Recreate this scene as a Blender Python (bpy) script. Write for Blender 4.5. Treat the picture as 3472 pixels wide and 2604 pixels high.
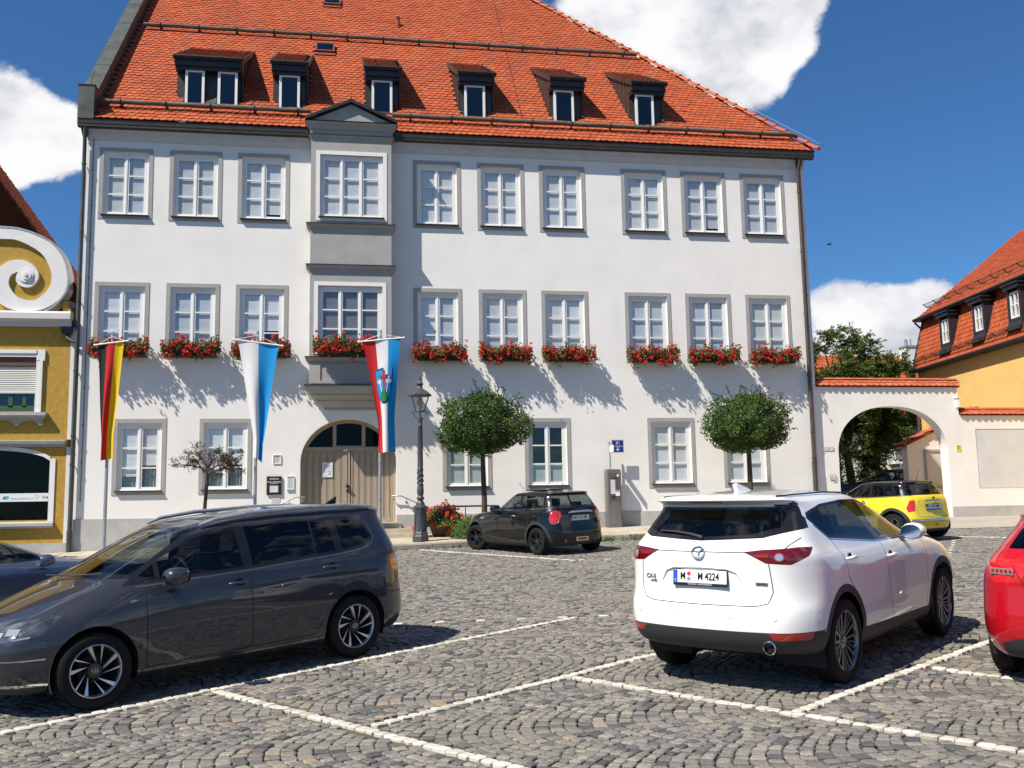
import bpy, bmesh, math, random
import numpy as np
from mathutils import Vector, Matrix
for _o in list(bpy.data.objects): bpy.data.objects.remove(_o)
SC = bpy.context.scene; COL = SC.collection
rnd = random.Random(7); nrs = np.random.RandomState(11)

# ---------------------------------------------------------------- camera
# world frame: X along the town hall front, Y into the building, Z up (metres)
CAM_R = Vector((0.98637, -0.16363, -0.01712)); CAM_U = Vector((-0.00396, -0.12765, 0.99181)); CAM_F = Vector((0.16448, 0.97823, 0.12656))
CAMP = Vector((-4.8085, -28.5986, 1.9))
cam = bpy.data.cameras.new('camera'); camo = bpy.data.objects.new('camera', cam); COL.objects.link(camo)
cam.sensor_fit = 'HORIZONTAL'; cam.sensor_width = 36.0; cam.lens = 36.0 * 3300 / 3472
cam.clip_start = 0.1; cam.clip_end = 3000
camo.matrix_world = Matrix(((CAM_R.x, CAM_U.x, -CAM_F.x, CAMP.x), (CAM_R.y, CAM_U.y, -CAM_F.y, CAMP.y), (CAM_R.z, CAM_U.z, -CAM_F.z, CAMP.z), (0, 0, 0, 1)))
SC.camera = camo
# ---------------------------------------------------------------- sun, sky, exposure
SUN = Vector((-1.7, -1.0, 2.48)).normalized()
sl = bpy.data.lights.new('sun', 'SUN'); sl.energy = 4.8; sl.angle = math.radians(0.53); sl.color = (1.0, 0.93, 0.82)
so = bpy.data.objects.new('sun', sl); COL.objects.link(so); so.rotation_euler = (-SUN).to_track_quat('-Z', 'Y').to_euler(); so.location = (-60, -40, 80)
SC.view_settings.view_transform = 'Standard'; SC.view_settings.look = 'None'; SC.view_settings.exposure = 0.55; SC.view_settings.gamma = 1.0
SC.view_settings.use_curve_mapping = False
SC.render.engine = 'CYCLES'; SC.render.resolution_x = 1024; SC.render.resolution_y = 768
SC.cycles.max_bounces = 10; SC.cycles.transparent_max_bounces = 16; SC.cycles.glossy_bounces = 4; SC.cycles.caustics_reflective = False; SC.cycles.caustics_refractive = False
W = bpy.data.worlds.new('World'); SC.world = W; W.use_nodes = True
def build_world():
    nt = W.node_tree; N = nt.nodes; L = nt.links; N.clear()
    def nd(t, **k):
        n = N.new(t)
        for a, b in k.items(): setattr(n, a, b)
        return n
    out = nd('ShaderNodeOutputWorld'); bg = nd('ShaderNodeBackground'); bg.inputs['Strength'].default_value = 0.07
    sky = nd('ShaderNodeTexSky', sky_type='NISHITA', sun_disc=False, sun_elevation=math.asin(SUN.z), sun_rotation=math.atan2(SUN.x, SUN.y), altitude=500, air_density=1.0, dust_density=0.3, ozone_density=3.0)
    co = nd('ShaderNodeTexCoord')
    def math_(op, a, b=None, c=None):
        m = nd('ShaderNodeMath', operation=op)
        for i, v in enumerate((a, b, c)):
            if v is None: continue
            if isinstance(v, (int, float)): m.inputs[i].default_value = v
            else: L.new(v, m.inputs[i])
        return m.outputs[0]
    def noise(scale, detail, rough, off=(0, 0, 0), sz=1.0):
        mp = nd('ShaderNodeMapping'); mp.inputs['Location'].default_value = off; mp.inputs['Scale'].default_value = (1, 1, sz)
        L.new(co.outputs['Generated'], mp.inputs['Vector'])
        n = nd('ShaderNodeTexNoise'); n.inputs['Scale'].default_value = scale; n.inputs['Detail'].default_value = detail; n.inputs['Roughness'].default_value = rough
        L.new(mp.outputs[0], n.inputs['Vector']); return n.outputs['Fac']
    # cumulus banks: each a soft lump of cover at a fixed bearing; broken fair-weather cover all round
    def lump(d, rad, amp):
        v = Vector(d).normalized(); dp = nd('ShaderNodeVectorMath', operation='DOT_PRODUCT'); L.new(co.outputs['Generated'], dp.inputs[0]); dp.inputs[1].default_value = v
        mr = nd('ShaderNodeMapRange', interpolation_type='SMOOTHERSTEP'); mr.inputs['From Min'].default_value = math.cos(rad); mr.inputs['From Max'].default_value = 1.0; mr.inputs['To Max'].default_value = amp
        L.new(dp.outputs['Value'], mr.inputs['Value']); return mr.outputs[0]
    cover = math_('ADD', math_('MULTIPLY', noise(6.5, 10, 0.60, (3.1, 1.7, .4), 1.35), 0.95), math_('MULTIPLY', noise(21, 10, 0.68, (.3, 2.7, 1.4), 1.3), 0.40))
    acc = math_('MULTIPLY', math_('SUBTRACT', noise(1.6, 2, 0.5, (5.2, 8.1, 2.3)), 0.5), 1.0)
    for p in CLOUDS: acc = math_('ADD', acc, lump(p[:3], math.radians(p[3]), p[4]))
    dens = math_('SUBTRACT', math_('ADD', cover, acc), 0.74)
    mask = nd('ShaderNodeMapRange', interpolation_type='SMOOTHSTEP'); mask.inputs['From Min'].default_value = 0.0; mask.inputs['From Max'].default_value = 0.17
    L.new(dens, mask.inputs['Value'])
    # cloud body: bright where thick and lumpy, grey-violet in the folds
    sh = nd('ShaderNodeMapRange', interpolation_type='SMOOTHSTEP'); sh.inputs['From Min'].default_value = 0.36; sh.inputs['From Max'].default_value = 0.60
    L.new(math_('ADD', math_('MULTIPLY', noise(9.0, 6, 0.55, (7.7, .2, 3.3), 1.6), 0.75), math_('MULTIPLY', noise(3.2, 3, 0.5, (1.2, 4.4, .9), 1.6), 0.27)), sh.inputs['Value'])
    cc = nd('ShaderNodeMix', data_type='RGBA'); cc.inputs[6].default_value = (4.9, 5.2, 6.0, 1); cc.inputs[7].default_value = (9.6, 9.6, 9.7, 1)
    L.new(sh.outputs[0], cc.inputs[0])
    tint = nd('ShaderNodeMix', data_type='RGBA', blend_type='MULTIPLY'); tint.inputs[0].default_value = 1.0; tint.inputs[7].default_value = (0.46, 0.80, 1.10, 1)
    L.new(sky.outputs[0], tint.inputs[6])
    mx = nd('ShaderNodeMix', data_type='RGBA'); L.new(mask.outputs[0], mx.inputs[0]); L.new(tint.outputs[2], mx.inputs[6]); L.new(cc.outputs[2], mx.inputs[7])
    L.new(mx.outputs[2], bg.inputs['Color']); L.new(bg.outputs[0], out.inputs['Surface'])
# world directions of the cloud banks and clear gaps, angular radius in degrees, strength
CLOUDS = [(0.3165, 0.8394, 0.4420, 8.5, 0.34), (0.3730, 0.8105, 0.4516, 5.5, 0.22), (0.2357, 0.8484, 0.4739, 4.5, 0.22), (0.3665, 0.8443, 0.3909, 3.5, 0.12), (-0.2860, 0.8927, 0.3483, 4.6, 0.36), (0.4952, 0.8468, 0.1943, 4.5, 0.22), (0.4777, 0.8633, 0.1626, 4.5, 0.32), (0.5409, 0.8258, 0.1594, 4.0, 0.26), (0.2970, 0.9202, 0.2551, 13.0, -0.40), (-0.0794, 0.8896, 0.4499, 9.0, -0.40), (-0.2253, 0.8789, 0.4205, 5.0, -0.40), (0.5501, 0.7637, 0.3377, 11.0, -0.50), (0.4856, 0.8231, 0.2944, 7.0, -0.40), (-0.2556, 0.9319, 0.2573, 5.0, -0.50), (-0.2866, 0.8606, 0.4210, 6.0, -0.35)]
build_world()

# ---------------------------------------------------------------- helpers
class MB:
    """collects vertices and faces; build() links them as one mesh object"""
    def __init__(s): s.v = []; s.f = []; s.m = []; s.mi = 0
    def q(s, *idx): s.f.append(tuple(idx)); s.m.append(s.mi); return s
    def poly(s, pts):
        n = len(s.v); s.v += [tuple(p) for p in pts]; s.f.append(tuple(range(n, n + len(pts)))); s.m.append(s.mi); return s
    def box(s, x0, x1, y0, y1, z0, z1):
        n = len(s.v); s.v += [(x0, y0, z0), (x1, y0, z0), (x1, y1, z0), (x0, y1, z0), (x0, y0, z1), (x1, y0, z1), (x1, y1, z1), (x0, y1, z1)]
        for f in ((3, 2, 1, 0), (4, 5, 6, 7), (0, 1, 5, 4), (1, 2, 6, 5), (2, 3, 7, 6), (3, 0, 4, 7)): s.q(*[n + i for i in f])
        return s
    def obox(s, c, ax, ay, az):
        """box by centre and three half-axis vectors"""
        n = len(s.v); c = Vector(c); ax = Vector(ax); ay = Vector(ay); az = Vector(az)
        for k in ((-1, -1, -1), (1, -1, -1), (1, 1, -1), (-1, 1, -1), (-1, -1, 1), (1, -1, 1), (1, 1, 1), (-1, 1, 1)): s.v.append(tuple(c + ax * k[0] + ay * k[1] + az * k[2]))
        for f in ((3, 2, 1, 0), (4, 5, 6, 7), (0, 1, 5, 4), (1, 2, 6, 5), (2, 3, 7, 6), (3, 0, 4, 7)): s.q(*[n + i for i in f])
        return s
    def prism(s, pts, off, cap=True):
        """closed outline pts (3d) extruded by vector off"""
        n = len(s.v); k = len(pts); off = Vector(off); s.v += [tuple(p) for p in pts] + [tuple(Vector(p) + off) for p in pts]
        for i in range(k): j = (i + 1) % k; s.q(n + i, n + j, n + k + j, n + k + i)
        if cap: s.q(*[n + i for i in reversed(range(k))]); s.q(*[n + k + i for i in range(k)])
        return s
    def sweep(s, path, prof, closed=False, up=(0, 0, 1), cap=True):
        """2d profile (a,b) swept along path; a = sideways, b = up"""
        P = [Vector(p) for p in path]; n0 = len(s.v); k = len(prof); up = Vector(up)
        for i, p in enumerate(P):
            if closed: d0 = (p - P[i - 1]).normalized(); d1 = (P[(i + 1) % len(P)] - p).normalized()
            else: d0 = (p - P[i - 1]).normalized() if i else None; d1 = (P[i + 1] - p).normalized() if i < len(P) - 1 else None; d0 = d0 or d1; d1 = d1 or d0
            t = (d0 + d1).normalized(); sd = t.cross(up).normalized(); u = sd.cross(t); m = 1 / max(.35, math.sqrt(max(0.0, (1 + d0.dot(d1)) / 2)))
            for a, b in prof: s.v.append(tuple(p + sd * a * m + u * b))
        R = len(P)
        for i in range(R if closed else R - 1):
            a = n0 + i * k; b = n0 + ((i + 1) % R) * k
            for j in range(k): jj = (j + 1) % k; s.q(a + j, a + jj, b + jj, b + j)
        if cap and not closed: s.q(*[n0 + j for j in reversed(range(k))]); s.q(*[n0 + (R - 1) * k + j for j in range(k)])
        return s
    def tube(s, path, r, n=8, closed=False, cap=True):
        P = [Vector(p) for p in path]; n0 = len(s.v); R = len(P); rr = r if isinstance(r, (list, tuple)) else [r] * R
        t0 = (P[1] - P[0]).normalized(); ref = Vector((0, 0, 1)) if abs(t0.z) < .9 else Vector((1, 0, 0)); sd = t0.cross(ref).normalized()
        for i, p in enumerate(P):
            if closed: t = (P[(i + 1) % R] - P[i - 1]).normalized()
            else: t = (P[min(i + 1, R - 1)] - P[max(i - 1, 0)]).normalized()
            sd = (sd - t * sd.dot(t)); sd = sd.normalized() if sd.length > 1e-6 else t.orthogonal().normalized(); u = t.cross(sd)
            for j in range(n): a = 2 * math.pi * j / n; s.v.append(tuple(p + (sd * math.cos(a) + u * math.sin(a)) * rr[i]))
        for i in range(R if closed else R - 1):
            a = n0 + i * n; b = n0 + ((i + 1) % R) * n
            for j in range(n): jj = (j + 1) % n; s.q(a + j, a + jj, b + jj, b + j)
        if cap and not closed: s.q(*[n0 + j for j in reversed(range(n))]); s.q(*[n0 + (R - 1) * n + j for j in range(n)])
        return s
    def lathe(s, prof, c=(0, 0, 0), n=16, axis='z', cap=True):
        n0 = len(s.v); c = Vector(c)
        for r, h in prof:
            for j in range(n):
                a = 2 * math.pi * j / n; x, y = r * math.cos(a), r * math.sin(a)
                s.v.append(tuple(c + (Vector((x, y, h)) if axis == 'z' else Vector((x, h, y)) if axis == 'y' else Vector((h, x, y)))))
        for i in range(len(prof) - 1):
            for j in range(n): jj = (j + 1) % n; a = n0 + i * n; s.q(a + j, a + jj, a + n + jj, a + n + j)
        if cap:
            if prof[0][0] > 1e-5: s.q(*[n0 + j for j in reversed(range(n))])
            if prof[-1][0] > 1e-5: s.q(*[n0 + (len(prof) - 1) * n + j for j in range(n)])
        return s
    def build(s, name, mat, parent=None, smooth=None, loc=None, **kw):
        me = bpy.data.meshes.new(name); me.from_pydata(s.v, [], s.f); 
        mats = mat if isinstance(mat, (list, tuple)) else [mat]
        for m in mats: me.materials.append(m)
        if len(mats) > 1: me.polygons.foreach_set('material_index', s.m)
        me.validate(); me.update()
        return link(name, me, parent, smooth, loc, **kw)
def link(name, me, parent=None, smooth=None, loc=None, label=None, category=None, group=None, kind=None):
    o = bpy.data.objects.new(name, me); COL.objects.link(o)
    if smooth is not None and me is not None:
        me.polygons.foreach_set('use_smooth', [True] * len(me.polygons))
        if smooth < 180: me.set_sharp_from_angle(angle=math.radians(smooth))
    if loc is not None: o.location = loc
    if parent is not None:
        o.parent = parent
    return tag(o, label, category, group, kind)
def tag(o, label=None, category=None, group=None, kind=None):
    for k, v in (('label', label), ('category', category), ('group', group), ('kind', kind)):
        if v: o[k] = v
    return o
def thing(name, label, category, loc=(0, 0, 0), rz=0, group=None):
    o = bpy.data.objects.new(name, None); COL.objects.link(o); o.location = loc; o.rotation_euler = (0, 0, rz); o.empty_display_size = .2
    return tag(o, label, category, group)
def empty(name, parent, loc=(0, 0, 0), rot=(0, 0, 0)):
    o = bpy.data.objects.new(name, None); COL.objects.link(o); o.parent = parent; o.location = loc; o.rotation_euler = rot; o.empty_display_size = .1; return o
def copy_tree(o, parent=None):
    c = o.copy(); COL.objects.link(c); c.parent = parent
    for ch in list(o.children): copy_tree(ch, c)
    return c
TEXTS = {}
def text_mesh(*a):
    if a not in TEXTS: TEXTS[a] = text_mesh_new(*a)
    return TEXTS[a].copy()
def text_mesh_new(txt, size, extrude=0.0, align='CENTER', space=1.0, bold=0.0, shear=0.0):
    cu = bpy.data.curves.new('t', 'FONT'); cu.body = txt; cu.size = size; cu.extrude = extrude; cu.align_x = align; cu.align_y = 'CENTER'; cu.space_character = space; cu.offset = bold; cu.shear = shear; cu.resolution_u = 3
    o = bpy.data.objects.new('t', cu); COL.objects.link(o); dg = bpy.context.evaluated_depsgraph_get(); me = bpy.data.meshes.new_from_object(o.evaluated_get(dg))
    bpy.data.objects.remove(o); bpy.data.curves.remove(cu); return me
def lettering(name, txt, size, mat, parent, M, align='CENTER', space=1.0, bold=0.0, shear=0.0, sx=1.0):
    """flat letters; M maps text plane (x right, y up, z out) to the parent's space"""
    me = text_mesh(txt, size, 0.0008, align, space, bold, shear); me.transform(M @ Matrix.Diagonal((sx, 1, 1, 1))); me.materials.append(mat); me.name = name
    return link(name, me, parent)
def frame(o, xd, yd):
    x = Vector(xd).normalized(); y = Vector(yd); y = (y - x * x.dot(y)).normalized(); z = x.cross(y); o = Vector(o)
    return Matrix(((x.x, y.x, z.x, o.x), (x.y, y.y, z.y, o.y), (x.z, y.z, z.z, o.z), (0, 0, 0, 1)))

# ---------------------------------------------------------------- materials
def mat(name, col, rough=0.7, metal=0.0, var=0.0, vscale=6.0, bump=0.0, bscale=40.0, col2=None, spec=0.5, coat=0.0, detail=5.0, dist=0.02, obj=True, stretch=None, dirt=None, sheen=0, trans=0.0, flake=0.0):
    m = bpy.data.materials.new(name); m.use_nodes = True; nt = m.node_tree; N = nt.nodes; L = nt.links; b = N['Principled BSDF']
    b.inputs['Roughness'].default_value = rough; b.inputs['Metallic'].default_value = metal; b.inputs['Specular IOR Level'].default_value = spec
    if coat: b.inputs['Coat Weight'].default_value = coat; b.inputs['Coat Roughness'].default_value = 0.02
    c1 = (*col, 1); b.inputs['Base Color'].default_value = c1
    tc = N.new('ShaderNodeTexCoord'); src = tc.outputs['Object']
    if stretch:
        mp = N.new('ShaderNodeMapping'); mp.inputs['Scale'].default_value = stretch; L.new(src, mp.inputs['Vector']); src = mp.outputs[0]
    def noise(sc, det, rgh=.55):
        n = N.new('ShaderNodeTexNoise'); n.inputs['Scale'].default_value = sc; n.inputs['Detail'].default_value = det; n.inputs['Roughness'].default_value = rgh; L.new(src, n.inputs['Vector']); return n
    if var or col2:
        c2 = (*col2, 1) if col2 else tuple(max(0, c * (1 - var)) for c in col) + (1,)
        c0 = c1 if col2 else tuple(min(1, c * (1 + var * .6)) for c in col) + (1,)
        n = noise(vscale, detail); mr = N.new('ShaderNodeMapRange'); mr.inputs['From Min'].default_value = .33; mr.inputs['From Max'].default_value = .67; L.new(n.outputs['Fac'], mr.inputs['Value'])
        mx = N.new('ShaderNodeMix'); mx.data_type = 'RGBA'; mx.inputs[6].default_value = c0; mx.inputs[7].default_value = c2; L.new(mr.outputs[0], mx.inputs[0]); last = mx.outputs[2]
        if dirt:
            n2 = noise(dirt[1], 8, .65); mr2 = N.new('ShaderNodeMapRange'); mr2.inputs['From Min'].default_value = dirt[2]; mr2.inputs['From Max'].default_value = dirt[2] + .14; mr2.inputs['To Max'].default_value = dirt[3]; L.new(n2.outputs['Fac'], mr2.inputs['Value'])
            mx2 = N.new('ShaderNodeMix'); mx2.data_type = 'RGBA'; L.new(mr2.outputs[0], mx2.inputs[0]); L.new(last, mx2.inputs[6]); mx2.inputs[7].default_value = (*dirt[0], 1); last = mx2.outputs[2]
        L.new(last, b.inputs['Base Color'])
    if bump:
        n = noise(bscale, 6, .6); bp = N.new('ShaderNodeBump'); bp.inputs['Strength'].default_value = bump; bp.inputs['Distance'].default_value = dist; L.new(n.outputs['Fac'], bp.inputs['Height']); L.new(bp.outputs[0], b.inputs['Normal'])
    if trans: b.inputs['Transmission Weight'].default_value = trans
    if flake:
        vo = N.new('ShaderNodeTexVoronoi'); vo.inputs['Scale'].default_value = 900; L.new(src, vo.inputs['Vector'])
        bp = N.new('ShaderNodeBump'); bp.inputs['Strength'].default_value = flake; bp.inputs['Distance'].default_value = .0004; L.new(vo.outputs['Distance'], bp.inputs['Height']); L.new(bp.outputs[0], b.inputs['Normal'])
    return m
def mat_attr(name, ramp, rough=0.8, bump=0.0, bscale=60, dist=.01, attr='tone', var=.25, vscale=30, spec=.3, stain=None):
    """colour per piece from the face attribute 'tone' (0..1) through a ramp, with grain"""
    m = bpy.data.materials.new(name); m.use_nodes = True; nt = m.node_tree; N = nt.nodes; L = nt.links; b = N['Principled BSDF']; b.inputs['Roughness'].default_value = rough; b.inputs['Specular IOR Level'].default_value = spec
    a = N.new('ShaderNodeAttribute'); a.attribute_name = attr; r = N.new('ShaderNodeValToRGB'); r.color_ramp.interpolation = 'LINEAR'
    el = r.color_ramp.elements
    while len(el) < len(ramp): el.new(.5)
    for e, (p, c) in zip(el, ramp): e.position = p; e.color = (*c, 1)
    L.new(a.outputs['Fac'], r.inputs[0])
    geo = N.new('ShaderNodeNewGeometry'); n = N.new('ShaderNodeTexNoise'); n.inputs['Scale'].default_value = vscale; n.inputs['Detail'].default_value = 6; n.inputs['Roughness'].default_value = .65; L.new(geo.outputs['Position'], n.inputs['Vector'])
    mr = N.new('ShaderNodeMapRange'); mr.inputs['From Min'].default_value = .3; mr.inputs['From Max'].default_value = .7; mr.inputs['To Min'].default_value = 1 - var; mr.inputs['To Max'].default_value = 1 + var; L.new(n.outputs['Fac'], mr.inputs['Value'])
    mx = N.new('ShaderNodeMix'); mx.data_type = 'RGBA'; mx.blend_type = 'MULTIPLY'; mx.inputs[0].default_value = 1; L.new(r.outputs[0], mx.inputs[6]); L.new(mr.outputs[0], mx.inputs[7]); last = mx.outputs[2]
    if stain:
        n2 = N.new('ShaderNodeTexNoise'); n2.inputs['Scale'].default_value = stain[1]; n2.inputs['Detail'].default_value = 5; L.new(geo.outputs['Position'], n2.inputs['Vector'])
        m2 = N.new('ShaderNodeMapRange'); m2.inputs['From Min'].default_value = .45; m2.inputs['From Max'].default_value = .7; m2.inputs['To Max'].default_value = stain[2]; L.new(n2.outputs['Fac'], m2.inputs['Value'])
        x2 = N.new('ShaderNodeMix'); x2.data_type = 'RGBA'; L.new(m2.outputs[0], x2.inputs[0]); L.new(last, x2.inputs[6]); x2.inputs[7].default_value = (*stain[0], 1); last = x2.outputs[2]
    L.new(last, b.inputs['Base Color'])
    if bump:
        n3 = N.new('ShaderNodeTexNoise'); n3.inputs['Scale'].default_value = bscale; n3.inputs['Detail'].default_value = 5; L.new(geo.outputs['Position'], n3.inputs['Vector'])
        bp = N.new('ShaderNodeBump'); bp.inputs['Strength'].default_value = bump; bp.inputs['Distance'].default_value = dist; L.new(n3.outputs['Fac'], bp.inputs['Height']); L.new(bp.outputs[0], b.inputs['Normal'])
    return m
def mat_glass(name, tint=(1, 1, 1), ior=1.5, refl=1.0, wave=0.0):
    """clear or tinted pane: fresnel mix of a see-through tint and a mirror"""
    m = bpy.data.materials.new(name); m.use_nodes = True; nt = m.node_tree; N = nt.nodes; L = nt.links; N.clear()
    o = N.new('ShaderNodeOutputMaterial'); t = N.new('ShaderNodeBsdfTransparent'); t.inputs[0].default_value = (*tint, 1); g = N.new('ShaderNodeBsdfGlossy'); g.inputs['Roughness'].default_value = 0.0; g.inputs[0].default_value = (refl, refl, refl, 1)
    geo = N.new('ShaderNodeNewGeometry'); dp = N.new('ShaderNodeVectorMath'); dp.operation = 'DOT_PRODUCT'; L.new(geo.outputs['Normal'], dp.inputs[0]); L.new(geo.outputs['Incoming'], dp.inputs[1])
    def mt(op, a, b=None):
        q = N.new('ShaderNodeMath'); q.operation = op
        for i, v in enumerate((a, b)):
            if v is None: continue
            if isinstance(v, (int, float)): q.inputs[i].default_value = v
            else: L.new(v, q.inputs[i])
        return q.outputs[0]
    f0 = ((ior - 1) / (ior + 1)) ** 2; sch = mt('ADD', mt('MULTIPLY', mt('POWER', mt('SUBTRACT', 1.0, mt('ABSOLUTE', dp.outputs['Value'])), 5.0), 1 - f0), f0); mx = N.new('ShaderNodeMixShader')
    if wave:
        tc = N.new('ShaderNodeTexCoord'); n = N.new('ShaderNodeTexNoise'); n.inputs['Scale'].default_value = 2.2; n.inputs['Detail'].default_value = 1; L.new(tc.outputs['Object'], n.inputs['Vector'])
        bp = N.new('ShaderNodeBump'); bp.inputs['Strength'].default_value = wave; bp.inputs['Distance'].default_value = .03; L.new(n.outputs['Fac'], bp.inputs['Height']); L.new(bp.outputs[0], g.inputs['Normal'])
    L.new(sch, mx.inputs[0]); L.new(t.outputs[0], mx.inputs[1]); L.new(g.outputs[0], mx.inputs[2]); L.new(mx.outputs[0], o.inputs['Surface']); return m
def mat_leaf(name, c1, c2, scale=3.0, rough=.55, trans=.25):
    m = bpy.data.materials.new(name); m.use_nodes = True; nt = m.node_tree; N = nt.nodes; L = nt.links; N.clear()
    o = N.new('ShaderNodeOutputMaterial'); d = N.new('ShaderNodeBsdfPrincipled'); d.inputs['Roughness'].default_value = rough; d.inputs['Specular IOR Level'].default_value = .35; tr = N.new('ShaderNodeBsdfTranslucent'); mx = N.new('ShaderNodeMixShader'); mx.inputs[0].default_value = trans
    a = N.new('ShaderNodeAttribute'); a.attribute_name = 'tone'; cr = N.new('ShaderNodeMix'); cr.data_type = 'RGBA'; cr.inputs[6].default_value = (*c1, 1); cr.inputs[7].default_value = (*c2, 1); L.new(a.outputs['Fac'], cr.inputs[0])
    L.new(cr.outputs[2], d.inputs['Base Color']); L.new(cr.outputs[2], tr.inputs[0]); L.new(d.outputs[0], mx.inputs[1]); L.new(tr.outputs[0], mx.inputs[2]); L.new(mx.outputs[0], o.inputs['Surface']); return m
def np_mesh(name, V, F, mat_, tone=None, smooth=False):
    """mesh from numpy arrays: V (n,3), F (m,k) with equal k; tone per face"""
    me = bpy.data.meshes.new(name); k = F.shape[1]; me.vertices.add(len(V)); me.vertices.foreach_set('co', np.ascontiguousarray(V, dtype=np.float32).ravel())
    me.loops.add(F.size); me.loops.foreach_set('vertex_index', np.ascontiguousarray(F, dtype=np.int32).ravel()); me.polygons.add(len(F))
    me.polygons.foreach_set('loop_start', np.arange(0, F.size, k, dtype=np.int32))
    me.polygons.foreach_set("use_smooth", [bool(smooth)] * len(F)); me.update(calc_edges=True); me.materials.append(mat_)
    if tone is not None: at = me.attributes.new('tone', 'FLOAT', 'FACE'); at.data.foreach_set('value', np.ascontiguousarray(tone, dtype=np.float32))
    return me
MAT = {}

for _a in (('V', .024), ('W', .024), ('D', .022), ('M', .088, .002), ('M 4224', .088, .002), ('AIC', .088, .002), ('LU 299', .088, .002), ('A', .088, .002), ('SD 1080', .088, .002), ('CX-5', .05, .0015), ('AWD', .03, .0015), ('JOIN', .03, .001), ('ONE', .05), ('A 180', .05, .002), ('AUTOHAUS · KRAFTFAHRZEUGE', .016), ('P', .1, .004), ('Hier Parkschein', .045, .0008), ('lösen', .045, .0008), ('5', .19), ('STADT FRIEDBERG', .046, .0012), ('MARIENPLATZ 5', .03, .0006)):
    text_mesh(_a[0], _a[1], 0.0008, 'CENTER', 1.0, _a[2] if len(_a) > 2 else 0.0, 0.0)
# ================================================================ THE GROUND
def gz(x, y):
    x = max(-30, min(30, x)); y = max(-45, min(1.0, y)); return 1.1142 + .019484 * x + .037381 * y - .000289 * x * y - .000562 * x * x
def gzn(x, y):
    x = np.clip(x, -30, 30); y = np.clip(y, -45, 1.0); return 1.1142 + .019484 * x + .037381 * y - .000289 * x * y - .000562 * x * x
def tocam(x, y, z):
    dx, dy, dz = x - CAMP.x, y - CAMP.y, z - CAMP.z; d = dx * CAM_F.x + dy * CAM_F.y + dz * CAM_F.z
    return (dx * CAM_R.x + dy * CAM_R.y + dz * CAM_R.z) / d, (dx * CAM_U.x + dy * CAM_U.y + dz * CAM_U.z) / d, d
MAT['joint'] = mat('joint_sand', (.085, .078, .062), .95, var=.35, vscale=3, bump=.3, bscale=90, dirt=((.05, .075, .025), 1.7, .55, .7))
MAT['asphalt'] = mat('pale_forecourt', (.36, .33, .28), .9, var=.18, vscale=1.3, bump=.25, bscale=120, dirt=((.22, .2, .17), .8, .55, .6))
MAT['slab'] = mat_attr('sandstone_slab', [(0, (.34, .29, .21)), (.5, (.42, .37, .28)), (1, (.48, .44, .36))], .9, .3, 50, .006, vscale=14, var=.2)
MAT['kerb'] = mat_attr('granite_kerb', [(0, (.22, .2, .16)), (1, (.36, .33, .29))], .85, .4, 60, .008, vscale=20, var=.3, stain=((.1, .09, .06), 2.2, .8))
MAT['cobble'] = mat_attr('basalt_and_granite_setts', [(0, (.06, .063, .07)), (.22, (.105, .1, .098)), (.42, (.165, .153, .14)), (.7, (.225, .207, .178)), (.9, (.285, .258, .21)), (.96, (.29, .225, .16)), (1, (.24, .16, .115))], .74, .75, 130, .006, var=.36, vscale=60, spec=.4, stain=((.2, .185, .145), .7, .5))
MAT['whitesett'] = mat_attr('white_limestone_setts', [(0, (.40, .37, .30)), (.35, (.50, .47, .40)), (1, (.60, .575, .51))], .75, .35, 70, .004, var=.17, vscale=35, stain=((.4, .36, .28), 2.6, .5))
# ground sheet out to the horizon
gb = MB(); xs = [-900, -200, -60] + [x * 2.0 for x in range(-22, 23)] + [60, 200, 900]; ys = [-900, -200, -60] + [y * 1.5 for y in range(-30, 2)] + [4, 30, 80, 300, 900]
for y in ys:
    for x in xs: gb.v.append((x, y, gz(x, y) - .022))
for j in range(len(ys) - 1):
    for i in range(len(xs) - 1): a = j * len(xs) + i; gb.q(a, a + 1, a + 1 + len(xs), a + len(xs))
GROUND = gb.build('ground', MAT['joint'], smooth=180, kind='structure')
# parking lines: rows of white setts (start, end, sett length, gap pattern)
LINES = [((-7.9, -19.95), (-1.86, -15.86), 0), ((-6.03, -18.8), (-3.25, -22.55), 0), ((-4.62, -20.54), (-1.4, -18.4), 0), ((-2.8, -19.27), (-.3, -22.72), 0), ((-1.36, -21.19), (2.6, -18.6), 0), ((.52, -20.08), (1.5, -21.7), 0),
         ((-5.3, -15.28), (-1.1, -15.97), 1), ((-1.0, -15.98), (4.2, -17.4), 1), ((-3.05, -3.75), (-.16, -8.37), 0), ((-.05, -8.37), (3.4, -8.9), 1), ((9.9, -6.5), (10.75, -7.4), 0), ((9.4, -7.2), (5.6, -12.6), 1), ((5.2, -4.4), (7.4, -8.6), 0)]
def line_dist(X, Y):
    d = np.full(X.shape, 9.0)
    for (a, b, k) in LINES:
        a = np.array(a); b = np.array(b); u = b - a; l2 = u @ u; t = np.clip(((X - a[0]) * u[0] + (Y - a[1]) * u[1]) / l2, 0, 1)
        dd = np.hypot(X - a[0] - t * u[0], Y - a[1] - t * u[1])
        if k == 1: dd = np.where((np.floor(t * math.sqrt(l2) / .135) % 4) == 0, dd, 9.0)
        d = np.minimum(d, dd)
    return d
def stone_rings(n8):
    return np.array([(-1, -.72), (-.72, -1), (.72, -1), (1, -.72), (1, .72), (.72, 1), (-.72, 1), (-1, .72)]) if n8 else np.array([(-1, -1), (1, -1), (1, 1), (-1, 1)])
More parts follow.
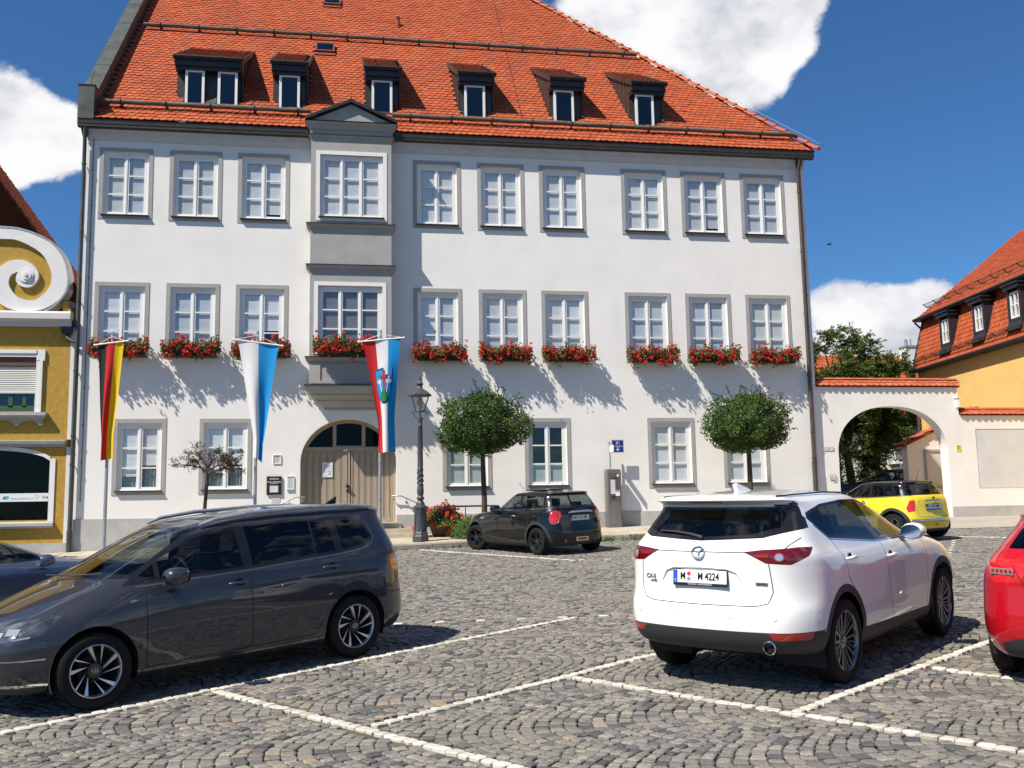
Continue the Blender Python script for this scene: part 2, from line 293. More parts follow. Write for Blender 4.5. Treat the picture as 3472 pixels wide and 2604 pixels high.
def stones_mesh(cx, cy, ang, a, b, hgt, tone, n8, rs, bev=.011, depth=.05):
    """V,F,T for a set of setts: top, chamfer and sides, every corner off by a little"""
    n = len(cx); R = stone_rings(n8); k = len(R)
    ux, uy = np.cos(ang), np.sin(ang); jit = rs.normal(0, .0045, (n, k, 2)); tilt = rs.normal(0, .022, (n, 2)); lean = rs.normal(0, .004, (n, 2))
    V = np.zeros((n, 3, k, 3))
    for ring, (ins, dz) in enumerate(((0.0, -depth), (0.0, -.008), (bev, 0.0))):
        lx = R[None, :, 0] * (a[:, None] - ins) + jit[:, :, 0]; ly = R[None, :, 1] * (b[:, None] - ins) + jit[:, :, 1]
        V[:, ring, :, 0] = cx[:, None] + lx * ux[:, None] - ly * uy[:, None]; V[:, ring, :, 1] = cy[:, None] + lx * uy[:, None] + ly * ux[:, None]
        V[:, ring, :, 2] = gzn(cx, cy)[:, None] + dz + (hgt[:, None] + lx * tilt[:, :1] + ly * tilt[:, 1:]) * (0 if ring == 0 else 1)
    V = V.reshape(-1, 3); F = []; base = np.arange(n)[:, None] * 3 * k
    return V, base, k
def stones_faces(base, k, n, tone):
    j = np.arange(k); jj = (j + 1) % k; q = []
    for r in (0, 1): q.append(np.stack([r * k + j, r * k + jj, (r + 1) * k + jj, (r + 1) * k + j], 1))
    q = np.concatenate(q)
    if k == 8: top = np.array([[16, 17, 22, 23], [17, 18, 21, 22], [18, 19, 20, 21]])
    else: top = np.array([[8, 9, 10, 11]])
    q = np.concatenate([q, top]); F = (base[:, :, None] + q[None]).reshape(-1, 4); T = np.repeat(tone, len(q)); return F, T
def build_cobbles():
    rs = np.random.RandomState(5); P = []
    H = .66; sag = .36
    for bi in range(-1, 16):
        yc = -3.95 - 1.32 * bi
        bul = 1 if bi < 12 else -1
        xw = 1.0 if bul > 0 else -1.0
        x = -22.0
        while x < 26:
            pitch = .112 + rs.normal(0, .004); x += pitch
            vv = -H + rs.uniform(-.05, .0)
            while vv < H - .03:
                sl = 2 * sag * vv / H / H; cs = 1 / math.sqrt(1 + sl * sl); ln = rs.uniform(.088, .125); dv = ln * cs; vc = vv + dv / 2
                sl = 2 * sag * vc / H / H; cs = 1 / math.sqrt(1 + sl * sl)
                P.append((x - bul * sag * (vc / H) ** 2 + rs.normal(0, .003), yc + vc, math.atan2(cs, -bul * sl * cs), ln / 2 - .004, max(.03, pitch * cs / 2 - .0038), vv))
                vv += dv
    P = np.array(P); X, Y = P[:, 0], P[:, 1]
    u, v, d = tocam(X, Y, gzn(X, Y)); keep = (d > 1) & (np.abs(u) < .66) & (v > -.52) & (Y > -25.5) & (Y < -3.62) & (line_dist(X, Y) > .085)
    keep &= ~((X > 9.6) & (Y > -3.9))
    P = P[keep]; X, Y, d, u, v = X[keep], Y[keep], d[keep], u[keep], v[keep]
    n = len(P); tone = np.clip(rs.normal(.52, .17, n), 0, .9); tone = np.where(rs.rand(n) < .10, rs.uniform(.0, .22, n), tone); tone = np.where(rs.rand(n) < .012, rs.uniform(.94, 1, n), tone)
    hgt = rs.normal(0, .0035, n)
    order = np.argsort(d + 100 * ((np.abs(u) > .52) | (v < -.395))); near = np.zeros(n, bool); near[order[:300]] = True
    fine = (d < 11) & ~near; far = ~fine & ~near
    Vs, Fs, Ts = [], [], []
    for sel, n8 in ((fine, True), (far, False)):
        p = P[sel]; V, base, k = stones_mesh(p[:, 0], p[:, 1], p[:, 2], p[:, 3], p[:, 4], hgt[sel], tone[sel], n8, rs); F, T = stones_faces(base, k, len(p), tone[sel])
        me = np_mesh('cobble_field', V, F, MAT['cobble'], T); link('cobble_field', me, GROUND, kind='stuff')
    p = P[near]
    for i in range(len(p)):
        one = p[i:i + 1]; V, base, k = stones_mesh(one[:, 0], one[:, 1], one[:, 2], one[:, 3], one[:, 4], hgt[near][i:i + 1], None, True, rs); F, T = stones_faces(base, k, 1, tone[near][i:i + 1])
        c = np.array([one[0, 0], one[0, 1], gz(one[0, 0], one[0, 1])]); link('cobblestone', np_mesh('cobblestone', V - c, F, MAT['cobble'], T), GROUND, loc=c)
    return n
build_cobbles()
def build_lines():
    rs = np.random.RandomState(9)
    for li, (a, b, k) in enumerate(LINES):
        a = Vector(a); b = Vector(b); u = (b - a); l = u.length; u.normalize(); ang = math.atan2(u.y, u.x)
        root = link('parking_line', None, kind='structure') if False else None
        t = 0.0; ob = bpy.data.objects.new('parking_line', None); COL.objects.link(ob); ob['kind'] = 'structure'; ob.location = (a.x, a.y, gz(a.x, a.y)); i = 0
        while t < l:
            ln = .135 if k else rs.uniform(.1, .14)
            if not k or (i % 4) == 0:
                c = a + u * (t + ln / 2); one = np.array([[c.x + rs.normal(0, .003), c.y + rs.normal(0, .003)]]); uu, vv, d = tocam(c.x, c.y, gz(c.x, c.y))
                if abs(uu) < .6 and vv > -.46:
                    tn = np.array([np.clip(rs.normal(.6, .25), 0, 1)])
                    V, base, kk = stones_mesh(one[:, 0], one[:, 1], np.array([ang + rs.normal(0, .03)]), np.array([ln / 2 - .004]), np.array([.046]), np.array([.003 + rs.normal(0, .002)]), tn, True, rs, bev=.009); F, T = stones_faces(base, kk, 1, tn)
                    cc = np.array([c.x, c.y, gz(c.x, c.y)]); link('line_sett', np_mesh('line_sett', V - cc, F, MAT['whitesett'], T), ob, loc=tuple(Vector(cc) - ob.location))
            t += ln; i += 1
build_lines()
# pavement in front of the town hall: slabs behind a granite kerb
def pz(x, y): return gz(x, y) + .13
def build_pavement():
    rs = np.random.RandomState(3)
    pv = MB(); X = [i * 1.0 - 21 for i in range(31)]
    for y in (-3.28, -1.6, 0.6):
        for x in X: pv.v.append((x, y, pz(x, y) - .022))
    for j in range(2):
        for i in range(len(X) - 1): a = j * len(X) + i; pv.q(a, a + 1, a + 1 + len(X), a + len(X))
    PV = pv.build('pavement', MAT['joint'], kind='structure')
    y = -3.27; row = 0
    while y < -.05:
        dp = min(.46, -.02 - y); 
        if dp < .12: break
        x = -13.0 - rs.uniform(0, .4)
        while x < 9.4:
            w = rs.uniform(.45, .72); g = .007; c = (x + w / 2, y + dp / 2); z0 = pz(*c); a, b = w / 2 - g, dp / 2 - g; t = rs.uniform(0, 1); th = rs.normal(0, .003)
            V = []; 
            for (ins, dz) in ((0, -.05), (0, -.006), (.008, 0)):
                for (sx, sy) in ((-1, -1), (1, -1), (1, 1), (-1, 1)):
                    lx, ly = sx * (a - ins), sy * (b - ins); V.append((lx, ly, dz + th + (pz(c[0] + lx, c[1] + ly) - z0)))
            V = np.array(V); F, T = stones_faces(np.array([[0]]), 4, 1, np.array([t])); link('paving_slab', np_mesh('paving_slab', V, F, MAT['slab'], T), PV, loc=(c[0], c[1], z0)); x += w
        y += dp; row += 1
    KB = bpy.data.objects.new('kerb', None); COL.objects.link(KB); KB['kind'] = 'structure'; KB.location = (-13, -3.4, gz(-13, -3.4)); x = -14.0
    while x < 9.5:
        w = rs.uniform(.8, 1.25); a = w / 2 - .006; c = Vector((x + w / 2, -3.45, gz(x + w / 2, -3.45))); sl = (gz(c.x + .5, c.y) - gz(c.x - .5, c.y)); m = MB(); t = rs.uniform(0, 1)
        V = []
        for (ins, z) in ((0, -.1), (0, .105), (.018, .13)):
            for (sx, sy) in ((-1, -1), (1, -1), (1, 1), (-1, 1)): V.append((sx * (a - ins * .4), sy * (.165 - ins * (1 if sy < 0 else .1)) + rs.normal(0, .004), z + sl * sx * a))
        F, T = stones_faces(np.array([[0]]), 4, 1, np.array([t])); link('kerb_stone', np_mesh('kerb_stone', np.array(V), F, MAT['kerb'], T), KB, loc=c - KB.location); x += w
    fc = MB(); X = [9.45 + i * 1.5 for i in range(14)]; Y = [-3.85, -2.0, 0.9, 6, 30]
    for y in Y:
        for x in X: fc.v.append((x, y, gz(x, y) + min(.1, .004 + (y + 3.85) * .05) + max(0, min(y, 12) - .9) * .04))
    for j in range(len(Y) - 1):
        for i in range(len(X) - 1): a = j * len(X) + i; fc.q(a, a + 1, a + 1 + len(X), a + len(X))
    fc.build('forecourt', MAT['asphalt'], smooth=180, kind='structure')
build_pavement()
# ================================================================ TOWN HALL
MAT['white_wall'] = mat('white_render', (.81, .785, .75), .92, var=.05, vscale=.9, bump=.25, bscale=9, dist=.006, dirt=((.66, .63, .6), .7, .60, .5))
MAT['grey_trim'] = mat('grey_trim_paint', (.37, .36, .345), .9, var=.08, vscale=2.5, bump=.2, bscale=30, dist=.004)
MAT['pale_trim'] = mat('pale_cornice_paint', (.62, .61, .605), .9, var=.06, vscale=2.5, bump=.15, bscale=30, dist=.004)
MAT['plinth'] = mat('plinth_render', (.43, .42, .41), .95, var=.1, vscale=3, bump=.5, bscale=18, dist=.012, dirt=((.3, .28, .25), 1.2, .55, .6))
MAT['timber_white'] = mat('white_painted_timber', (.8, .79, .77), .45, var=.03, vscale=5)
MAT['dark_metal'] = mat('dark_brown_sheet_metal', (.055, .048, .044), .45, metal=.3, var=.25, vscale=3)
MAT['black_metal'] = mat('black_sheet_metal', (.032, .031, .034), .42, metal=.2, var=.2, vscale=3)
MAT['patina'] = mat('grey_green_sheet_metal', (.082, .092, .082), .5, metal=.25, var=.3, vscale=2.2, dirt=((.16, .15, .07), 9, .68, .5))
MAT['copper_pipe'] = mat('brown_downpipe', (.095, .075, .065), .5, metal=.3, var=.25, vscale=4)
MAT['blind'] = mat('white_blind_slats', (.88, .88, .89), .55); MAT['blind2'] = mat('cream_blind_slats', (.80, .79, .76), .55); MAT['blind3'] = mat('silver_blind_slats', (.70, .72, .76), .5)
MAT['blind_dark'] = mat('grey_blind_slats', (.22, .225, .25), .5)
MAT['blind_green'] = mat('green_grey_blind_slats', (.5, .6, .57), .55)
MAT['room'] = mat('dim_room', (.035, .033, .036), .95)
MAT['net'] = mat('net_curtain', (.3, .32, .34), .9, var=.35, vscale=18, stretch=(6, 1, .6))
MAT['pane'] = mat_glass('window_glass', (.965, .975, .975), 1.5, wave=.06)
MAT['pane_dark'] = mat_glass('dormer_glass', (.05, .055, .06), 1.75, wave=.03)
MAT['pane_black'] = mat_glass('dark_fanlight_glass', (.03, .03, .032), 1.25); MAT['oak'] = mat('beige_painted_oak', (.36, .29, .215), .6, var=.14, vscale=5, bump=.25, bscale=14, dist=.004, stretch=(14, 1, .8), dirt=((.21, .15, .1), 1.6, .6, .55))
MAT['log'] = mat('weathered_log', (.13, .105, .085), .9, var=.45, vscale=5, bump=.6, bscale=12, dist=.012, stretch=(.35, 6, 6))
MAT['tile'] = mat_attr('clay_roof_tile', [(0, (.33, .062, .022)), (.5, (.40, .086, .03)), (1, (.46, .115, .045))], .82, .25, 60, .003, var=.14, vscale=16, spec=.3, stain=((.27, .06, .03), .5, .5))
MAT['tile_dark'] = mat_attr('dark_clay_tile', [(0, (.2, .052, .03)), (1, (.28, .072, .035))], .75, .2, 60, .003, var=.2, vscale=20)
MAT['deck'] = mat('roof_deck', (.2, .055, .025), .95)
MAT['sandstone'] = mat('sandstone_step', (.47, .41, .3), .9, var=.14, vscale=6, bump=.3, bscale=45, dist=.004)
MAT['iron'] = mat('cast_iron_paint', (.075, .08, .088), .5, metal=.3, var=.15, vscale=8, bump=.1, bscale=60, dist=.002)
MAT['galv'] = mat('galvanised_steel', (.42, .44, .46), .45, metal=.6, var=.22, vscale=14)
BASE = .6
TH = thing('town_hall', 'white three-storey town hall with orange tiled roof, dormers and grey oriel over the door', 'building', (-1.3, 0, 1.1))
def P(o): return TH
def th(mb, name, m, parent=None, smooth=None, **k):
    """part of the town hall built in world coordinates"""
    par = parent or TH; o = mb.build(name, m, par, smooth, **k); o.matrix_parent_inverse = par.matrix_world.inverted() if par.parent is None else Matrix.Identity(4)
    if par.parent is not None: o.matrix_parent_inverse = Matrix.Identity(4)
    return o
TH_OFF = Vector((-1.3, 0, 1.1))
def local(mb, off): mb.v = [(x - off[0], y - off[1], z - off[2]) for x, y, z in mb.v]; return mb
def part(mb, name, m, parent=None, smooth=None, root=None, **k):
    """world-space mesh under a thing (root) or one of its parts; parts sit at the thing's origin"""
    root = root or TH; local(mb, root.location); return mb.build(name, m, parent or root, smooth, **k)
def wall_panel(mb, x0, x1, z0, z1, y, holes, reveal):
    X = sorted({x0, x1, *[h[0] for h in holes], *[h[1] for h in holes]}); Z = sorted({z0, z1, *[h[2] for h in holes], *[h[3] for h in holes]})
    for i in range(len(X) - 1):
        for j in range(len(Z) - 1):
            cx, cz = (X[i] + X[i + 1]) / 2, (Z[j] + Z[j + 1]) / 2
            if any(h[0] < cx < h[1] and h[2] < cz < h[3] for h in holes): continue
            mb.poly([(X[i], y, Z[j]), (X[i + 1], y, Z[j]), (X[i + 1], y, Z[j + 1]), (X[i], y, Z[j + 1])])
    for h in holes:
        a, b, c, d = h[:4]; r = y + reveal
        if len(h) > 4: continue
        mb.poly([(a, y, c), (a, y, d), (a, r, d), (a, r, c)]); mb.poly([(b, y, d), (b, y, c), (b, r, c), (b, r, d)]); mb.poly([(a, y, d), (b, y, d), (b, r, d), (a, r, d)]); mb.poly([(b, y, c), (a, y, c), (a, r, c), (b, r, c)])
    return mb
# --- openings: outer edges of the grey surrounds
TX = [(-11.95, -10.47), (-10.01, -8.53), (-8.08, -6.6), (-2.94, -1.49), (-.98, .48), (.95, 2.41), (3.58, 5.06), (5.54, 7.03), (7.53, 9.03)]
GX = [(-11.32, -9.9), (-9.0, -7.56), (-2.11, -.65), (.35, 1.76), (4.17, 5.67), (6.58, 8.08)]
ROWS = {'T': (10.335, 12.455), 'V': (6.30, 8.485), 'G': (2.44, 4.57)}
SB = .115
def opening(x, r): z = ROWS[r]; return (x[0] + SB, x[1] - SB, z[0] + .13, z[1] - SB)
WINS = [(opening(x, 'T'), 'T', i) for i, x in enumerate(TX)] + [(opening(x, 'V'), 'V', i) for i, x in enumerate(TX)] + [(opening(x, 'G'), 'G', i) for i, x in enumerate(GX)]
DOOR = (-6.2, -3.46, BASE, 4.75); DC = -4.83; DHW = 1.37; DSP = 3.30; DH = 1.26
wl = MB(); wall_panel(wl, -12.3, 9.74, BASE, 13.15, 0.0, [w[0] for w in WINS] + [DOOR + ('d',)], .22)
arc = [(DC - DHW * math.cos(t), DSP + DH * math.sin(t)) for t in [math.pi * i / 32 for i in range(33)]]
for (a, b) in zip(arc[:-1], arc[1:]):
    wl.poly([(a[0], 0, a[1]), (b[0], 0, b[1]), (b[0], 0, 4.75), (a[0], 0, 4.75)]); wl.poly([(a[0], 0, a[1]), (a[0], .36, a[1]), (b[0], .36, b[1]), (b[0], 0, b[1])])
for x, s in ((-6.2, 1), (-3.46, -1)): wl.poly([(x, 0, BASE), (x, .36, BASE), (x, .36, DSP), (x, 0, DSP)][::s])
# the other three sides
wl.poly([(-12.3, 20, BASE), (-12.3, 0, BASE), (-12.3, 0, 13.15), (-12.3, 10, 23.9), (-12.3, 20, 13.15)]); wl.poly([(9.74, 0, BASE), (9.74, 20, BASE), (9.74, 20, 13.15), (9.74, 0, 13.15)]); wl.poly([(9.74, 20, BASE), (-12.3, 20, BASE), (-12.3, 20, 13.15), (9.74, 20, 13.15)])
part(wl, 'wall', MAT['white_wall'])
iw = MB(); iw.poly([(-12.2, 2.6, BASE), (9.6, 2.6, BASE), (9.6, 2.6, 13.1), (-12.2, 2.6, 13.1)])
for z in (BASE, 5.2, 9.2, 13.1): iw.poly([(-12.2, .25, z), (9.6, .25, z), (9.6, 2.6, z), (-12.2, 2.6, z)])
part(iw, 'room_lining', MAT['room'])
pl = MB(); pz_ = .035
for a, b in ((-12.3, -6.2), (-3.46, 9.74)):
    za, zb = 1.80 - .0033 * (a + 12.3), 1.80 - .0033 * (b + 12.3)
    pl.prism([(a, -pz_, BASE), (b, -pz_, BASE), (b, -pz_, zb), (a, -pz_, za)], (0, pz_ - .003, 0))
part(pl, 'plinth', MAT['plinth'])
# cornice and gutter along the eaves, broken by the oriel
def cornice(mb, a, b):
    prof = [(-.003, 12.66), (-.035, 12.66), (-.035, 12.705), (-.06, 12.715), (-.06, 12.765), (-.09, 12.78), (-.1, 12.9), (-.15, 13.0), (-.155, 13.06), (-.003, 13.06)]
    mb.prism([(a, y, z) for y, z in prof], (b - a, 0, 0))
cb = MB(); cornice(cb, -12.3, -5.98); cornice(cb, -3.6, 9.74); part(cb, 'cornice', MAT['pale_trim'])
for a, b in ((-12.52, -6.05), (-3.5, 10.0)):
    g = MB(); g.prism([(a, y, z) for y, z in ((-.16, 13.03), (-.2, 12.99), (-.27, 13.0), (-.31, 13.05), (-.32, 13.16), (-.335, 13.18), (-.3, 13.18), (-.29, 13.08), (-.24, 13.045), (-.16, 13.06))], (b - a, 0, 0))
    g.prism([(a, y, z) for y, z in ((-.158, 13.01), (-.3, 13.02), (-.3, 12.97), (-.158, 12.95))], (b - a, 0, 0)); part(g, 'gutter', MAT['dark_metal'])
# windows ------------------------------------------------------------------
def blind_mesh(x0, x1, z0, z1, y, pitch=.034, tilt=1.22):
    b = MB(); z = z1 - pitch / 2; h = .021
    while z > z0 + .01:
        dy, dz = h * math.cos(tilt), h * math.sin(tilt); b.poly([(x0, y - dy * .5, z - dz), (x1, y - dy * .5, z - dz), (x1, y + dy * .5, z + dz), (x0, y + dy * .5, z + dz)]); z -= pitch
    b.box(x0, x1, y - .012, y + .012, z1 - .004, z1 + .02)
    return b
def make_window(op, y, cols, rows, blinds, surround=MAT['grey_trim'], wide=None, sill=True, name='window', mullion=.145, root=None, sbottom=True):
    """white casement: frame mesh with surround, sill, panes and blind as its pieces. op = opening x0,x1,z0,z1 in the wall face y"""
    x0, x1, z0, z1 = op; f = y + .06; fr = MB(); d = .045; so = .14; ba = .055
    top, bot = z1 - .12, z0 + .095
    inner0, inner1 = x0 + so, x1 - so; gw = (inner1 - inner0 - mullion * (cols - 1)) / cols; gh = (top - .05 - bot - ba * (rows - 1)) / rows
    # outer frame
    fr.box(x0 + .002, x0 + .062, f, f + d + .02, z0, z1); fr.box(x1 - .062, x1 - .002, f, f + d + .02, z0, z1); fr.box(x0 + .062, x1 - .062, f, f + d + .02, z1 - .062, z1 - .002); fr.box(x0 + .062, x1 - .062, f - .012, f + d + .02, z0 + .002, z0 + .045)
    panes = []
    for c in range(cols):
        g0 = inner0 + c * (gw + mullion); g1 = g0 + gw; l = x0 + .064 if c == 0 else g0 - mullion / 2 + .022; r = x1 - .064 if c == cols - 1 else g1 + mullion / 2 - .022
        fr.box(l, g0, f + .006, f + d, z0 + .047, z1 - .064); fr.box(g1, r, f + .006, f + d, z0 + .047, z1 - .064); fr.box(g0, g1, f + .006, f + d, top - .05, z1 - .064); fr.box(g0, g1, f + .006, f + d, z0 + .047, bot)
        if c < cols - 1: m0 = g1 + mullion / 2; fr.box(m0 - .021, m0 + .021, f - .014, f + d, z0 + .047, z1 - .064)
        for k in range(rows):
            p0 = bot + k * (gh + ba); panes.append((g0, g1, p0, p0 + gh))
            if k: fr.box(g0, g1, f + .004, f + d - .008, p0 - ba + .008, p0 - .008)
    W_ = part(fr, name, MAT['timber_white'], root=root)
    for (a, b, c, e) in panes: pm = MB().box(a - .006, b + .006, f + .022, f + .027, c - .012, e + .012); part(pm, 'pane', MAT['pane'], W_, root=root)
    if surround is not None:
        s = MB(); w = SB if wide is None else wide; t = .016; zb = z0 - .13
        s.box(x0 - w, x0, y - t, y - .003, z0, z1 + w); s.box(x1, x1 + w, y - t, y - .003, z0, z1 + w); s.box(x0, x1, y - t, y - .003, z1, z1 + w)
        if sbottom: s.box(x0 - w, x1 + w, y - t, y - .003, zb, z0)
        part(s, 'surround', surround, W_, root=root)
    if sill: s = MB().prism([(x0 - .035, y - .1, z0 - .034), (x0 - .035, y - .1, z0 - .012), (x0 - .035, y + .06, z0 + .001), (x0 - .035, y + .06, z0 - .034)], (x1 - x0 + .07, 0, 0)); part(s, 'sill', MAT['dark_metal'], W_, root=root)
    for (ca, cb_, za, zb, m) in blinds:
        w = x1 - x0; part(blind_mesh(x0 + .07 + (w - .14) * ca + .02, x0 + .07 + (w - .14) * cb_ - .02, z0 + (z1 - z0) * za, z0 + (z1 - z0) * zb - .06, f + .066, tilt=rnd.uniform(1.05, 1.35)), 'blind', m, W_, root=root)
    return W_, f
FULL = lambda m: [(0, .5, .02, 1, m), (.5, 1, .02, 1, m)]
wb, wd, wg = MAT['blind'], MAT['blind_dark'], MAT['blind_green']
BL = {('T', 4): [(0, .5, .02, .97, wb), (.5, 1, .02, 1, wb)], ('V', 2): [(0, .5, .18, 1, wb), (.5, 1, .36, 1, wb)], ('V', 0): [(0, .5, .12, 1, wb), (.5, 1, .2, 1, wb)], ('G', 0): [(0, .5, .2, 1, wb), (.5, 1, .36, 1, wb)], ('G', 1): [(0, .5, .24, 1, wb), (.5, 1, .36, 1, wb)],
      ('G', 2): FULL(wg), ('G', 3): [(0, .5, .03, .37, wg), (.5, 1, .03, .37, wg)], ('G', 4): FULL(wb), ('G', 5): FULL(wb)}
for op, r, i in WINS:
    v = rnd.choice([MAT['blind'], MAT['blind'], MAT['blind2'], MAT['blind3']]); v2 = v if rnd.random() < .7 else rnd.choice([MAT['blind'], MAT['blind3']]); lo = rnd.choice([.02, .02, .03, .1])
    Wn, f = make_window(op, 0.0, 2, 3, BL.get((r, i), [(0, .5, .02, 1, v), (.5, 1, lo, 1, v2)]))
    if r == 'G' and i in (0, 1):
        cu = MB(); n = 40; x0, x1, z0, z1 = op
        for k in range(n + 1): x = x0 + .1 + (x1 - x0 - .2) * k / n; yy = f + .13 + .02 * math.sin(k * 1.9); cu.v += [(x, yy, z0 + .05), (x, yy, z0 + .85)]
        for k in range(n): cu.q(2 * k, 2 * k + 2, 2 * k + 3, 2 * k + 1)
        part(cu, 'curtain', MAT['net'], Wn)
# oriel ---------------------------------------------------------------------
OX0, OX1, OY = -5.955, -3.615, -.55
ORW = [(-5.69, -3.86, 10.44, 12.32), (-5.72, -3.88, 6.5, 8.38)]
ob = MB(); wall_panel(ob, OX0, OX1, 5.44, 12.9, OY, ORW, .2)
for x, s in ((OX0, 1), (OX1, -1)): ob.poly([(x, -.002, 5.44), (x, OY, 5.44), (x, OY, 12.9), (x, -.002, 12.9)][::s])
ob.poly([(OX0, OY, 12.9), (OX1, OY, 12.9), (OX1, 0, 12.9), (OX0, 0, 12.9)])
ORI = part(ob, 'oriel', MAT['grey_trim'])
def ledge(z, prof, name='ledge', m='grey_trim', ov=0.0, cap=True):
    """moulding round the three sides of the oriel; prof = list of (projection, dz) from the bottom up"""
    l = MB(); n = len(prof)
    for (pj, dz) in prof: l.v += [(OX0 - pj, -.004, z + dz), (OX0 - pj, OY - pj, z + dz), (OX1 + pj, OY - pj, z + dz), (OX1 + pj, -.004, z + dz)]
    for i in range(n - 1):
        for j in range(3): a = i * 4 + j; l.q(a, a + 1, a + 5, a + 4)
    a = (n - 1) * 4; l.q(a, a + 1, a + 2, a + 3); l.q(3, 2, 1, 0)
    part(l, name, MAT[m], ORI)
    if cap:
        pj, dz = prof[-1]; c = MB(); c.prism([(OX0 - pj - .02, -.004, z + dz + .003), (OX0 - pj - .02, OY - pj - .02, z + dz + .003), (OX1 + pj + .02, OY - pj - .02, z + dz + .003), (OX1 + pj + .02, -.004, z + dz + .003)], (0, 0, .022)); part(c, 'ledge_flashing', MAT['dark_metal'], ORI)
ledge(10.2, [(.005, -.19), (.012, -.1), (.05, -.085), (.085, -.04), (.1, 0)]); ledge(8.97, [(.005, -.2), (.012, -.1), (.05, -.085), (.085, -.04), (.1, 0)]); ledge(6.27, [(.005, -.16), (.012, -.1), (.05, -.085), (.085, -.04), (.1, 0)])
ledge(12.9, [(.005, -.14), (.012, -.06), (.05, -.05), (.065, 0)]); ledge(13.0, [(.02, -.07), (.025, .06), (.06, .09), (.07, .18), (.14, .24), (.16, .28)])
# console under the oriel: steps inward down to the wall
cs = MB(); steps = [(5.46, .12, .12), (5.42, .12, .12), (5.3, .0, .0), (5.24, -.06, -.08), (5.2, -.06, -.08), (5.13, -.2, -.2), (5.08, -.22, -.26), (5.04, -.22, -.26), (4.93, -.38, -.44), (4.88, -.43, -.49), (4.82, -.43, -.49)]
for (z, px, py) in steps: cs.v += [(OX0 - px, -.004, z), (OX0 - px, OY - py, z), (OX1 + px, OY - py, z), (OX1 + px, -.004, z)]
for i in range(len(steps) - 1):
    for j in range(3): a = i * 4 + j; cs.q(a + 4, a + 5, a + 1, a)
cs.q(0, 1, 2, 3); a = (len(steps) - 1) * 4; cs.q(a + 3, a + 2, a + 1, a); part(cs, 'console', MAT['grey_trim'], ORI)
c = MB().prism([(OX0 - .14, -.004, 5.463), (OX0 - .14, OY - .14, 5.463), (OX1 + .14, OY - .14, 5.463), (OX1 + .14, -.004, 5.463)], (0, 0, .022)); part(c, 'ledge_flashing', MAT['dark_metal'], ORI)
pf = MB(); fx0, fx1, fz0, fz1 = -5.64, -3.93, 5.6, 6.07   # framed panel below the window: raised border
for bx in ((OX0 + .02, fx0, fz0 - .08, fz1 + .05), (fx1, OX1 - .02, fz0 - .08, fz1 + .05), (fx0, fx1, fz1, fz1 + .05), (fx0, fx1, fz0 - .08, fz0)): pf.box(bx[0], bx[1], OY - .03, OY - .002, bx[2], bx[3])
part(pf, 'panel_border', MAT['grey_trim'], ORI)
# gable on top
gp = MB(); gy = OY - .1; gp.prism([(OX0 - .02, gy, 13.3), (OX1 + .02, gy, 13.3), (-4.8, gy, 13.86)], (0, 2.2, 0)); part(gp, 'gable', MAT['grey_trim'], ORI)
gr = MB()
for s, xe in ((-1, OX0 - .17), (1, OX1 + .17)):
    gr.prism([(xe, OY - .24, 13.29), (xe, OY - .24, 13.38), (-4.8, OY - .24, 13.98), (-4.8, OY - .24, 13.885)], (0, 2.4, 0))
part(gr, 'gable_roof', MAT['black_metal'], ORI)
gl = MB().box(OX0 - .17, OX1 + .17, OY - .18, -.02, 13.284, 13.305); part(gl, 'ledge_flashing', MAT['dark_metal'], ORI)
# fine bird spikes along the ledges
for (z, xa, xb, yy) in ((8.995, OX0, OX1, OY - .05), (10.225, OX0, OX1, OY - .05), (5.49, OX0, OX1, OY - .08), (13.31, OX0 - .1, OX1 + .1, OY - .17)):
    sp = MB(); x = xa
    while x < xb: sp.tube([(x, yy, z), (x + rnd.uniform(-.02, .02), yy + rnd.uniform(-.03, .03), z + .1)], .0022, 3, cap=False); x += .05
    part(sp, 'bird_spikes', MAT['galv'], ORI)
make_window(ORW[0], OY, 3, 3, [(0, .33, .02, 1, wb), (.33, .66, .02, 1, wb), (.66, 1, .02, 1, wb)], surround=MAT['white_wall'], wide=.115, mullion=.13)
make_window(ORW[1], OY, 3, 3, [(0, .33, .02, 1, wd), (.33, .66, .02, 1, wd), (.66, 1, .02, 1, wd)], surround=MAT['white_wall'], wide=.115, mullion=.13)
# roof -----------------------------------------------------------------------
RS = 1.05; RL = math.hypot(1, RS); RY0 = -.24
def rz(y): return 13.51 + RS * y
def hipx(y): return 9.95 - .8157 * (y + .08)
ridge_y = 10.2; hx = hipx(ridge_y)
dk = MB(); X0 = -12.1; e = .03
dk.poly([(X0, RY0 + .05, rz(RY0 + .05) - e), (hipx(RY0), RY0 + .05, rz(RY0 + .05) - e), (hx, ridge_y, rz(ridge_y) - e), (X0, ridge_y, rz(ridge_y) - e)])
dk.poly([(hipx(RY0), RY0, rz(RY0) - e), (hipx(RY0), 20.5, rz(RY0) - e), (hx, ridge_y, rz(ridge_y) - e)]); dk.poly([(hipx(RY0), 20.6, rz(RY0) - e), (X0, 20.6, rz(RY0) - e), (X0, ridge_y, rz(ridge_y) - e), (hx, ridge_y, rz(ridge_y) - e)])
ROOF = part(dk, 'roof', MAT['deck'])
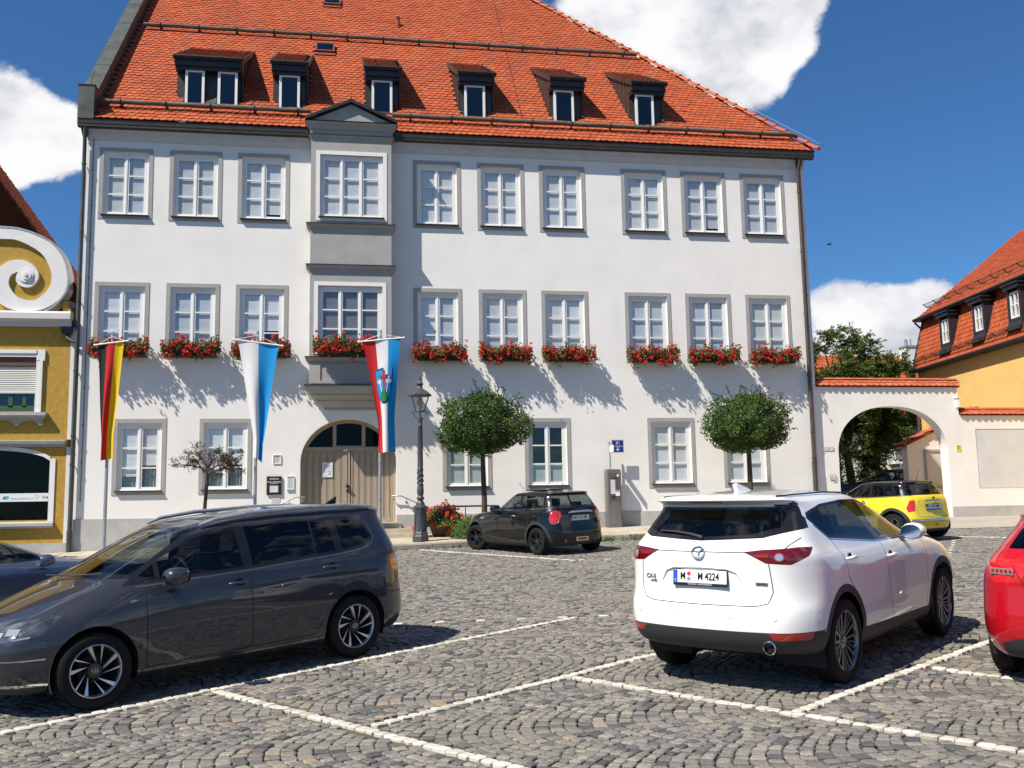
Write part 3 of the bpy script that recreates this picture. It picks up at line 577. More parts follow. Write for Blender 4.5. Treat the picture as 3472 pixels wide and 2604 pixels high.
def tile_template(w, e, n=6, th=.016, lift=.012, tail='round'):
    """beaver-tail tile in (u across, v up the slope, h off the deck): visible face plus rounded front edge"""
    up = e * 1.25; pts = []
    for i in range(n + 1):
        a = math.pi * i / n; pts.append((-w / 2 * math.cos(a), (0.0 if tail == 'flat' else (1 - math.sin(a)) * e * .42)))
    V = [(u, v, lift + th) for u, v in pts] + [(w / 2, up, .004), (-w / 2, up, .004)] + [(u, v, lift - .004) for u, v in pts]
    F = []; k = n + 1
    F += [(i, i + 1, k, k) for i in []]
    quads = []
    # fan the face into quads: left half to top-left corner, right half to top-right corner
    h = n // 2
    for i in range(h): quads.append((k + 1, i, i + 1, k + 1))
    quads.append((k + 1, h, k, k + 1))
    for i in range(h, n): quads.append((k, i, i + 1, k))
    for i in range(n): quads.append((k + 2 + i, k + 3 + i, i + 1, i))
    tris = [(q[0], q[1], q[2]) for q in quads if q[3] == q[0]] + [t for q in quads if q[3] != q[0] for t in ((q[0], q[1], q[2]), (q[0], q[2], q[3]))]
    return np.array(V), np.array(tris)
def tile_field(o, ud, vd, nd, rows, inside, w, e, m, parent, root, singles=300, rs=None, jitter=.006, tiles_name='roof_tile', loff=None, tail='round', n=6, mono=None):
    """rows of tiles on the plane o + u*ud + v*vd. rows = (v0,v1,u0,u1); inside(u,v,point) says where tiles lie"""
    rs = rs or np.random.RandomState(2); o, ud, vd, nd = [np.array(a, float) for a in (o, ud, vd, nd)]; v0, v1, u0, u1 = rows; pos = []
    r = 0; v = v0
    while v < v1:
        u = u0 + (w / 2 if r % 2 else 0)
        while u < u1:
            p = o + u * ud + (v + e * .5) * vd
            if inside(u, v + e * .5, p): pos.append((u, v))
            u += w
        v += e; r += 1
    if not pos: return
    pos = np.array(pos); n_ = len(pos); T, F = tile_template(w * .985, e, n, tail=tail); uv = pos + rs.normal(0, jitter * .5, pos.shape); lift = rs.normal(0, .0025, n_); rot = rs.normal(0, .008, n_)
    tone = np.clip(rs.normal(.5, .22, n_), 0, 1)
    if mono is not None: tone = np.clip(tone * .5 + mono, 0, 1)
    U = T[None, :, 0] + T[None, :, 1] * rot[:, None] + uv[:, :1]; Vv = T[None, :, 1] + uv[:, 1:]; Hh = T[None, :, 2] + lift[:, None]
    PT = o + U[..., None] * ud + Vv[..., None] * vd + Hh[..., None] * nd
    cen = o + uv[:, :1] * ud + (uv[:, 1:] + e * .5) * vd
    uu, vv, d = tocam(cen[:, 0], cen[:, 1], cen[:, 2]); order = np.argsort(d + 1000 * ((np.abs(uu) > .53) | (np.abs(vv) > .4) | (d < 0))); one = np.zeros(n_, bool); one[order[:singles]] = True
    off = np.array(root.location if loff is None else loff)
    rest = ~one
    if rest.any():
        q = PT[rest] - off; nn = len(q); FF = (F[None] + (np.arange(nn) * len(T))[:, None, None]).reshape(-1, 3); link(tiles_name + 's', np_mesh(tiles_name + 's', q.reshape(-1, 3), FF, m, np.repeat(tone[rest], len(F))), parent, kind='stuff')
    for i in np.where(one)[0]:
        c = cen[i]; link(tiles_name, np_mesh(tiles_name, PT[i] - c, F, m, np.repeat(tone[i], len(F))), parent, loc=tuple(c - off))
TW, TE = .2, .2
DORM = [(-10.06, -8.08, [(-9.75, -9.19), (-8.8, -8.22)]), (-7.21, -6.13, [(-6.98, -6.36)]), (-4.38, -3.27, [(-4.17, -3.53)]), (-1.46, -.3, [(-1.26, -.6)]), (1.5, 2.64, [(1.63, 2.29)]), (4.2, 5.36, [(4.35, 4.97)])]
DY, DWY, DTOP = .93, .62, 3.75
HATCH = [(-5.54, 7.5), (-5.7, 4.09)]
def roof_inside(u, v, p):
    y = p[1]; x = p[0]
    if x > hipx(y) - .05: return False
    for a, b, ws in DORM:
        if a + .05 < x < b - .05 and DY + .1 < y < DTOP - .35: return False
        for (c, d) in ws:
            if c - .05 < x < d + .05 and DWY + .02 < y < DY + .2: return False
    for hx_, hy_ in HATCH:
        if abs(x - hx_) < .34 and abs(y - hy_) < .26: return False
    if OX0 - .05 < x < OX1 + .05 and y < .25: return False
    return True
VD = (0, 1 / RL, RS / RL); ND = (0, -RS / RL, 1 / RL)
tile_field((X0 + .1, RY0 - .03, rz(RY0 - .03)), (1, 0, 0), VD, ND, (0, 14.6, 0, 22.2), roof_inside, TW, TE, MAT['tile'], ROOF, TH)
# right-hand hip slope
hv = Vector((-(hipx(RY0) - hx), 0, rz(ridge_y) - rz(RY0))).normalized(); hu = Vector((0, 1, 0)); hn = Vector((hv.z, 0, -hv.x))
def hip_inside(u, v, p): return p[1] > RY0 + (hipx(RY0) - p[0]) / .8157 + .05 and p[1] < 20.6 - (hipx(RY0) - p[0]) / .8157 * .9 and p[1] < 9
tile_field((hipx(RY0) + .02, RY0, rz(RY0) + .0), hu, hv, hn, (0, 14, 0, 12), hip_inside, TW, TE, MAT['tile'], ROOF, TH, singles=0)
# hip caps
def cap_tiles(p0, p1, n, parent, root, m, r=.115, name='hip_tile', up=(0, 0, 1)):
    p0 = Vector(p0); p1 = Vector(p1); d = (p1 - p0); L_ = d.length / n; d.normalize(); sd = d.cross(Vector(up)).normalized(); u = sd.cross(d); rs = np.random.RandomState(4)
    for i in range(n):
        c = p0 + d * L_ * i; b = MB(); k = 8
        for (t, rr, lf) in ((-.02, r * 1.08, .02), (.06, r * 1.1, .02), (.09, r, .008), (L_ + .05, r * .93, -.005)):
            for j in range(k + 1): a = math.pi * j / k; b.v.append(tuple(d * t + sd * rr * math.cos(a) + u * (rr * math.sin(a) * .85 + lf)))
        for s in range(3):
            for j in range(k): q = s * (k + 1) + j; b.q(q, q + 1, q + k + 2, q + k + 1)
        b.q(*range(k + 1))
        o = b.build(name, m, parent, 50, loc=tuple(c - Vector(root.location))); at = o.data.attributes.new('tone', 'FLOAT', 'FACE'); at.data.foreach_set('value', [float(np.clip(rs.normal(.75, .2), 0, 1))] * len(o.data.polygons))
cap_tiles((hipx(RY0) + .05, RY0 - .05, rz(RY0) - .0), (hx, ridge_y, rz(ridge_y) + .03), 38, ROOF, TH, MAT['tile'])
lr = MB(); a = Vector((hipx(RY0) + .12, RY0 - .1, rz(RY0) + .2)); b_ = Vector((hx, ridge_y, rz(ridge_y) + .22)); lr.tube([a + Vector((.12, -.05, -.12)), a, b_], .006, 5); part(lr, 'lightning_rod', MAT['black_metal'], ROOF)
# lightning wires down the slope and vents
lw = MB()
for xs_ in ((.95, 8.6, .55, -.1), (-7.75, .9, -7.85, -.1), (-6.28, .9, -6.3, -.15), (2.72, 3.9, 2.62, -.1), (5.4, 3.8, 5.15, -.1), (-4.8, 1.4, -4.8, .55)): lw.tube([(xs_[0], xs_[1], rz(xs_[1]) + .06), (xs_[2], xs_[3], rz(xs_[3]) + .06)], .007, 4)
part(lw, 'lightning_wire', MAT['black_metal'], ROOF)
for hx_, hy_ in HATCH:
    h = MB(); n_ = Vector(ND); v_ = Vector(VD); c = Vector((hx_, hy_, rz(hy_))) + n_ * .06; h.obox(c, (.33, 0, 0), v_ * .36, n_ * .07); hb = part(h, 'roof_hatch', MAT['tile_dark'], ROOF)
    g = MB().obox(c + n_ * .074, (.27, 0, 0), v_ * .28, n_ * .008); part(g, 'hatch_pane', MAT['pane_dark'], ROOF)
    s = MB().obox(Vector((hx_, hy_, rz(hy_))) + n_ * .05 - v_ * .45, (.36, 0, 0), v_ * .1, n_ * .01); part(s, 'hatch_apron', MAT['tile_dark'], ROOF)
vt = MB(); c = Vector((-3.08, 6.03, rz(6.03))); vt.lathe([(.1, -.1), (.1, .12), (.07, .2), (.07, .34), (.085, .36), (.0, .4)], c, 10); part(vt, 'roof_vent', MAT['deck'], ROOF, 40)
rb = MB().obox(Vector((-.25, 8.75, rz(8.75) + .02)), (.66, 0, 0), Vector(VD) * .2, Vector(ND) * .06); part(rb, 'roof_grille', MAT['galv'], ROOF)
# snow guard logs
for (ya, x0_, x1_, brk) in ((.28, -12.02, 9.62, (-6.0, -3.55)), (4.78, -11.85, 5.72, None)):
    off = Vector(ND) * .17; segs = [(x0_, brk[0]), (brk[1], x1_)] if brk else [(x0_, x1_)]
    for (a, b) in segs:
        lg = MB(); n = int((b - a) / .4); pts = [(a + (b - a) * i / n, ya + off.y + rnd.uniform(-.006, .006), rz(ya) + off.z + rnd.uniform(-.008, .008)) for i in range(n + 1)]
        lg.tube(pts, [.072 + rnd.uniform(-.006, .006) for _ in pts], 10); LG = part(lg, 'snow_guard_log', MAT['log'], None, 60); x = a + .55
        while x < b - .1:
            br = MB(); c = Vector((x, ya, rz(ya))); pr = []
            for i in range(9): t = math.radians(-160 + i * 32); pr.append(c + off + Vector((0, math.sin(t) * .09, -math.cos(t) * .09)))
            br.sweep(pr, [(-.022, -.006), (.022, -.006), (.022, .006), (-.022, .006)], up=(1, 0, 0)); br.obox(c + Vector(ND) * .05 + Vector(VD) * .1, (.02, 0, 0), Vector(VD) * .22, Vector(ND) * .008); br.obox(c + Vector(ND) * .07 - Vector(VD) * .03, (.02, 0, 0), Vector(VD) * .012, Vector(ND) * .06)
            part(br, 'log_bracket', MAT['black_metal'], LG); x += 1.27
# left parapet with folded sheet coping
for i in range(9):
    y0, y1 = .1 + i * 1.28, .1 + (i + 1) * 1.28; pp = MB(); g = .012
    pp.prism([(-12.53, y0 + g, rz(y0 + g) + .62), (-12.09, y0 + g, rz(y0 + g) + .62), (-12.09, y0 + g, rz(y0) - .05), (-12.53, y0 + g, rz(y0) - .6)], (0, y1 - y0 - g, (y1 - y0 - g) * RS)); pp.box(-12.54, -12.08, y1 - .012, y1 + .012, rz(y1) + .56, rz(y1) + .645); part(pp, 'parapet_coping', MAT['patina'])
pc = MB().box(-12.53, -12.09, -.3, .12, 13.2, 14.2); pc.box(-12.55, -12.07, -.32, .14, 14.2, 14.225); part(pc, 'parapet_end', MAT['patina'])
lw2 = MB().tube([(-12.2, -.31, 14.2), (-12.15, -.1, 14.75)], .008, 4); part(lw2, 'lightning_wire', MAT['black_metal'])
# dormers ----------------------------------------------------------------------
def dormer(a, b, ws):
    zt = 15.42; bx = MB(); yb = (zt - 13.51) / RS + .4; sl = (17.42 - 15.62) / (DTOP - .5)
    top = lambda y: 15.6 + sl * (y - .5)
    # side cheeks, standing seam
    for x, s in ((a + .03, -1), (b - .03, 1)):
        bx.prism([(x, DY, rz(DY) - .05), (x, DY, top(DY) - .08), (x, DTOP, top(DTOP) - .08), (x, DTOP, rz(DTOP) - .1)], (-s * .04, 0, 0))
        for i in range(1, 6):
            yy = DY + i * .42
            if top(yy) - .1 > rz(yy): bx.box(x - .004 if s > 0 else x - .018, x + .018 if s > 0 else x + .004, yy, yy + .015, rz(yy) - .02, top(yy) - .12)
    # front wall above and between the windows
    bx.box(a + .075, b - .075, DY - .06, DY, rz(DY) - .02, top(DY) - .1)
    DM = part(bx, 'dormer', MAT['dark_metal'])
    f = MB(); f.box(a, b, .53, DY, 15.34, 15.56); f.box(a + .02, b - .02, .6, DY, 15.24, 15.34); part(f, 'fascia', MAT['black_metal'], DM)
    for (c, d) in ws:
        wz0, wz1 = rz(DWY) - .02, 15.26; fr = MB(); y = DWY + .02; w = .075
        fr.box(c, c + w, y, y + .07, wz0, wz1); fr.box(d - w, d, y, y + .07, wz0, wz1); fr.box(c + w, d - w, y, y + .07, wz1 - w, wz1); fr.box(c + w, d - w, y, y + .07, wz0, wz0 + .06); fr.box(c - .02, d + .02, y - .03, y + .02, wz1 + .002, wz1 + .035); part(fr, 'window_frame', MAT['timber_white'], DM)
        part(MB().box(c + w - .01, d - w + .01, y + .03, y + .036, wz0 + .05, wz1 - w + .01), 'pane', MAT['pane_dark'], DM); part(MB().box(c + .01, d - .01, y + .075, DY + .1, wz0 - .1, wz1), 'window_backing', MAT['room'], DM)
        part(MB().prism([(c - .06, y - .1, rz(y - .1) + .035), (d + .06, y - .1, rz(y - .1) + .035), (d + .06, y + .04, rz(y) + .035), (c - .06, y + .04, rz(y) + .035)], (0, 0, .02)), 'window_apron', MAT['dark_metal'], DM)
        for x, s in ((c - .01, -1), (d + .01, 1)):
            part(MB().prism([(x, y - .02, rz(y) + .01), (x, DY, rz(DY) + .3), (x, DY, rz(DY) - .1), (x, y + .05, rz(y) - .1)], (s * .03, 0, 0)), 'jamb', MAT['black_metal'], DM)
    if len(ws) == 2: part(MB().prism([(ws[0][1] + .05, .64, rz(.64) + .03), (ws[1][0] - .05, .64, rz(.64) + .03), (ws[1][0] - .05, DY, rz(DY) + .08), (ws[0][1] + .05, DY, rz(DY) + .08)], (0, 0, .03)), 'apron', MAT['patina'], DM)
    rf = MB(); rf.prism([(a - .02, .47, top(.47) - .06), (a - .02, DTOP, top(DTOP) - .06), (a - .02, DTOP, top(DTOP) + .01), (a - .02, .47, top(.47) + .01)], (b - a + .04, 0, 0)); part(rf, 'dormer_roof', MAT['dark_metal'], DM)
    for s, x in ((-1, a - .05), (1, b + .005)): part(MB().prism([(x, .45, top(.45) - .1), (x, DTOP, top(DTOP) - .1), (x, DTOP, top(DTOP) + .05), (x, .45, top(.45) + .05)], (.045, 0, 0)), 'barge_board', MAT['dark_metal'], DM)
    L_ = math.hypot(1, sl); tile_field((a + .03, .46, top(.46) + .012), (1, 0, 0), (0, 1 / L_, sl / L_), (0, -sl / L_, 1 / L_), (0, (DTOP - .5) * L_ - .1, .05, b - a - .08), lambda u, v, p: True, .16, .2, MAT['tile_dark'], DM, TH, singles=60, tiles_name='dormer_tile')
    g = MB().tube([(a - .02, .46, 15.6), (b + .02, .46, 15.6)], .045, 8); g.tube([(b - .06, .44, 15.58), (b - .03, .62, 15.3), (b - .03, .9, 15.15), (b - .03, .92, rz(.92) + .1), (b - .02, .8, rz(.8) + .06)], .035, 8); part(g, 'dormer_gutter', MAT['black_metal'], DM, 60)
for d in DORM: dormer(*d)
# downpipes --------------------------------------------------------------------
def downpipe(x, ztop, m, lower=None, y=-.11):
    d = MB(); d.tube([(x + .02, -.24, 13.02), (x + .01, -.22, 12.85), (x, y, 12.55), (x, y, ztop)], .055, 10); d.tube([(x, y, ztop), (x, y, BASE + .35)], .055, 10)
    for z in (11.9, 9.9, 7.9, 5.9, 4.1, 3.3): d.tube([(x, y, z - .03), (x, y, z + .03)], .066, 10); d.box(x - .012, x + .012, y + .03, -.0, z - .012, z + .012)
    D_ = part(d, 'downpipe', m, None, 50)
    if lower: part(MB().tube([(x, y, lower), (x, y, BASE + .3)], .068, 10), 'stand_pipe', MAT['copper_pipe'], D_, 50)
downpipe(-12.34, 11, MAT['patina'], 1.5, -.13); downpipe(9.5, 11, MAT['copper_pipe'], 3.2)
hp = MB(); hp.prism([(9.42, -.3, 13.0), (9.62, -.3, 13.0), (9.58, -.2, 12.72), (9.46, -.2, 12.72)], (0, .14, 0)); part(hp, 'rainwater_head', MAT['dark_metal']); hp = MB(); hp.prism([(-12.44, -.3, 13.0), (-12.24, -.3, 13.0), (-12.28, -.2, 12.72), (-12.4, -.2, 12.72)], (0, .14, 0)); part(hp, 'rainwater_head', MAT['dark_metal'])
for x, zb in ((9.62, 2.2), (-12.12, 2.3)):
    cbl = MB(); cbl.tube([(x, -.03, 12.7), (x, -.02, 8), (x + .01, -.025, 4), (x, -.03, zb)], .009, 5)
    for z in np.arange(zb, 12.6, 1.05): cbl.lathe([(.022, -.012), (.022, .012)], (x, -.03, z), 8)
    part(cbl, 'lightning_cable', MAT['black_metal'])
# the door ----------------------------------------------------------------------
db = MB(); DYp = .34
db.box(DC - DHW + .0, DC - DHW + .1, DYp - .02, DYp + .06, 1.5, DSP); db.box(DC + DHW - .1, DC + DHW, DYp - .02, DYp + .06, 1.5, DSP)
inn = [(DC - (DHW - .1) * math.cos(t), DSP + (DH - .1) * math.sin(t)) for t in [math.pi * i / 32 for i in range(33)]]
for i in range(32):
    a, b, c, d = arc[i], arc[i + 1], inn[i + 1], inn[i]; db.poly([(a[0], DYp - .02, a[1]), (d[0], DYp - .02, d[1]), (c[0], DYp - .02, c[1]), (b[0], DYp - .02, b[1])]); db.poly([(d[0], DYp - .02, d[1]), (d[0], DYp + .06, d[1]), (c[0], DYp + .06, c[1]), (c[0], DYp - .02, c[1])])
db.box(DC - DHW + .1, DC + DHW - .1, DYp - .04, DYp + .06, 3.64, 3.76)
for mx_ in (-5.24, -4.4): h = DSP + (DH - .1) * math.sqrt(1 - ((mx_ - DC) / (DHW - .1)) ** 2); db.box(mx_ - .05, mx_ + .05, DYp - .03, DYp + .05, 3.762, h)
db.box(-5.188, -4.452, DYp - .012, DYp + .04, 3.762, 3.8)
DOORO = part(db, 'door', MAT['oak'])
def fan_pane(xa, xb):
    pts = [(xa, DYp + .012, 3.76)]; n = 10; pts = []
    for i in range(n + 1): x = xa + (xb - xa) * i / n; h = DSP + (DH - .09) * math.sqrt(max(0, 1 - ((x - DC) / (DHW - .09)) ** 2)); pts.append((x, DYp + .012, max(3.77, h)))
    part(MB().prism([(xb, DYp + .012, 3.76), (xa, DYp + .012, 3.76)] + pts, (0, .006, 0)), 'fanlight_pane', MAT['pane_black'], DOORO)
fan_pane(DC - DHW + .14, -5.29); fan_pane(-5.19, -4.45); fan_pane(-4.35, DC + DHW - .14)
for s in (-1, 1):
    lx0, lx1 = (DC - DHW + .1, DC + .045) if s < 0 else (DC + .055, DC + DHW - .1)
    lf = MB().box(lx0 + .004, lx1 - .004, DYp + .03, DYp + .07, 1.58, 3.636); lf.box(lx0 + .004, lx0 + .06, DYp, DYp + .03, 1.58, 3.636); lf.box(lx1 - .06, lx1 - .004, DYp - (.02 if s < 0 else 0), DYp + .03, 1.58, 3.636); lf.box(lx0 + .06, lx1 - .06, DYp, DYp + .03, 3.57, 3.636); lf.box(lx0 + .06, lx1 - .06, DYp - .01, DYp + .03, 1.58, 1.7); part(lf, 'door_leaf', MAT['oak'], DOORO)
    n = 6; w = (lx1 - lx0 - .12) / n
    for i in range(n): x = lx0 + .06 + i * w; part(MB().box(x + .028, x + w - .028, DYp + .006, DYp + .03, 1.7, 3.57), 'board', MAT['oak'], DOORO); part(MB().box(x - .014, x + .014, DYp + .01, DYp + .03, 1.7, 3.57), 'board', MAT['oak'], DOORO) if i else None
kn = MB().lathe([(.05, 0), (.05, -.02), (.02, -.03), (.02, -.05), (.04, -.06), (.045, -.085), (.0, -.1)], (-4.86, DYp - .02, 2.62), 12, 'y'); kn.lathe([(.04, 0), (.04, -.02), (.0, -.03)], (-4.86, DYp - .02, 2.48), 12, 'y'); kn.box(-4.87, -4.76, DYp - .06, DYp - .04, 2.49, 2.51); part(kn, 'door_knob', mat('dark_bronze', (.05, .03, .02), .4, .8), DOORO, 50)
part(MB().box(-6.2, -3.46, .02, .6, 1.4, 1.575), 'threshold', MAT['sandstone'])
for i, (x1_, yf, zt) in enumerate(((-3.33, -.32, 1.535), (-3.02, -.64, 1.385), (-2.78, -.96, 1.245))):
    xl = -9.66 - x1_; s = MB(); g = .004; z0 = 1.0
    s.box(xl + g, x1_ - g, yf, (.3 if i == 0 else -.005), z0, zt) if i == 0 else s.box(xl, x1_, yf, -.004, z0, zt)
    part(s, 'step', MAT['sandstone'])
# handrails beside the steps
for sgn in (-1, 1):
    xx = lambda d: DC + sgn * d; h = MB(); pts = [(xx(1.22), -.09, 2.29), (xx(1.24), -.12, 2.31), (xx(1.5), -.13, 2.31), (xx(1.95), -.13, 2.1), (xx(2.35), -.13, 1.92), (xx(2.5), -.13, 1.9), (xx(2.56), -.06, 1.9)]; h.tube(pts, .02, 8)
    for d, z in ((1.3, 2.31), (1.66, 2.23), (2.3, 1.94)): h.tube([(xx(d), -.13, z), (xx(d), -.12, z - .09), (xx(d), -.002, z - .1)], .01, 6); h.lathe([(.035, 0), (.035, -.012)], (xx(d), -.002, z - .1), 10, 'y')
    part(h, 'handrail', MAT['galv'], None, 50)
# ================================================================ NEIGHBOURING BUILDINGS
MAT['ochre'] = mat('ochre_roughcast', (.47, .285, .05), .95, var=.16, vscale=7, bump=.9, bscale=32, dist=.012)
MAT['yellow_wall'] = mat('yellow_render', (.76, .50, .17), .93, var=.07, vscale=1.5, bump=.3, bscale=25, dist=.006, dirt=((.62, .39, .12), 2.5, .6, .6))
MAT['scroll'] = mat('white_stucco', (.78, .76, .74), .9, var=.05, vscale=3, bump=.3, bscale=10, dist=.008)
MAT['green_frame'] = mat('green_window_frame', (.04, .09, .05), .45)
MAT['brown_box'] = mat('brown_shutter_box', (.13, .06, .035), .6)
MAT['shutter'] = mat('roller_shutter', (.62, .62, .58), .5)
MAT['pale_wall'] = mat('pale_green_render', (.70, .74, .68), .92, var=.05, vscale=1.2)
MAT['panel'] = mat('grey_plaster_panel', (.60, .60, .60), .9, var=.08, vscale=1.6, bump=.2, bscale=14, dist=.004, dirt=((.42, .42, .43), 1.7, .62, .7))
MAT['coping'] = mat_attr('coping_tile', [(0, (.40, .095, .045)), (1, (.52, .145, .07))], .8, .2, 40, .003, var=.15, vscale=14)
def catmull(pts, n=6, closed=False):
    P_ = [np.array(p, float) for p in pts]; out = []; k = len(P_)
    for i in range(k if closed else k - 1):
        p0, p1, p2, p3 = (P_[(i - 1) % k], P_[i], P_[(i + 1) % k], P_[(i + 2) % k]) if closed else (P_[max(i - 1, 0)], P_[i], P_[i + 1], P_[min(i + 2, k - 1)])
        for j in range(n): t = j / n; out.append(.5 * ((2 * p1) + (p2 - p0) * t + (2 * p0 - 5 * p1 + 4 * p2 - p3) * t * t + (3 * p1 - p0 - 3 * p2 + p3) * t ** 3))
    if not closed: out.append(P_[-1])
    return out
# ---- ochre house on the left
OH = thing('ochre_house', 'ochre roughcast house with white scroll gable beside the town hall', 'building', (-15.2, 0, .9))
def oh(mb, name, m, parent=None, smooth=None): return part(mb, name, m, parent, smooth, root=OH)
gab = catmull([(-16.6, 10.3), (-15.6, 10.05), (-14.54, 9.96), (-14.07, 9.93), (-13.59, 9.79), (-13.11, 9.53), (-12.81, 9.12), (-12.67, 8.58), (-12.72, 8.17), (-12.94, 7.84), (-13.26, 7.6)], 5)
XR = -12.53
shopw = (-16.4, -12.94, 1.8, 3.6); upw = (-14.75, -13.4, 4.78, 6.3)
w = MB(); wall_panel(w, -18.5, XR, .5, 7.56, 0.0, [upw, (-16.4, -12.94, 1.8, 3.72, 'x')], .16)
def shop_arc(x): return 3.36 + .36 * math.sqrt(max(0, 1 - ((x + 14.67) / 1.75) ** 2))
n = 20; xa = [-16.4 + 3.46 * i / n for i in range(n + 1)]
for i in range(n): a, b = xa[i], xa[i + 1]; w.poly([(a, 0, shop_arc(a)), (b, 0, shop_arc(b)), (b, 0, 3.72), (a, 0, 3.72)]); w.poly([(a, 0, shop_arc(a)), (a, .22, shop_arc(a)), (b, .22, shop_arc(b)), (b, 0, shop_arc(b))])
w.poly([(-12.94, 0, 1.8), (-12.94, .22, 1.8), (-12.94, .22, 3.36), (-12.94, 0, 3.36)][::-1]); w.poly([(-16.4, 0, 1.8), (-12.94, 0, 1.8), (-12.94, .22, 1.8), (-16.4, .22, 1.8)])
w.poly([(XR, 0, .5), (XR, 3.5, .5), (XR, 3.5, 7.6), (XR, 0, 7.6)]); w.poly([(-18.5, 0, .5), (-18.5, 0, 7.5), (-18.5, 12, 7.5), (-18.5, 12, .5)][::-1])
oh(w, 'wall', MAT['ochre'])
g = MB(); g.prism([(-18.5, 0.0, 7.56), (XR - .75, .0, 7.56)] + [(x, 0.0, z) for x, z in [tuple(q) for q in gab][::-1]] + [(-18.5, 0.0, 10.4)], (0, .34, 0)); oh(g, 'gable', MAT['ochre'])
cp = MB()
for (a, b) in zip(gab[:-1], gab[1:]):
    d = b - a; nn = np.array([d[1], -d[0]]) / np.hypot(*d) * -1.0; q = [a, b, b + nn * .05, a + nn * .05]; cp.prism([(p[0], -.1, p[1]) for p in q], (0, .5, 0))
oh(cp, 'gable_coping', MAT['galv'])
cen = [(-16.2, 10.0, .32), (-15.3, 9.86, .31), (-14.53, 9.8, .31), (-14.06, 9.775, .31), (-13.58, 9.6, .36), (-13.19, 9.32, .4), (-12.945, 8.9, .43), (-12.88, 8.52, .42), (-12.94, 8.2, .43), (-13.17, 7.92, .38), (-13.5, 7.75, .3), (-13.95, 7.78, .36), (-14.27, 7.98, .46), (-14.42, 8.33, .42), (-14.34, 8.68, .38), (-14.08, 8.86, .36), (-13.8, 8.83, .36), (-13.61, 8.63, .35), (-13.7, 8.42, .3), (-13.88, 8.46, .28), (-13.9, 8.62, .2), (-13.78, 8.66, .12)]
rib = catmull(cen, 5); sv = MB(); k = len(rib)
for i, c in enumerate(rib):
    a = rib[max(i - 1, 0)]; b = rib[min(i + 1, k - 1)]; d = (b - a)[:2]; d = d / np.hypot(*d); nn = np.array([-d[1], d[0]]) * c[2] / 2; o = c[:2] + nn; q = c[:2] - nn; sv.v += [(o[0], -.09, o[1]), (q[0], -.09, q[1]), (o[0], -.002, o[1]), (q[0], -.002, q[1])]
for i in range(k - 1): a = 4 * i; b = a + 4; sv.q(a, a + 1, b + 1, b); sv.q(a + 2, a, b, b + 2); sv.q(a + 1, a + 3, b + 3, b + 1)
SV = oh(sv, 'scroll', MAT['scroll'])
ey = MB(); ey.lathe([(.2, -.002), (.2, -.12), (.0, -.12)], (-13.77, 0, 8.61), 24, 'y'); ey.lathe([(.12, -.12), (.12, -.15), (.0, -.15)], (-13.74, 0, 8.6), 20, 'y'); ey.lathe([(.045, -.15), (.045, -.18), (0, -.18)], (-13.76, 0, 8.62), 12, 'y'); oh(ey, 'scroll_eye', MAT['scroll'], SV, 40)
co = MB(); co.prism([(-18.5, y, z) for y, z in ((-.002, 7.16), (-.14, 7.16), (-.16, 7.28), (-.26, 7.33), (-.3, 7.34), (-.3, 7.5), (-.25, 7.56), (-.002, 7.56))], (6.0, 0, 0)); oh(co, 'cornice', MAT['pale_trim'])
oh(MB().box(-12.78, -12.56, .0, .3, 7.562, 7.9), 'gable_foot', MAT['ochre'])
bd = MB().prism([(-18.5, y, z) for y, z in ((-.002, 3.8), (-.1, 3.8), (-.1, 3.86), (-.14, 3.88), (-.16, 3.96), (-.002, 3.98))], (5.95, 0, 0)); oh(bd, 'string_course', MAT['plinth'])
qn = MB(); 
for z0, z1 in ((4.0, 7.15), (1.0, 3.79)): qn.box(XR + .003, XR + .17, -.012, .3, z0, z1)
oh(qn, 'corner_strip', MAT['scroll'])
oh(MB().box(-18.5, XR + .18, -.03, -.004, .5, 1.17), 'plinth', MAT['plinth'])
# upper window
fr = MB(); x0, x1, z0, z1 = upw; fr.box(x0, x0 + .07, .09, .15, z0, z1); fr.box(x1 - .07, x1, .09, .15, z0, z1); fr.box(x0 + .07, x1 - .07, .09, .15, z0, z0 + .12); fr.box(-14.13, -14.01, .085, .15, z0 + .12, z1); fr.box(-13.76, -13.66, .085, .15, z0 + .12, z1); fr.box(x0 + .07, x1 - .07, .085, .15, z0 + .13, z0 + .17)
UW = oh(fr, 'window', MAT['green_frame'])
for a, b in ((x0 + .07, -14.13), (-14.01, -13.76), (-13.66, x1 - .07)): oh(MB().box(a - .005, b + .005, .115, .12, z0 + .17, z1 - .1), 'pane', MAT['pane_dark'], UW)
for s0, s1 in ((x0, x1),): oh(MB().box(s0, s1, .012, .1, 6.06, 6.3), 'shutter_box', MAT['brown_box'], UW)
sh = MB(); z = 6.05
while z > 5.35: sh.prism([(x0 + .09, .06, z - .05), (x0 + .09, .045, z - .025), (x0 + .09, .06, z - .004), (x0 + .09, .075, z - .025)], (x1 - x0 - .12, 0, 0)); z -= .052
sh.box(x0 + .09, x1 - .03, .045, .075, 5.29, 5.345); oh(sh, 'roller_shutter', MAT['shutter'], UW)
su = MB(); t = -.05
su.box(x1, x1 + .17, t, -.003, z0 - .03, 6.2); su.box(x1, x1 + .22, t - .01, -.003, 6.2, 6.5); su.box(x0 - .2, x1, t, -.003, 6.302, 6.4); su.box(x0 - .2, x1, t - .03, -.003, 6.4, 6.5); su.box(x1 + .1, x1 + .17, t - .02, t, z0 - .03, 6.2); su.box(x0 - .22, x0, t, -.003, z0 - .03, 6.302); oh(su, 'surround', MAT['scroll'], UW)
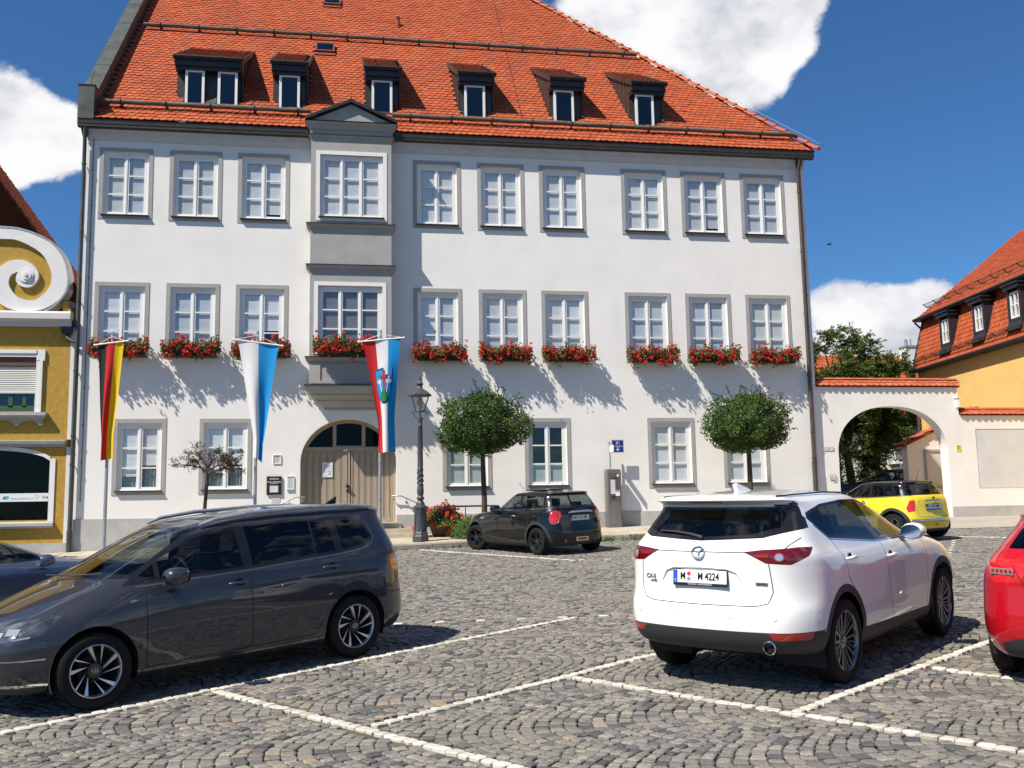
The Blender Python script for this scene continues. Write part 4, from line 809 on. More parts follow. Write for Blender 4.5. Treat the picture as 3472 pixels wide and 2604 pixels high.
sl_ = MB(); sl_.box(x0 - .3, x1 + .34, -.2, -.003, 4.66, 4.745); sl_.prism([(x0 - .3, y, zz) for y, zz in ((-.003, 4.66), (-.18, 4.66), (-.13, 4.6), (-.1, 4.58), (-.003, 4.58))], (x1 - x0 + .6, 0, 0))
ap = [(x0 - .28, 4.58)] ; nn_ = 36
pts = [(x0 - .25, -.0, 4.58)]
for i in range(nn_ + 1): x = x1 + .24 - (x1 - x0 + .46) * i / nn_; u = ((x1 + .24 - x) % .62) / .62; pts.append((x, 0, 4.4 + (.14 * math.sqrt(max(0, math.sin(math.pi * min(1, max(0, (u - .2) / .8))))) if x < x1 + .1 else 0)))
sl_.prism([(x, -.1, z) for x, _, z in ([(x1 + .24, 0, 4.578)] + [(x0 - .22, 0, 4.578)] + pts[1:][::-1])], (0, .097, 0)); oh(sl_, 'sill', MAT['plinth'], UW)
# shop window
sw = MB(); a = catmull([(x, shop_arc(x)) for x in xa], 1)
for i in range(n):
    p, q = xa[i], xa[i + 1]; sw.prism([(p, -.03, shop_arc(p)), (q, -.03, shop_arc(q)), (q, -.03, shop_arc(q) + .11), (p, -.03, shop_arc(p) + .11)], (0, .027, 0))
sw.box(-12.94, -12.8, -.03, -.003, 1.76, 3.47); SW = oh(sw, 'shop_window', MAT['scroll'])
gl = MB().prism([(-16.4, .15, 1.82), (-12.96, .15, 1.82)] + [(x, .15, shop_arc(x)) for x in xa[::-1]], (0, .008, 0)); oh(gl, 'shop_pane', mat_glass('shop_glass', (.035, .037, .04), 1.28, wave=.05), SW)
oh(MB().box(-16.5, -12.9, .18, .2, 1.7, 3.75), 'window_backing', MAT['room'], SW)
oh(MB().box(-12.985, -12.945, .12, .17, 1.8, 3.36), 'window_frame', MAT['brown_box'], SW)
oh(MB().prism([(-16.5, y, z) for y, z in ((-.003, 1.58), (-.12, 1.58), (-.15, 1.64), (-.15, 1.72), (-.003, 1.76))], (3.72, 0, 0)), 'shop_sill', MAT['plinth'], SW)
sg = oh(MB().box(-16.4, -12.965, .136, .144, 2.31, 2.535), 'sign_strip', mat('white_sign_film', (.78, .8, .8), .4), SW)
MAT['teal'] = mat('teal_print', (.02, .33, .38), .5); MAT['greyprint'] = mat('grey_print', (.35, .36, .38), .5); MAT['black_print'] = mat('black_print', (.02, .02, .022), .5); MAT['leafprint'] = mat('leaf_print', (.08, .22, .05), .5)
FM = lambda x, y, z: frame(Vector((x, y, z)) - OH.location, (1, 0, 0), (0, 0, 1))
lettering('lettering', 'an', .17, MAT['teal'], SW, FM(-14.1, .134, 2.43), space=.9, bold=.006, shear=.35); lettering('lettering', 'TIERARZTPRAXIS', .062, MAT['greyprint'], SW, FM(-13.68, .134, 2.385), space=1.25)
ic = MB()
for i in range(14): a = 2 * math.pi * i / 14; b = 2 * math.pi * (i + 1) / 14; ic.poly([(-13.29 + .055 * math.cos(a), .134, 2.44 + .055 * math.sin(a)), (-13.29 + .055 * math.cos(b), .134, 2.44 + .055 * math.sin(b)), (-13.29 + .042 * math.cos(b), .134, 2.44 + .042 * math.sin(b)), (-13.29 + .042 * math.cos(a), .134, 2.44 + .042 * math.sin(a))])
oh(ic, 'clock_print', MAT['greyprint'], SW)
for j, (cx, cz) in enumerate(((-13.12, 2.43), (-13.0, 2.43))):
    ic = MB()
    for i in range(9): x, z = cx + rnd.uniform(-.045, .045), cz + rnd.uniform(-.05, .05); r = rnd.uniform(.012, .024); ic.poly([(x + r * math.cos(t), .1345 - .0004 * i, z + r * .8 * math.sin(t)) for t in [i_ * 1.05 for i_ in range(6)]])
    oh(ic, 'leaf_print', MAT['leafprint' if j else 'greyprint'], SW)
# roof behind the scroll gable, gutter and outlet
rp = lambda x: 8.35 + 1.4 * (-12.5 - x); dk = MB(); dk.poly([(-12.5, .3, rp(-12.5) - .03), (-12.5, 3.4, rp(-12.5) - .03), (-17.5, 3.4, rp(-17.5) - .03), (-17.5, .3, rp(-17.5) - .03)]); dk.poly([(-17.5, .3, rp(-17.5) - .03), (-17.5, 3.4, rp(-17.5) - .03), (-22, 3.4, 8), (-22, .3, 8)]); dk.poly([(-12.5, 3.4, 7.4), (-12.5, 3.4, rp(-12.5)), (-17.5, 3.4, rp(-17.5)), (-22, 3.4, 8), (-22, 3.4, 7.4)][::-1])
OR = oh(dk, 'roof', MAT['deck']); L_ = math.hypot(1, 1.4)
tile_field((-12.5, .3, rp(-12.5)), (0, 1, 0), (-1 / L_, 0, 1.4 / L_), (1.4 / L_, 0, 1 / L_), (0, 8.5, 0.05, 3.1), lambda u, v, p: True, .18, .16, MAT['tile_dark'], OR, OH, singles=300, rs=np.random.RandomState(8), mono=.35)
gt = MB(); gt.box(-12.78, -12.42, -.1, .25, 7.2, 7.34) ; gt.prism([(-12.75, -.12, 6.95), (-12.5, -.12, 6.95), (-12.46, -.12, 7.2), (-12.8, -.12, 7.2)], (0, .26, 0)); gt.box(-12.62, -12.44, -.05, 3.4, 7.7, 7.85); oh(gt, 'gutter_outlet', MAT['black_metal'])
oh(MB().tube([(-12.64, -.04, 6.96), (-12.62, -.08, 6.85), (-12.5, -.12, 6.76), (-12.38, -.13, 6.72)], .045, 8), 'outlet_pipe', MAT['patina'], None, 60)

# ---- gate wall and garden wall on the right
GW = thing('gate_wall', 'white wall with wide arched gateway and red tiled coping right of the town hall', 'wall', (12.3, .1, 1.1))
def gw(mb, name, m, parent=None, smooth=None): return part(mb, name, m, parent, smooth, root=GW)
Y0, YT = .1, .52; GA = (10.45, 14.25); gc_ = 12.35; ghw = 1.9; gsp = 3.45; gh = 1.49
gb = MB(); n = 36; ar = [(gc_ - ghw * math.copysign(abs(math.cos(t)) ** .9, math.cos(t)), gsp + gh * math.sin(t) ** .92) for t in [math.pi * i / n for i in range(n + 1)]]
for y, s in ((Y0, 1), (YT, -1)):
    for q in ([(9.742, y, .9), (10.45, y, .9), (10.45, y, 5.58), (9.742, y, 5.58)], [(14.25, y, .9), (14.73, y, .9), (14.73, y, 5.58), (14.25, y, 5.58)]): gb.poly(q[::s])
    for a, b in zip(ar[:-1], ar[1:]): gb.poly([(a[0], y, a[1]), (b[0], y, b[1]), (b[0], y, 5.58), (a[0], y, 5.58)][::s])
for a, b in zip(ar[:-1], ar[1:]): gb.poly([(a[0], Y0, a[1]), (a[0], YT, a[1]), (b[0], YT, b[1]), (b[0], Y0, b[1])])
for x, s in ((10.45, 1), (14.25, -1)): gb.poly([(x, Y0, .9), (x, YT, .9), (x, YT, gsp), (x, Y0, gsp)][::s])
gb.poly([(14.73, Y0, 4.5), (14.73, YT, 4.5), (14.73, YT, 5.58), (14.73, Y0, 5.58)]); gb.poly([(9.742, Y0, 5.58), (14.73, Y0, 5.58), (14.73, YT, 5.58), (9.742, YT, 5.58)]); gw(gb, 'wall', MAT['white_wall'])
def tile_coping(root, x0, x1, ze, zr, y0, yt, fn, w=.215):
    yc = (y0 + yt) / 2; ov = .09; sl = (zr - ze) / (yc - y0 + ov); L_ = math.hypot(1, sl); base = MB().prism([(x0, y0 - ov + .03, ze - .02), (x0, yt + ov - .03, ze - .02), (x0, yc, zr - .03)], (x1 - x0, 0, 0)); B = fn(base, 'coping', MAT['deck'])
    n = int((x1 - x0) / w); w2 = (x1 - x0) / n
    for side in (1, -1):
        tile_field((x0 + w2 / 2, y0 - ov if side > 0 else yt + ov, ze), (1, 0, 0), (0, side / L_, sl / L_), (0, -side * sl / L_, 1 / L_), (0, .33, 0, x1 - x0 - .01), lambda u, v, p: True, w2, .17, MAT['coping'], B, root, singles=200 if side > 0 else 0, tiles_name='coping_tile', n=8)
    k = int((x1 - x0) / .36)
    rs = np.random.RandomState(6)
    for i in range(k):
        a = x0 + (x1 - x0) * i / k; b = x0 + (x1 - x0) * (i + 1) / k + .03; t = MB(); m_ = 8
        for (x, r) in ((a, .1), (a + .06, .105), (b, .095)):
            for j in range(m_ + 1): q = math.pi * j / m_; t.v.append((x, yc - r * 1.1 * math.cos(q), zr - .035 + r * .62 * math.sin(q)))
        for s in range(2):
            for j in range(m_): p = s * (m_ + 1) + j; t.q(p, p + m_ + 1, p + m_ + 2, p + 1)
        t.q(*range(m_ + 1)[::-1]); t.q(*[2 * (m_ + 1) + j for j in range(m_ + 1)])
        o = fn(t, 'ridge_tile', MAT['coping'], B, 50); at = o.data.attributes.new('tone', 'FLOAT', 'FACE'); at.data.foreach_set('value', [float(rs.uniform(.2, 1))] * len(o.data.polygons))
tile_coping(GW, 9.8, 14.8, 5.58, 5.86, Y0, YT, gw)
LWL = thing('garden_wall', 'low white wall with grey plaster panel and red tiled coping below the yellow house', 'wall', (18, .1, 1.2))
def lw_(mb, name, m, parent=None, smooth=None): return part(mb, name, m, parent, smooth, root=LWL)
lb = MB(); wall_panel(lb, 14.732, 27, .9, 4.66, Y0, [(15.27, 21.5, 2.27, 4.2)], .03); lb.poly([(15.27, Y0 + .03, 2.27), (21.5, Y0 + .03, 2.27), (21.5, Y0 + .03, 4.2), (15.27, Y0 + .03, 4.2)]); lb.poly([(27, YT, .9), (14.732, YT, .9), (14.732, YT, 4.66), (27, YT, 4.66)]); lb.poly([(14.732, Y0, 4.66), (27, Y0, 4.66), (27, YT, 4.66), (14.732, YT, 4.66)]); lw_(lb, 'wall', MAT['white_wall'])
lw_(MB().box(15.3, 21.45, Y0 + .012, Y0 + .026, 2.3, 4.17), 'plaster_panel', MAT['panel'])
tile_coping(LWL, 14.75, 27, 4.66, 4.9, Y0, YT, lw_)
pb = MB().prism([(14.26, .07, .9), (27, .07, .9), (27, .07, 1.74), (14.26, .07, 1.71)], (0, .026, 0)); lw_(pb, 'plinth', MAT['plinth'])

# ---- yellow house with mansard roof behind the garden wall
MX = (-.11437, -.99344); YH = thing('yellow_house', 'yellow house with red mansard roof and black dormers behind the garden wall', 'building', (19.37, 9.54, 1.2), math.atan2(MX[1], MX[0]))
YX = Vector((MX[0], MX[1], 0)); YY = Vector((-MX[1], MX[0], 0)); YO = Vector((19.37, 9.54, 0))
def yw(x, y, z): return YO + YX * x + YY * y + Vector((0, 0, z))
def yh(mb, name, m, parent=None, smooth=None):
    mb.v = [(x, y, z - 1.2) for x, y, z in mb.v]; return mb.build(name, m, parent or YH, smooth)
yb = MB(); yb.poly([(0, 0, .8), (16, 0, .8), (16, 0, 7.5), (0, 0, 7.5)]); yb.poly([(0, 9, .8), (0, 0, .8), (0, 0, 7.5), (0, 9, 7.5)]); yb.poly([(16, 0, .8), (16, 9, .8), (16, 9, 7.5), (16, 0, 7.5)]); yb.poly([(16, 9, .8), (0, 9, .8), (0, 9, 7.5), (16, 9, 7.5)]); yh(yb, 'wall', MAT['yellow_wall'])
mb_ = MB(); mb_.poly([(0, -.16, 7.5), (16, -.16, 7.5), (16, .46, 9.78), (0, .46, 9.78)]); mb_.poly([(0, 9, 7.5), (0, -.16, 7.5), (0, .46, 9.78), (0, 4.6, 13.1), (0, 8.6, 9.78)]); US = .79
mb_.poly([(-.05, .12, 9.74), (16, .12, 9.74), (16, 4.5, 9.74 + 4.38 * US), (-.05, 4.5, 9.74 + 4.38 * US)]); mb_.poly([(16, 9, 9.74), (0, 9, 9.74), (0, 4.5, 9.74 + 4.38 * US), (16, 4.5, 9.74 + 4.38 * US)]); YR = yh(mb_, 'roof', MAT['deck'])
DW = [(2.75, 8.23, 9.2), (5.33, 8.26, 9.22), (7.75, 8.28, 9.22), (10.2, 8.28, 9.2)]
lsl = (9.78 - 7.5) / .62; LL = math.hypot(1, lsl)
def ins_l(u, v, p): return not any(abs(u - c) < .55 for c, *_ in DW) or v < .5
class _R: pass
def yplane(x, y, z): return tuple(yw(x, y, z))
def tile_house(o, ud, vd, nd, rows, inside, w, e, m, parent, singles, seed):
    """tile_field in the yellow house's own axes"""
    global tocam
    old = tocam
    def tc(x, y, z): return old(YO.x + YX.x * x + YY.x * y, YO.y + YX.y * x + YY.y * y, z)
    tocam = tc
    try: tile_field(o, ud, vd, nd, rows, inside, w, e, m, parent, YH, singles=singles, rs=np.random.RandomState(seed), loff=(0, 0, 1.2))
    finally: tocam = old
tile_house((0.1, -.2, 7.48), (1, 0, 0), (0, 1 / LL, lsl / LL), (0, -lsl / LL, 1 / LL), (0, 2.3, 0, 15.8), ins_l, .2, .19, MAT['tile'], YR, 300, 21)
U2 = math.hypot(1, US); tile_house((0.05, .08, 9.74), (1, 0, 0), (0, 1 / U2, US / U2), (0, -US / U2, 1 / U2), (0, 6.2, 0, 15.8), lambda u, v, p: True, .2, .19, MAT['tile'], YR, 300, 22)
e1 = MB().tube([(-.1, -.3, 7.44), (16, -.3, 7.44)], .07, 8); yh(e1, 'gutter', MAT['black_metal'], None, 60); e1 = MB().box(-.02, 16, -.24, -.01, 7.36, 7.47); yh(e1, 'soffit', MAT['dark_metal'])
e2 = MB().box(-.15, 16, .02, .5, 9.62, 9.72); e2.tube([(-.15, .02, 9.7), (16, .02, 9.7)], .06, 8); yh(e2, 'upper_gutter', MAT['black_metal'], None, 40)
vg = MB().tube([(-.05, -.2, 7.5), (-.05, .42, 9.7)], .06, 6); vg.tube([(-.1, .05, 9.6), (-.1, .35, 9.3)], .04, 6); yh(vg, 'verge', MAT['dark_metal'], None, 60)
yh(MB().tube([(-.12, -.28, 7.42), (-.06, -.1, 7.1), (-.06, -.1, 1.2)], .06, 8), 'downpipe', MAT['copper_pipe'], None, 60)
for c, z0, z1 in DW:
    d = MB(); y = -.1; d.box(c - .42, c - .3, y, .5, z0 - .22, z1 + .1); d.box(c + .3, c + .42, y, .5, z0 - .22, z1 + .1); d.box(c - .5, c + .5, y - .1, .6, z1 + .1, z1 + .24); d.box(c - .3, c + .3, y, .5, z0 - .2, z0 - .01); d.box(c - .55, c + .55, y - .16, .5, z1 + .24, z1 + .29)
    d.prism([(c - .45, -.25, z0 - .45), (c + .45, -.25, z0 - .45), (c + .45, y - .0, z0 - .15), (c - .45, y - .0, z0 - .15)], (0, .05, 0)); DMo = yh(d, 'dormer', MAT['black_metal'])
    f = MB(); f.box(c - .29, c - .22, y + .03, y + .09, z0, z1); f.box(c + .22, c + .29, y + .03, y + .09, z0, z1); f.box(c - .22, c + .22, y + .03, y + .09, z0, z0 + .07); f.box(c - .22, c + .22, y + .03, y + .09, z1 - .07, z1); f.box(c - .025, c + .025, y + .025, y + .09, z0 + .07, z1 - .07); zm = (z0 + z1) / 2; f.box(c - .22, c - .025, y + .035, y + .08, zm - .015, zm + .015); f.box(c + .025, c + .22, y + .035, y + .08, zm - .015, zm + .015); yh(f, 'window_frame', MAT['timber_white'], DMo)
    for a, b in ((-.22, -.025), (.025, .22)):
        for p, q in ((z0 + .07, zm - .015), (zm + .015, z1 - .07)): yh(MB().box(c + a, c + b, y + .055, y + .06, p, q), 'pane', MAT['pane'], DMo)
    yh(MB().box(c - .28, c + .28, y + .14, y + .16, z0, z1), 'curtain', mat('white_curtain', (.6, .6, .62), .9, var=.3, vscale=14, stretch=(8, 1, .3)) if 'wcur' not in MAT else MAT['wcur'], DMo)
def snow_rack(x0, x1, y, z, ny, nz, name='snow_guard'):
    s = MB(); h = .2
    for t in (.03, .2): s.tube([(x0, y + ny * t, z + nz * t), (x1, y + ny * t, z + nz * t)], .012, 4)
    x = x0
    while x < x1: s.tube([(x, y + ny * .03, z + nz * .03), (x, y + ny * .2, z + nz * .2)], .006, 3, cap=False); x += .06
    x = x0
    while x < x1: s.tube([(x, y - .0, z), (x, y + ny * .24, z + nz * .24)], .02, 4); s.tube([(x, y + .0, z), (x, y + .2, z + .2 * (lsl if nz < .4 else US) * .4)], .015, 4); x += .9
    yh(s, name, MAT['dark_metal'])
snow_rack(.2, 15.8, -.12, 7.85, -.95, .3); snow_rack(.2, 15.8, .5, 10.2, -.75, .67)

# ---- pale house and shed in the courtyard beyond the arch
PH = thing('courtyard_house', 'pale green house with balcony and white chimney seen through the gateway', 'building', (24.5, 20, 1.6))
def ph(mb, name, m, parent=None, smooth=None): return part(mb, name, m, parent, smooth, root=PH)
w = MB(); wall_panel(w, 17, 24.5, 1.2, 6.1, 20, [(22.78, 23.42, 4.4, 5.62)], .18); wall_panel(w, 24.5, 32, 1.2, 6.1, 20.5, [(24.62, 25.4, 4.0, 5.66)], .18); w.poly([(24.5, 20, 1.2), (24.5, 20.5, 1.2), (24.5, 20.5, 6.1), (24.5, 20, 6.1)]); w.poly([(17, 20, 1.2), (17, 20, 6.1), (17, 24.2, 10.2), (17, 28, 6.1), (17, 28, 1.2)][::-1]); ph(w, 'wall', MAT['pale_wall'])
ph(MB().box(22.7, 25.5, 20.6, 20.9, 3.4, 5.9), 'window_backing', MAT['room'])
f = MB(); f.box(24.64, 24.72, 20.54, 20.62, 4.0, 5.6); f.box(25.3, 25.38, 20.54, 20.62, 4.0, 5.6); f.box(24.97, 25.05, 20.54, 20.62, 4.0, 5.6); f.box(24.72, 25.3, 20.54, 20.62, 5.5, 5.6); BD = ph(f, 'balcony_door', MAT['brown_box'])
for a, b in ((24.72, 24.97), (25.05, 25.3)): ph(MB().box(a, b, 20.57, 20.575, 4.0, 5.5), 'pane', MAT['pane_dark'], BD)
f = MB(); f.box(22.8, 22.88, 20.05, 20.12, 4.4, 5.6); f.box(23.32, 23.4, 20.05, 20.12, 4.4, 5.6); f.box(22.88, 23.32, 20.05, 20.12, 5.5, 5.6); f.box(22.88, 23.32, 20.05, 20.12, 4.4, 4.5); WB = ph(f, 'window', MAT['timber_white']); ph(MB().box(22.88, 23.32, 20.08, 20.085, 4.5, 5.5), 'pane', MAT['pane_dark'], WB)
rs_ = (10.2 - 6.1) / 4.2; dk = MB(); dk.poly([(16.8, 19.7, 6.05), (32.2, 19.7, 6.05), (32.2, 24.2, 6.05 + 4.5 * rs_), (16.8, 24.2, 6.05 + 4.5 * rs_)]); dk.poly([(32.2, 28.5, 6.1), (16.8, 28.5, 6.1), (16.8, 24.2, 6.05 + 4.5 * rs_), (32.2, 24.2, 6.05 + 4.5 * rs_)]); PR = ph(dk, 'roof', MAT['deck']); L_ = math.hypot(1, rs_)
tile_field((16.9, 19.66, 6.04), (1, 0, 0), (0, 1 / L_, rs_ / L_), (0, -rs_ / L_, 1 / L_), (0, 6.2, 0, 15.2), lambda u, v, p: p[0] > 20, .25, .3, MAT['tile'], PR, PH, singles=120, rs=np.random.RandomState(31))
ph(MB().tube([(16.8, 19.62, 6.0), (32.2, 19.62, 6.0)], .07, 6), 'gutter', MAT['dark_metal'], None, 60)
ch = MB().box(27.25, 28.0, 23.0, 23.7, 8.5, 10.85); CH = ph(ch, 'chimney', MAT['pale_wall']); ph(MB().box(27.2, 28.05, 22.95, 23.75, 10.85, 10.95), 'chimney_cap', MAT['galv'], CH); ph(MB().lathe([(.09, 10.95), (.09, 11.3), (.11, 11.32), (.0, 11.36)], (27.45, 23.3, 0), 10), 'flue', MAT['galv'], CH, 40); ph(MB().lathe([(.04, 10.95), (.04, 11.4)], (27.75, 23.3, 0), 8), 'flue', MAT['galv'], CH, 40); ph(MB().box(27.15, 28.1, 22.9, 23.2, 8.3, 9.1), 'chimney_apron', MAT['dark_metal'], CH)
bl = MB().box(23.85, 26.0, 19.2, 20.5, 3.9, 4.02); BLC = ph(bl, 'balcony', MAT['pale_trim']); r = MB()
r.tube([(26, 19.25, 4.8), (23.9, 19.25, 4.8), (23.9, 20, 4.8)], .025, 6); r.tube([(26, 19.25, 4.1), (23.9, 19.25, 4.1), (23.9, 20, 4.1)], .02, 6); ph(r, 'balcony_rail', MAT['black_metal'], BLC)
for i in range(19): x = 23.9 + i * .115; ph(MB().box(x, x + .02, 19.24, 19.26, 4.1, 4.8), 'baluster', MAT['black_metal'], BLC)
ph(MB().box(23.93, 26, 19.3, 19.31, 4.12, 4.78), 'balcony_screen', mat('pale_fabric_screen', (.62, .63, .66), .9, var=.3, vscale=9, stretch=(5, 1, .3)), BLC)
for x in (24.05, 24.7, 25.4): ph(MB().box(x, x + .07, 19.3, 20, 3.7, 3.9), 'bracket', MAT['dark_metal'], BLC)
SH = thing('side_wall', 'white side wall with sloping tiled coping and grey hatch inside the gateway', 'wall', (17, 5, 1.4))
def sd(mb, name, m, parent=None, smooth=None): return part(mb, name, m, parent, smooth, root=SH)
w = MB(); w.prism([(15.82, 5, 1.2), (19, 5, 1.2), (19, 5, 5.4), (15.82, 5, 3.98)], (0, .34, 0)); sd(w, 'wall', MAT['white_wall'])
r = MB().prism([(15.66, 4.9, 3.92), (19.1, 4.9, 5.46), (19.1, 4.9, 5.55), (15.66, 4.9, 4.01)], (0, .56, 0)); SR = sd(r, 'coping', MAT['deck']); s_ = (5.55 - 4.01) / 3.44; L_ = math.hypot(1, s_); tile_field((15.6, 4.95, 4.0), (0, 1, 0), (1 / L_, 0, s_ / L_), (-s_ / L_, 0, 1 / L_), (0, 3.7, .0, .5), lambda u, v, p: True, .24, .3, MAT['coping'], SR, SH, singles=60, rs=np.random.RandomState(3), tiles_name='coping_tile')
HW = sd(MB().box(16.56, 17.6, 4.975, 4.998, 2.45, 3.74), 'hatch', MAT['panel']); f = MB(); f.box(16.5, 16.56, 4.94, 4.998, 2.4, 3.82); f.box(16.56, 17.6, 4.94, 4.998, 3.74, 3.82); f.box(16.45, 17.7, 4.85, 4.998, 2.36, 2.44); sd(f, 'hatch_frame', MAT['grey_trim'])
# ================================================================ TREES, FLOWERS, STREET FURNITURE
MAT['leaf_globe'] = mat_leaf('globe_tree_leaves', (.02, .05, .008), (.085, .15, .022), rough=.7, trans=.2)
MAT['leaf_tree'] = mat_leaf('courtyard_tree_leaves', (.035, .08, .014), (.15, .20, .04), trans=.35)
MAT['leaf_geranium'] = mat_leaf('geranium_leaves', (.035, .085, .02), (.11, .17, .045))
MAT['leaf_shrub'] = mat_leaf('shrub_leaves', (.05, .12, .02), (.15, .25, .06))
MAT['leaf_bronze'] = mat_leaf('withered_leaves', (.05, .045, .015), (.14, .08, .03))
MAT['petal'] = mat_leaf('red_petals', (.58, .014, .014), (.80, .06, .045), trans=.25)
MAT['petal_coral'] = mat_leaf('coral_petals', (.72, .07, .03), (.80, .10, .10), trans=.2)
MAT['bark'] = mat('tree_bark', (.075, .055, .042), .95, var=.4, vscale=14, bump=.9, bscale=26, dist=.02, stretch=(1, 1, .3))
MAT['terracotta'] = mat('brown_planter', (.11, .055, .038), .75, var=.2, vscale=5)
def leaf_mesh(name, C, size, m, rs, tone=None, nrm=None, aspect=.6, droop=.25, shape='diamond'):
    """many small leaves: centres C (n,3); one or two faces each, random or given outward normals"""
    n = len(C); a = rs.normal(size=(n, 3)); 
    if nrm is not None: a = a * .75 + nrm
    a /= np.linalg.norm(a, axis=1, keepdims=True); t = rs.normal(size=(n, 3)); t[:, 2] -= droop; t -= (t * a).sum(1, keepdims=True) * a; t /= np.linalg.norm(t, axis=1, keepdims=True); b = np.cross(a, t)
    s = size * rs.uniform(.65, 1.3, (n, 1)); l = t * s; w = b * s * aspect * .5
    V = np.stack([C - l * .5, C + w - l * .05 + a * s * .06, C + l * .5, C - w - l * .05 + a * s * .06], 1).reshape(-1, 3); F = np.arange(n * 4).reshape(n, 4)
    if tone is None: tone = rs.uniform(0, 1, n)
    return np_mesh(name, V, F, m, tone)
def globe_tree(x, y, cz, rx, rz_, tz0, label, seed, lean=0):
    rs = np.random.RandomState(seed); root = thing('globe_tree', label, 'tree', (x, y, tz0), 0, 'clipped globe trees in front of the town hall'); zc = cz - tz0
    tr = MB(); h = zc - rz_ * .55; pts = [(lean * .3 * math.sin(i * .7), .01 * math.sin(i * 1.3), -.05 + (h + .05) * i / 7) for i in range(8)]; tr.tube(pts, [.088 - .004 * i for i in range(8)], 10)
    top = Vector(pts[-1])
    for i in range(9):
        a = i * 2.4; e = rs.uniform(.4, 1.2); d = Vector((math.cos(a) * math.cos(e), math.sin(a) * math.cos(e), math.sin(e))); q = [top, top + d * rx * .4 + Vector((0, 0, .05)), top + d * rx * .8 + Vector((0, 0, .12))]; tr.tube(q, [.05, .03, .012], 6)
    tr.build('trunk', MAT['bark'], root, 60)
    # foliage shell: clumps pushed in and out
    n = 22000; d = rs.normal(size=(n, 3)); d /= np.linalg.norm(d, axis=1, keepdims=True)
    cl = rs.normal(size=(90, 3)); cl /= np.linalg.norm(cl, axis=1, keepdims=True); amp = rs.uniform(-.24, .14, 90); dots = d @ cl.T; idx = dots.argmax(1)
    r = (1 + amp[idx]) * (1 - np.abs(rs.normal(0, .17, n))) ; r = np.clip(r, .35, 1.15)
    flat = np.where(d[:, 2] < -.15, np.clip(1 - .32 * (-d[:, 2] - .15), .6, 1), 1)
    Cn = d * r[:, None] * np.array([rx, rx, rz_]) * 1.0; Cn[:, 2] *= flat; Cn[:, 2] += zc
    # squared-off clipped shape
    sx = 1 + .07 * (1 - np.abs(d[:, 2])) * np.abs(d[:, 0]); Cn[:, 0] *= sx
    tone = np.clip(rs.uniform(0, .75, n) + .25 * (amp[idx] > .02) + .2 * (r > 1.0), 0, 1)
    tips = []; tt = []; tn = []
    for i in range(95):
        dd = rs.normal(size=3); dd[2] = abs(dd[2]) * (1.0 if i < 55 else -.15) + (.35 if i < 55 else .1); dd /= np.linalg.norm(dd); ln = rs.uniform(.12, .62 if dd[2] > .55 else .42); p = dd * np.array([rx, rx, rz_]) * .93 + np.array([0, 0, zc]); v = dd * .8 + rs.normal(0, .3, 3) + np.array([0, 0, .25]); v /= np.linalg.norm(v); path = [tuple(p)]; m = int(ln / .035)
        for k in range(m): v = v + rs.normal(0, .12, 3) + np.array([0, 0, -.03]); v /= np.linalg.norm(v); p = p + v * .035; path.append(tuple(p)); tips.append(p + rs.normal(0, .018, 3)); tn.append(rs.uniform(.1, .8))
        tt.append(path)
    C_ = np.concatenate([Cn, np.array(tips)]); T_ = np.concatenate([tone, np.array(tn)]); N_ = np.concatenate([d, rs.normal(size=(len(tips), 3))])
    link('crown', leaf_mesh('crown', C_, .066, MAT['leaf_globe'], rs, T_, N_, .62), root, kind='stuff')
    sh = MB()
    for p in tt: sh.tube(p, .005, 3, cap=False)
    sh.build('shoots', MAT['bark'], root, kind='stuff')
    return root
globe_tree(-1.2, -2.2, 4.10, 1.2, 1.02, 1.12, 'clipped globe tree with bushy green crown beside the street lamp and black car', 3, .05)
globe_tree(6.47, -2.2, 4.10, 1.2, 1.02, 1.2, 'clipped globe tree with bushy green crown near the gateway above the white car', 8, -.03)
def sparse_tree():
    rs = np.random.RandomState(12); root = thing('sparse_tree', 'small half-bare tree with twisted branches and few withered leaves', 'tree', (-8.55, -2.2, 1.0)); tr = MB(); tips = []
    tr.tube([(0, 0, -.05), (.02, 0, .6), (.06, .01, 1.3), (.1, 0, 1.93)], [.06, .052, .046, .045], 8)
    def grow(p, d, ln, r, lv):
        path = [tuple(p)]; k = 5
        for i in range(k):
            d = d + rs.normal(0, .22, 3) + np.array([0, 0, .05]); d /= np.linalg.norm(d); p = p + d * ln / k; path.append(tuple(p))
            if lv >= 2: tips.append(p.copy())
        tr.tube(path, [max(.0028, r * (1 - .11 * i)) for i in range(k + 1)], 5 if lv < 2 else 3, cap=False)
        if lv < 4:
            for j in range(rs.randint(2, 5) if lv else 4): grow(np.array(path[rs.randint(2, k + 1)]), d + rs.normal(0, .75, 3) * np.array([1, .9, .75]), ln * rs.uniform(.5, .72), r * .55, lv + 1)
    for a in range(7): t = a * 2 * math.pi / 7 + .3; grow(np.array([.1, 0, 1.88 + .02 * a]), np.array([math.cos(t) * 1.05, math.sin(t) * 1.05, .62]), .56, .026, 0)
    tr.build('trunk', MAT['bark'], root, 60)
    tips_ = np.array(tips); sel = rs.rand(len(tips_)) < .28; sel |= (tips_[:, 0] > .35) & (rs.rand(len(tips_)) < .5); C_ = tips_[sel] + rs.normal(0, .02, (sel.sum(), 3)); link('crown', leaf_mesh('crown', C_, .045, MAT['leaf_bronze'], rs), root, kind='stuff')
sparse_tree()
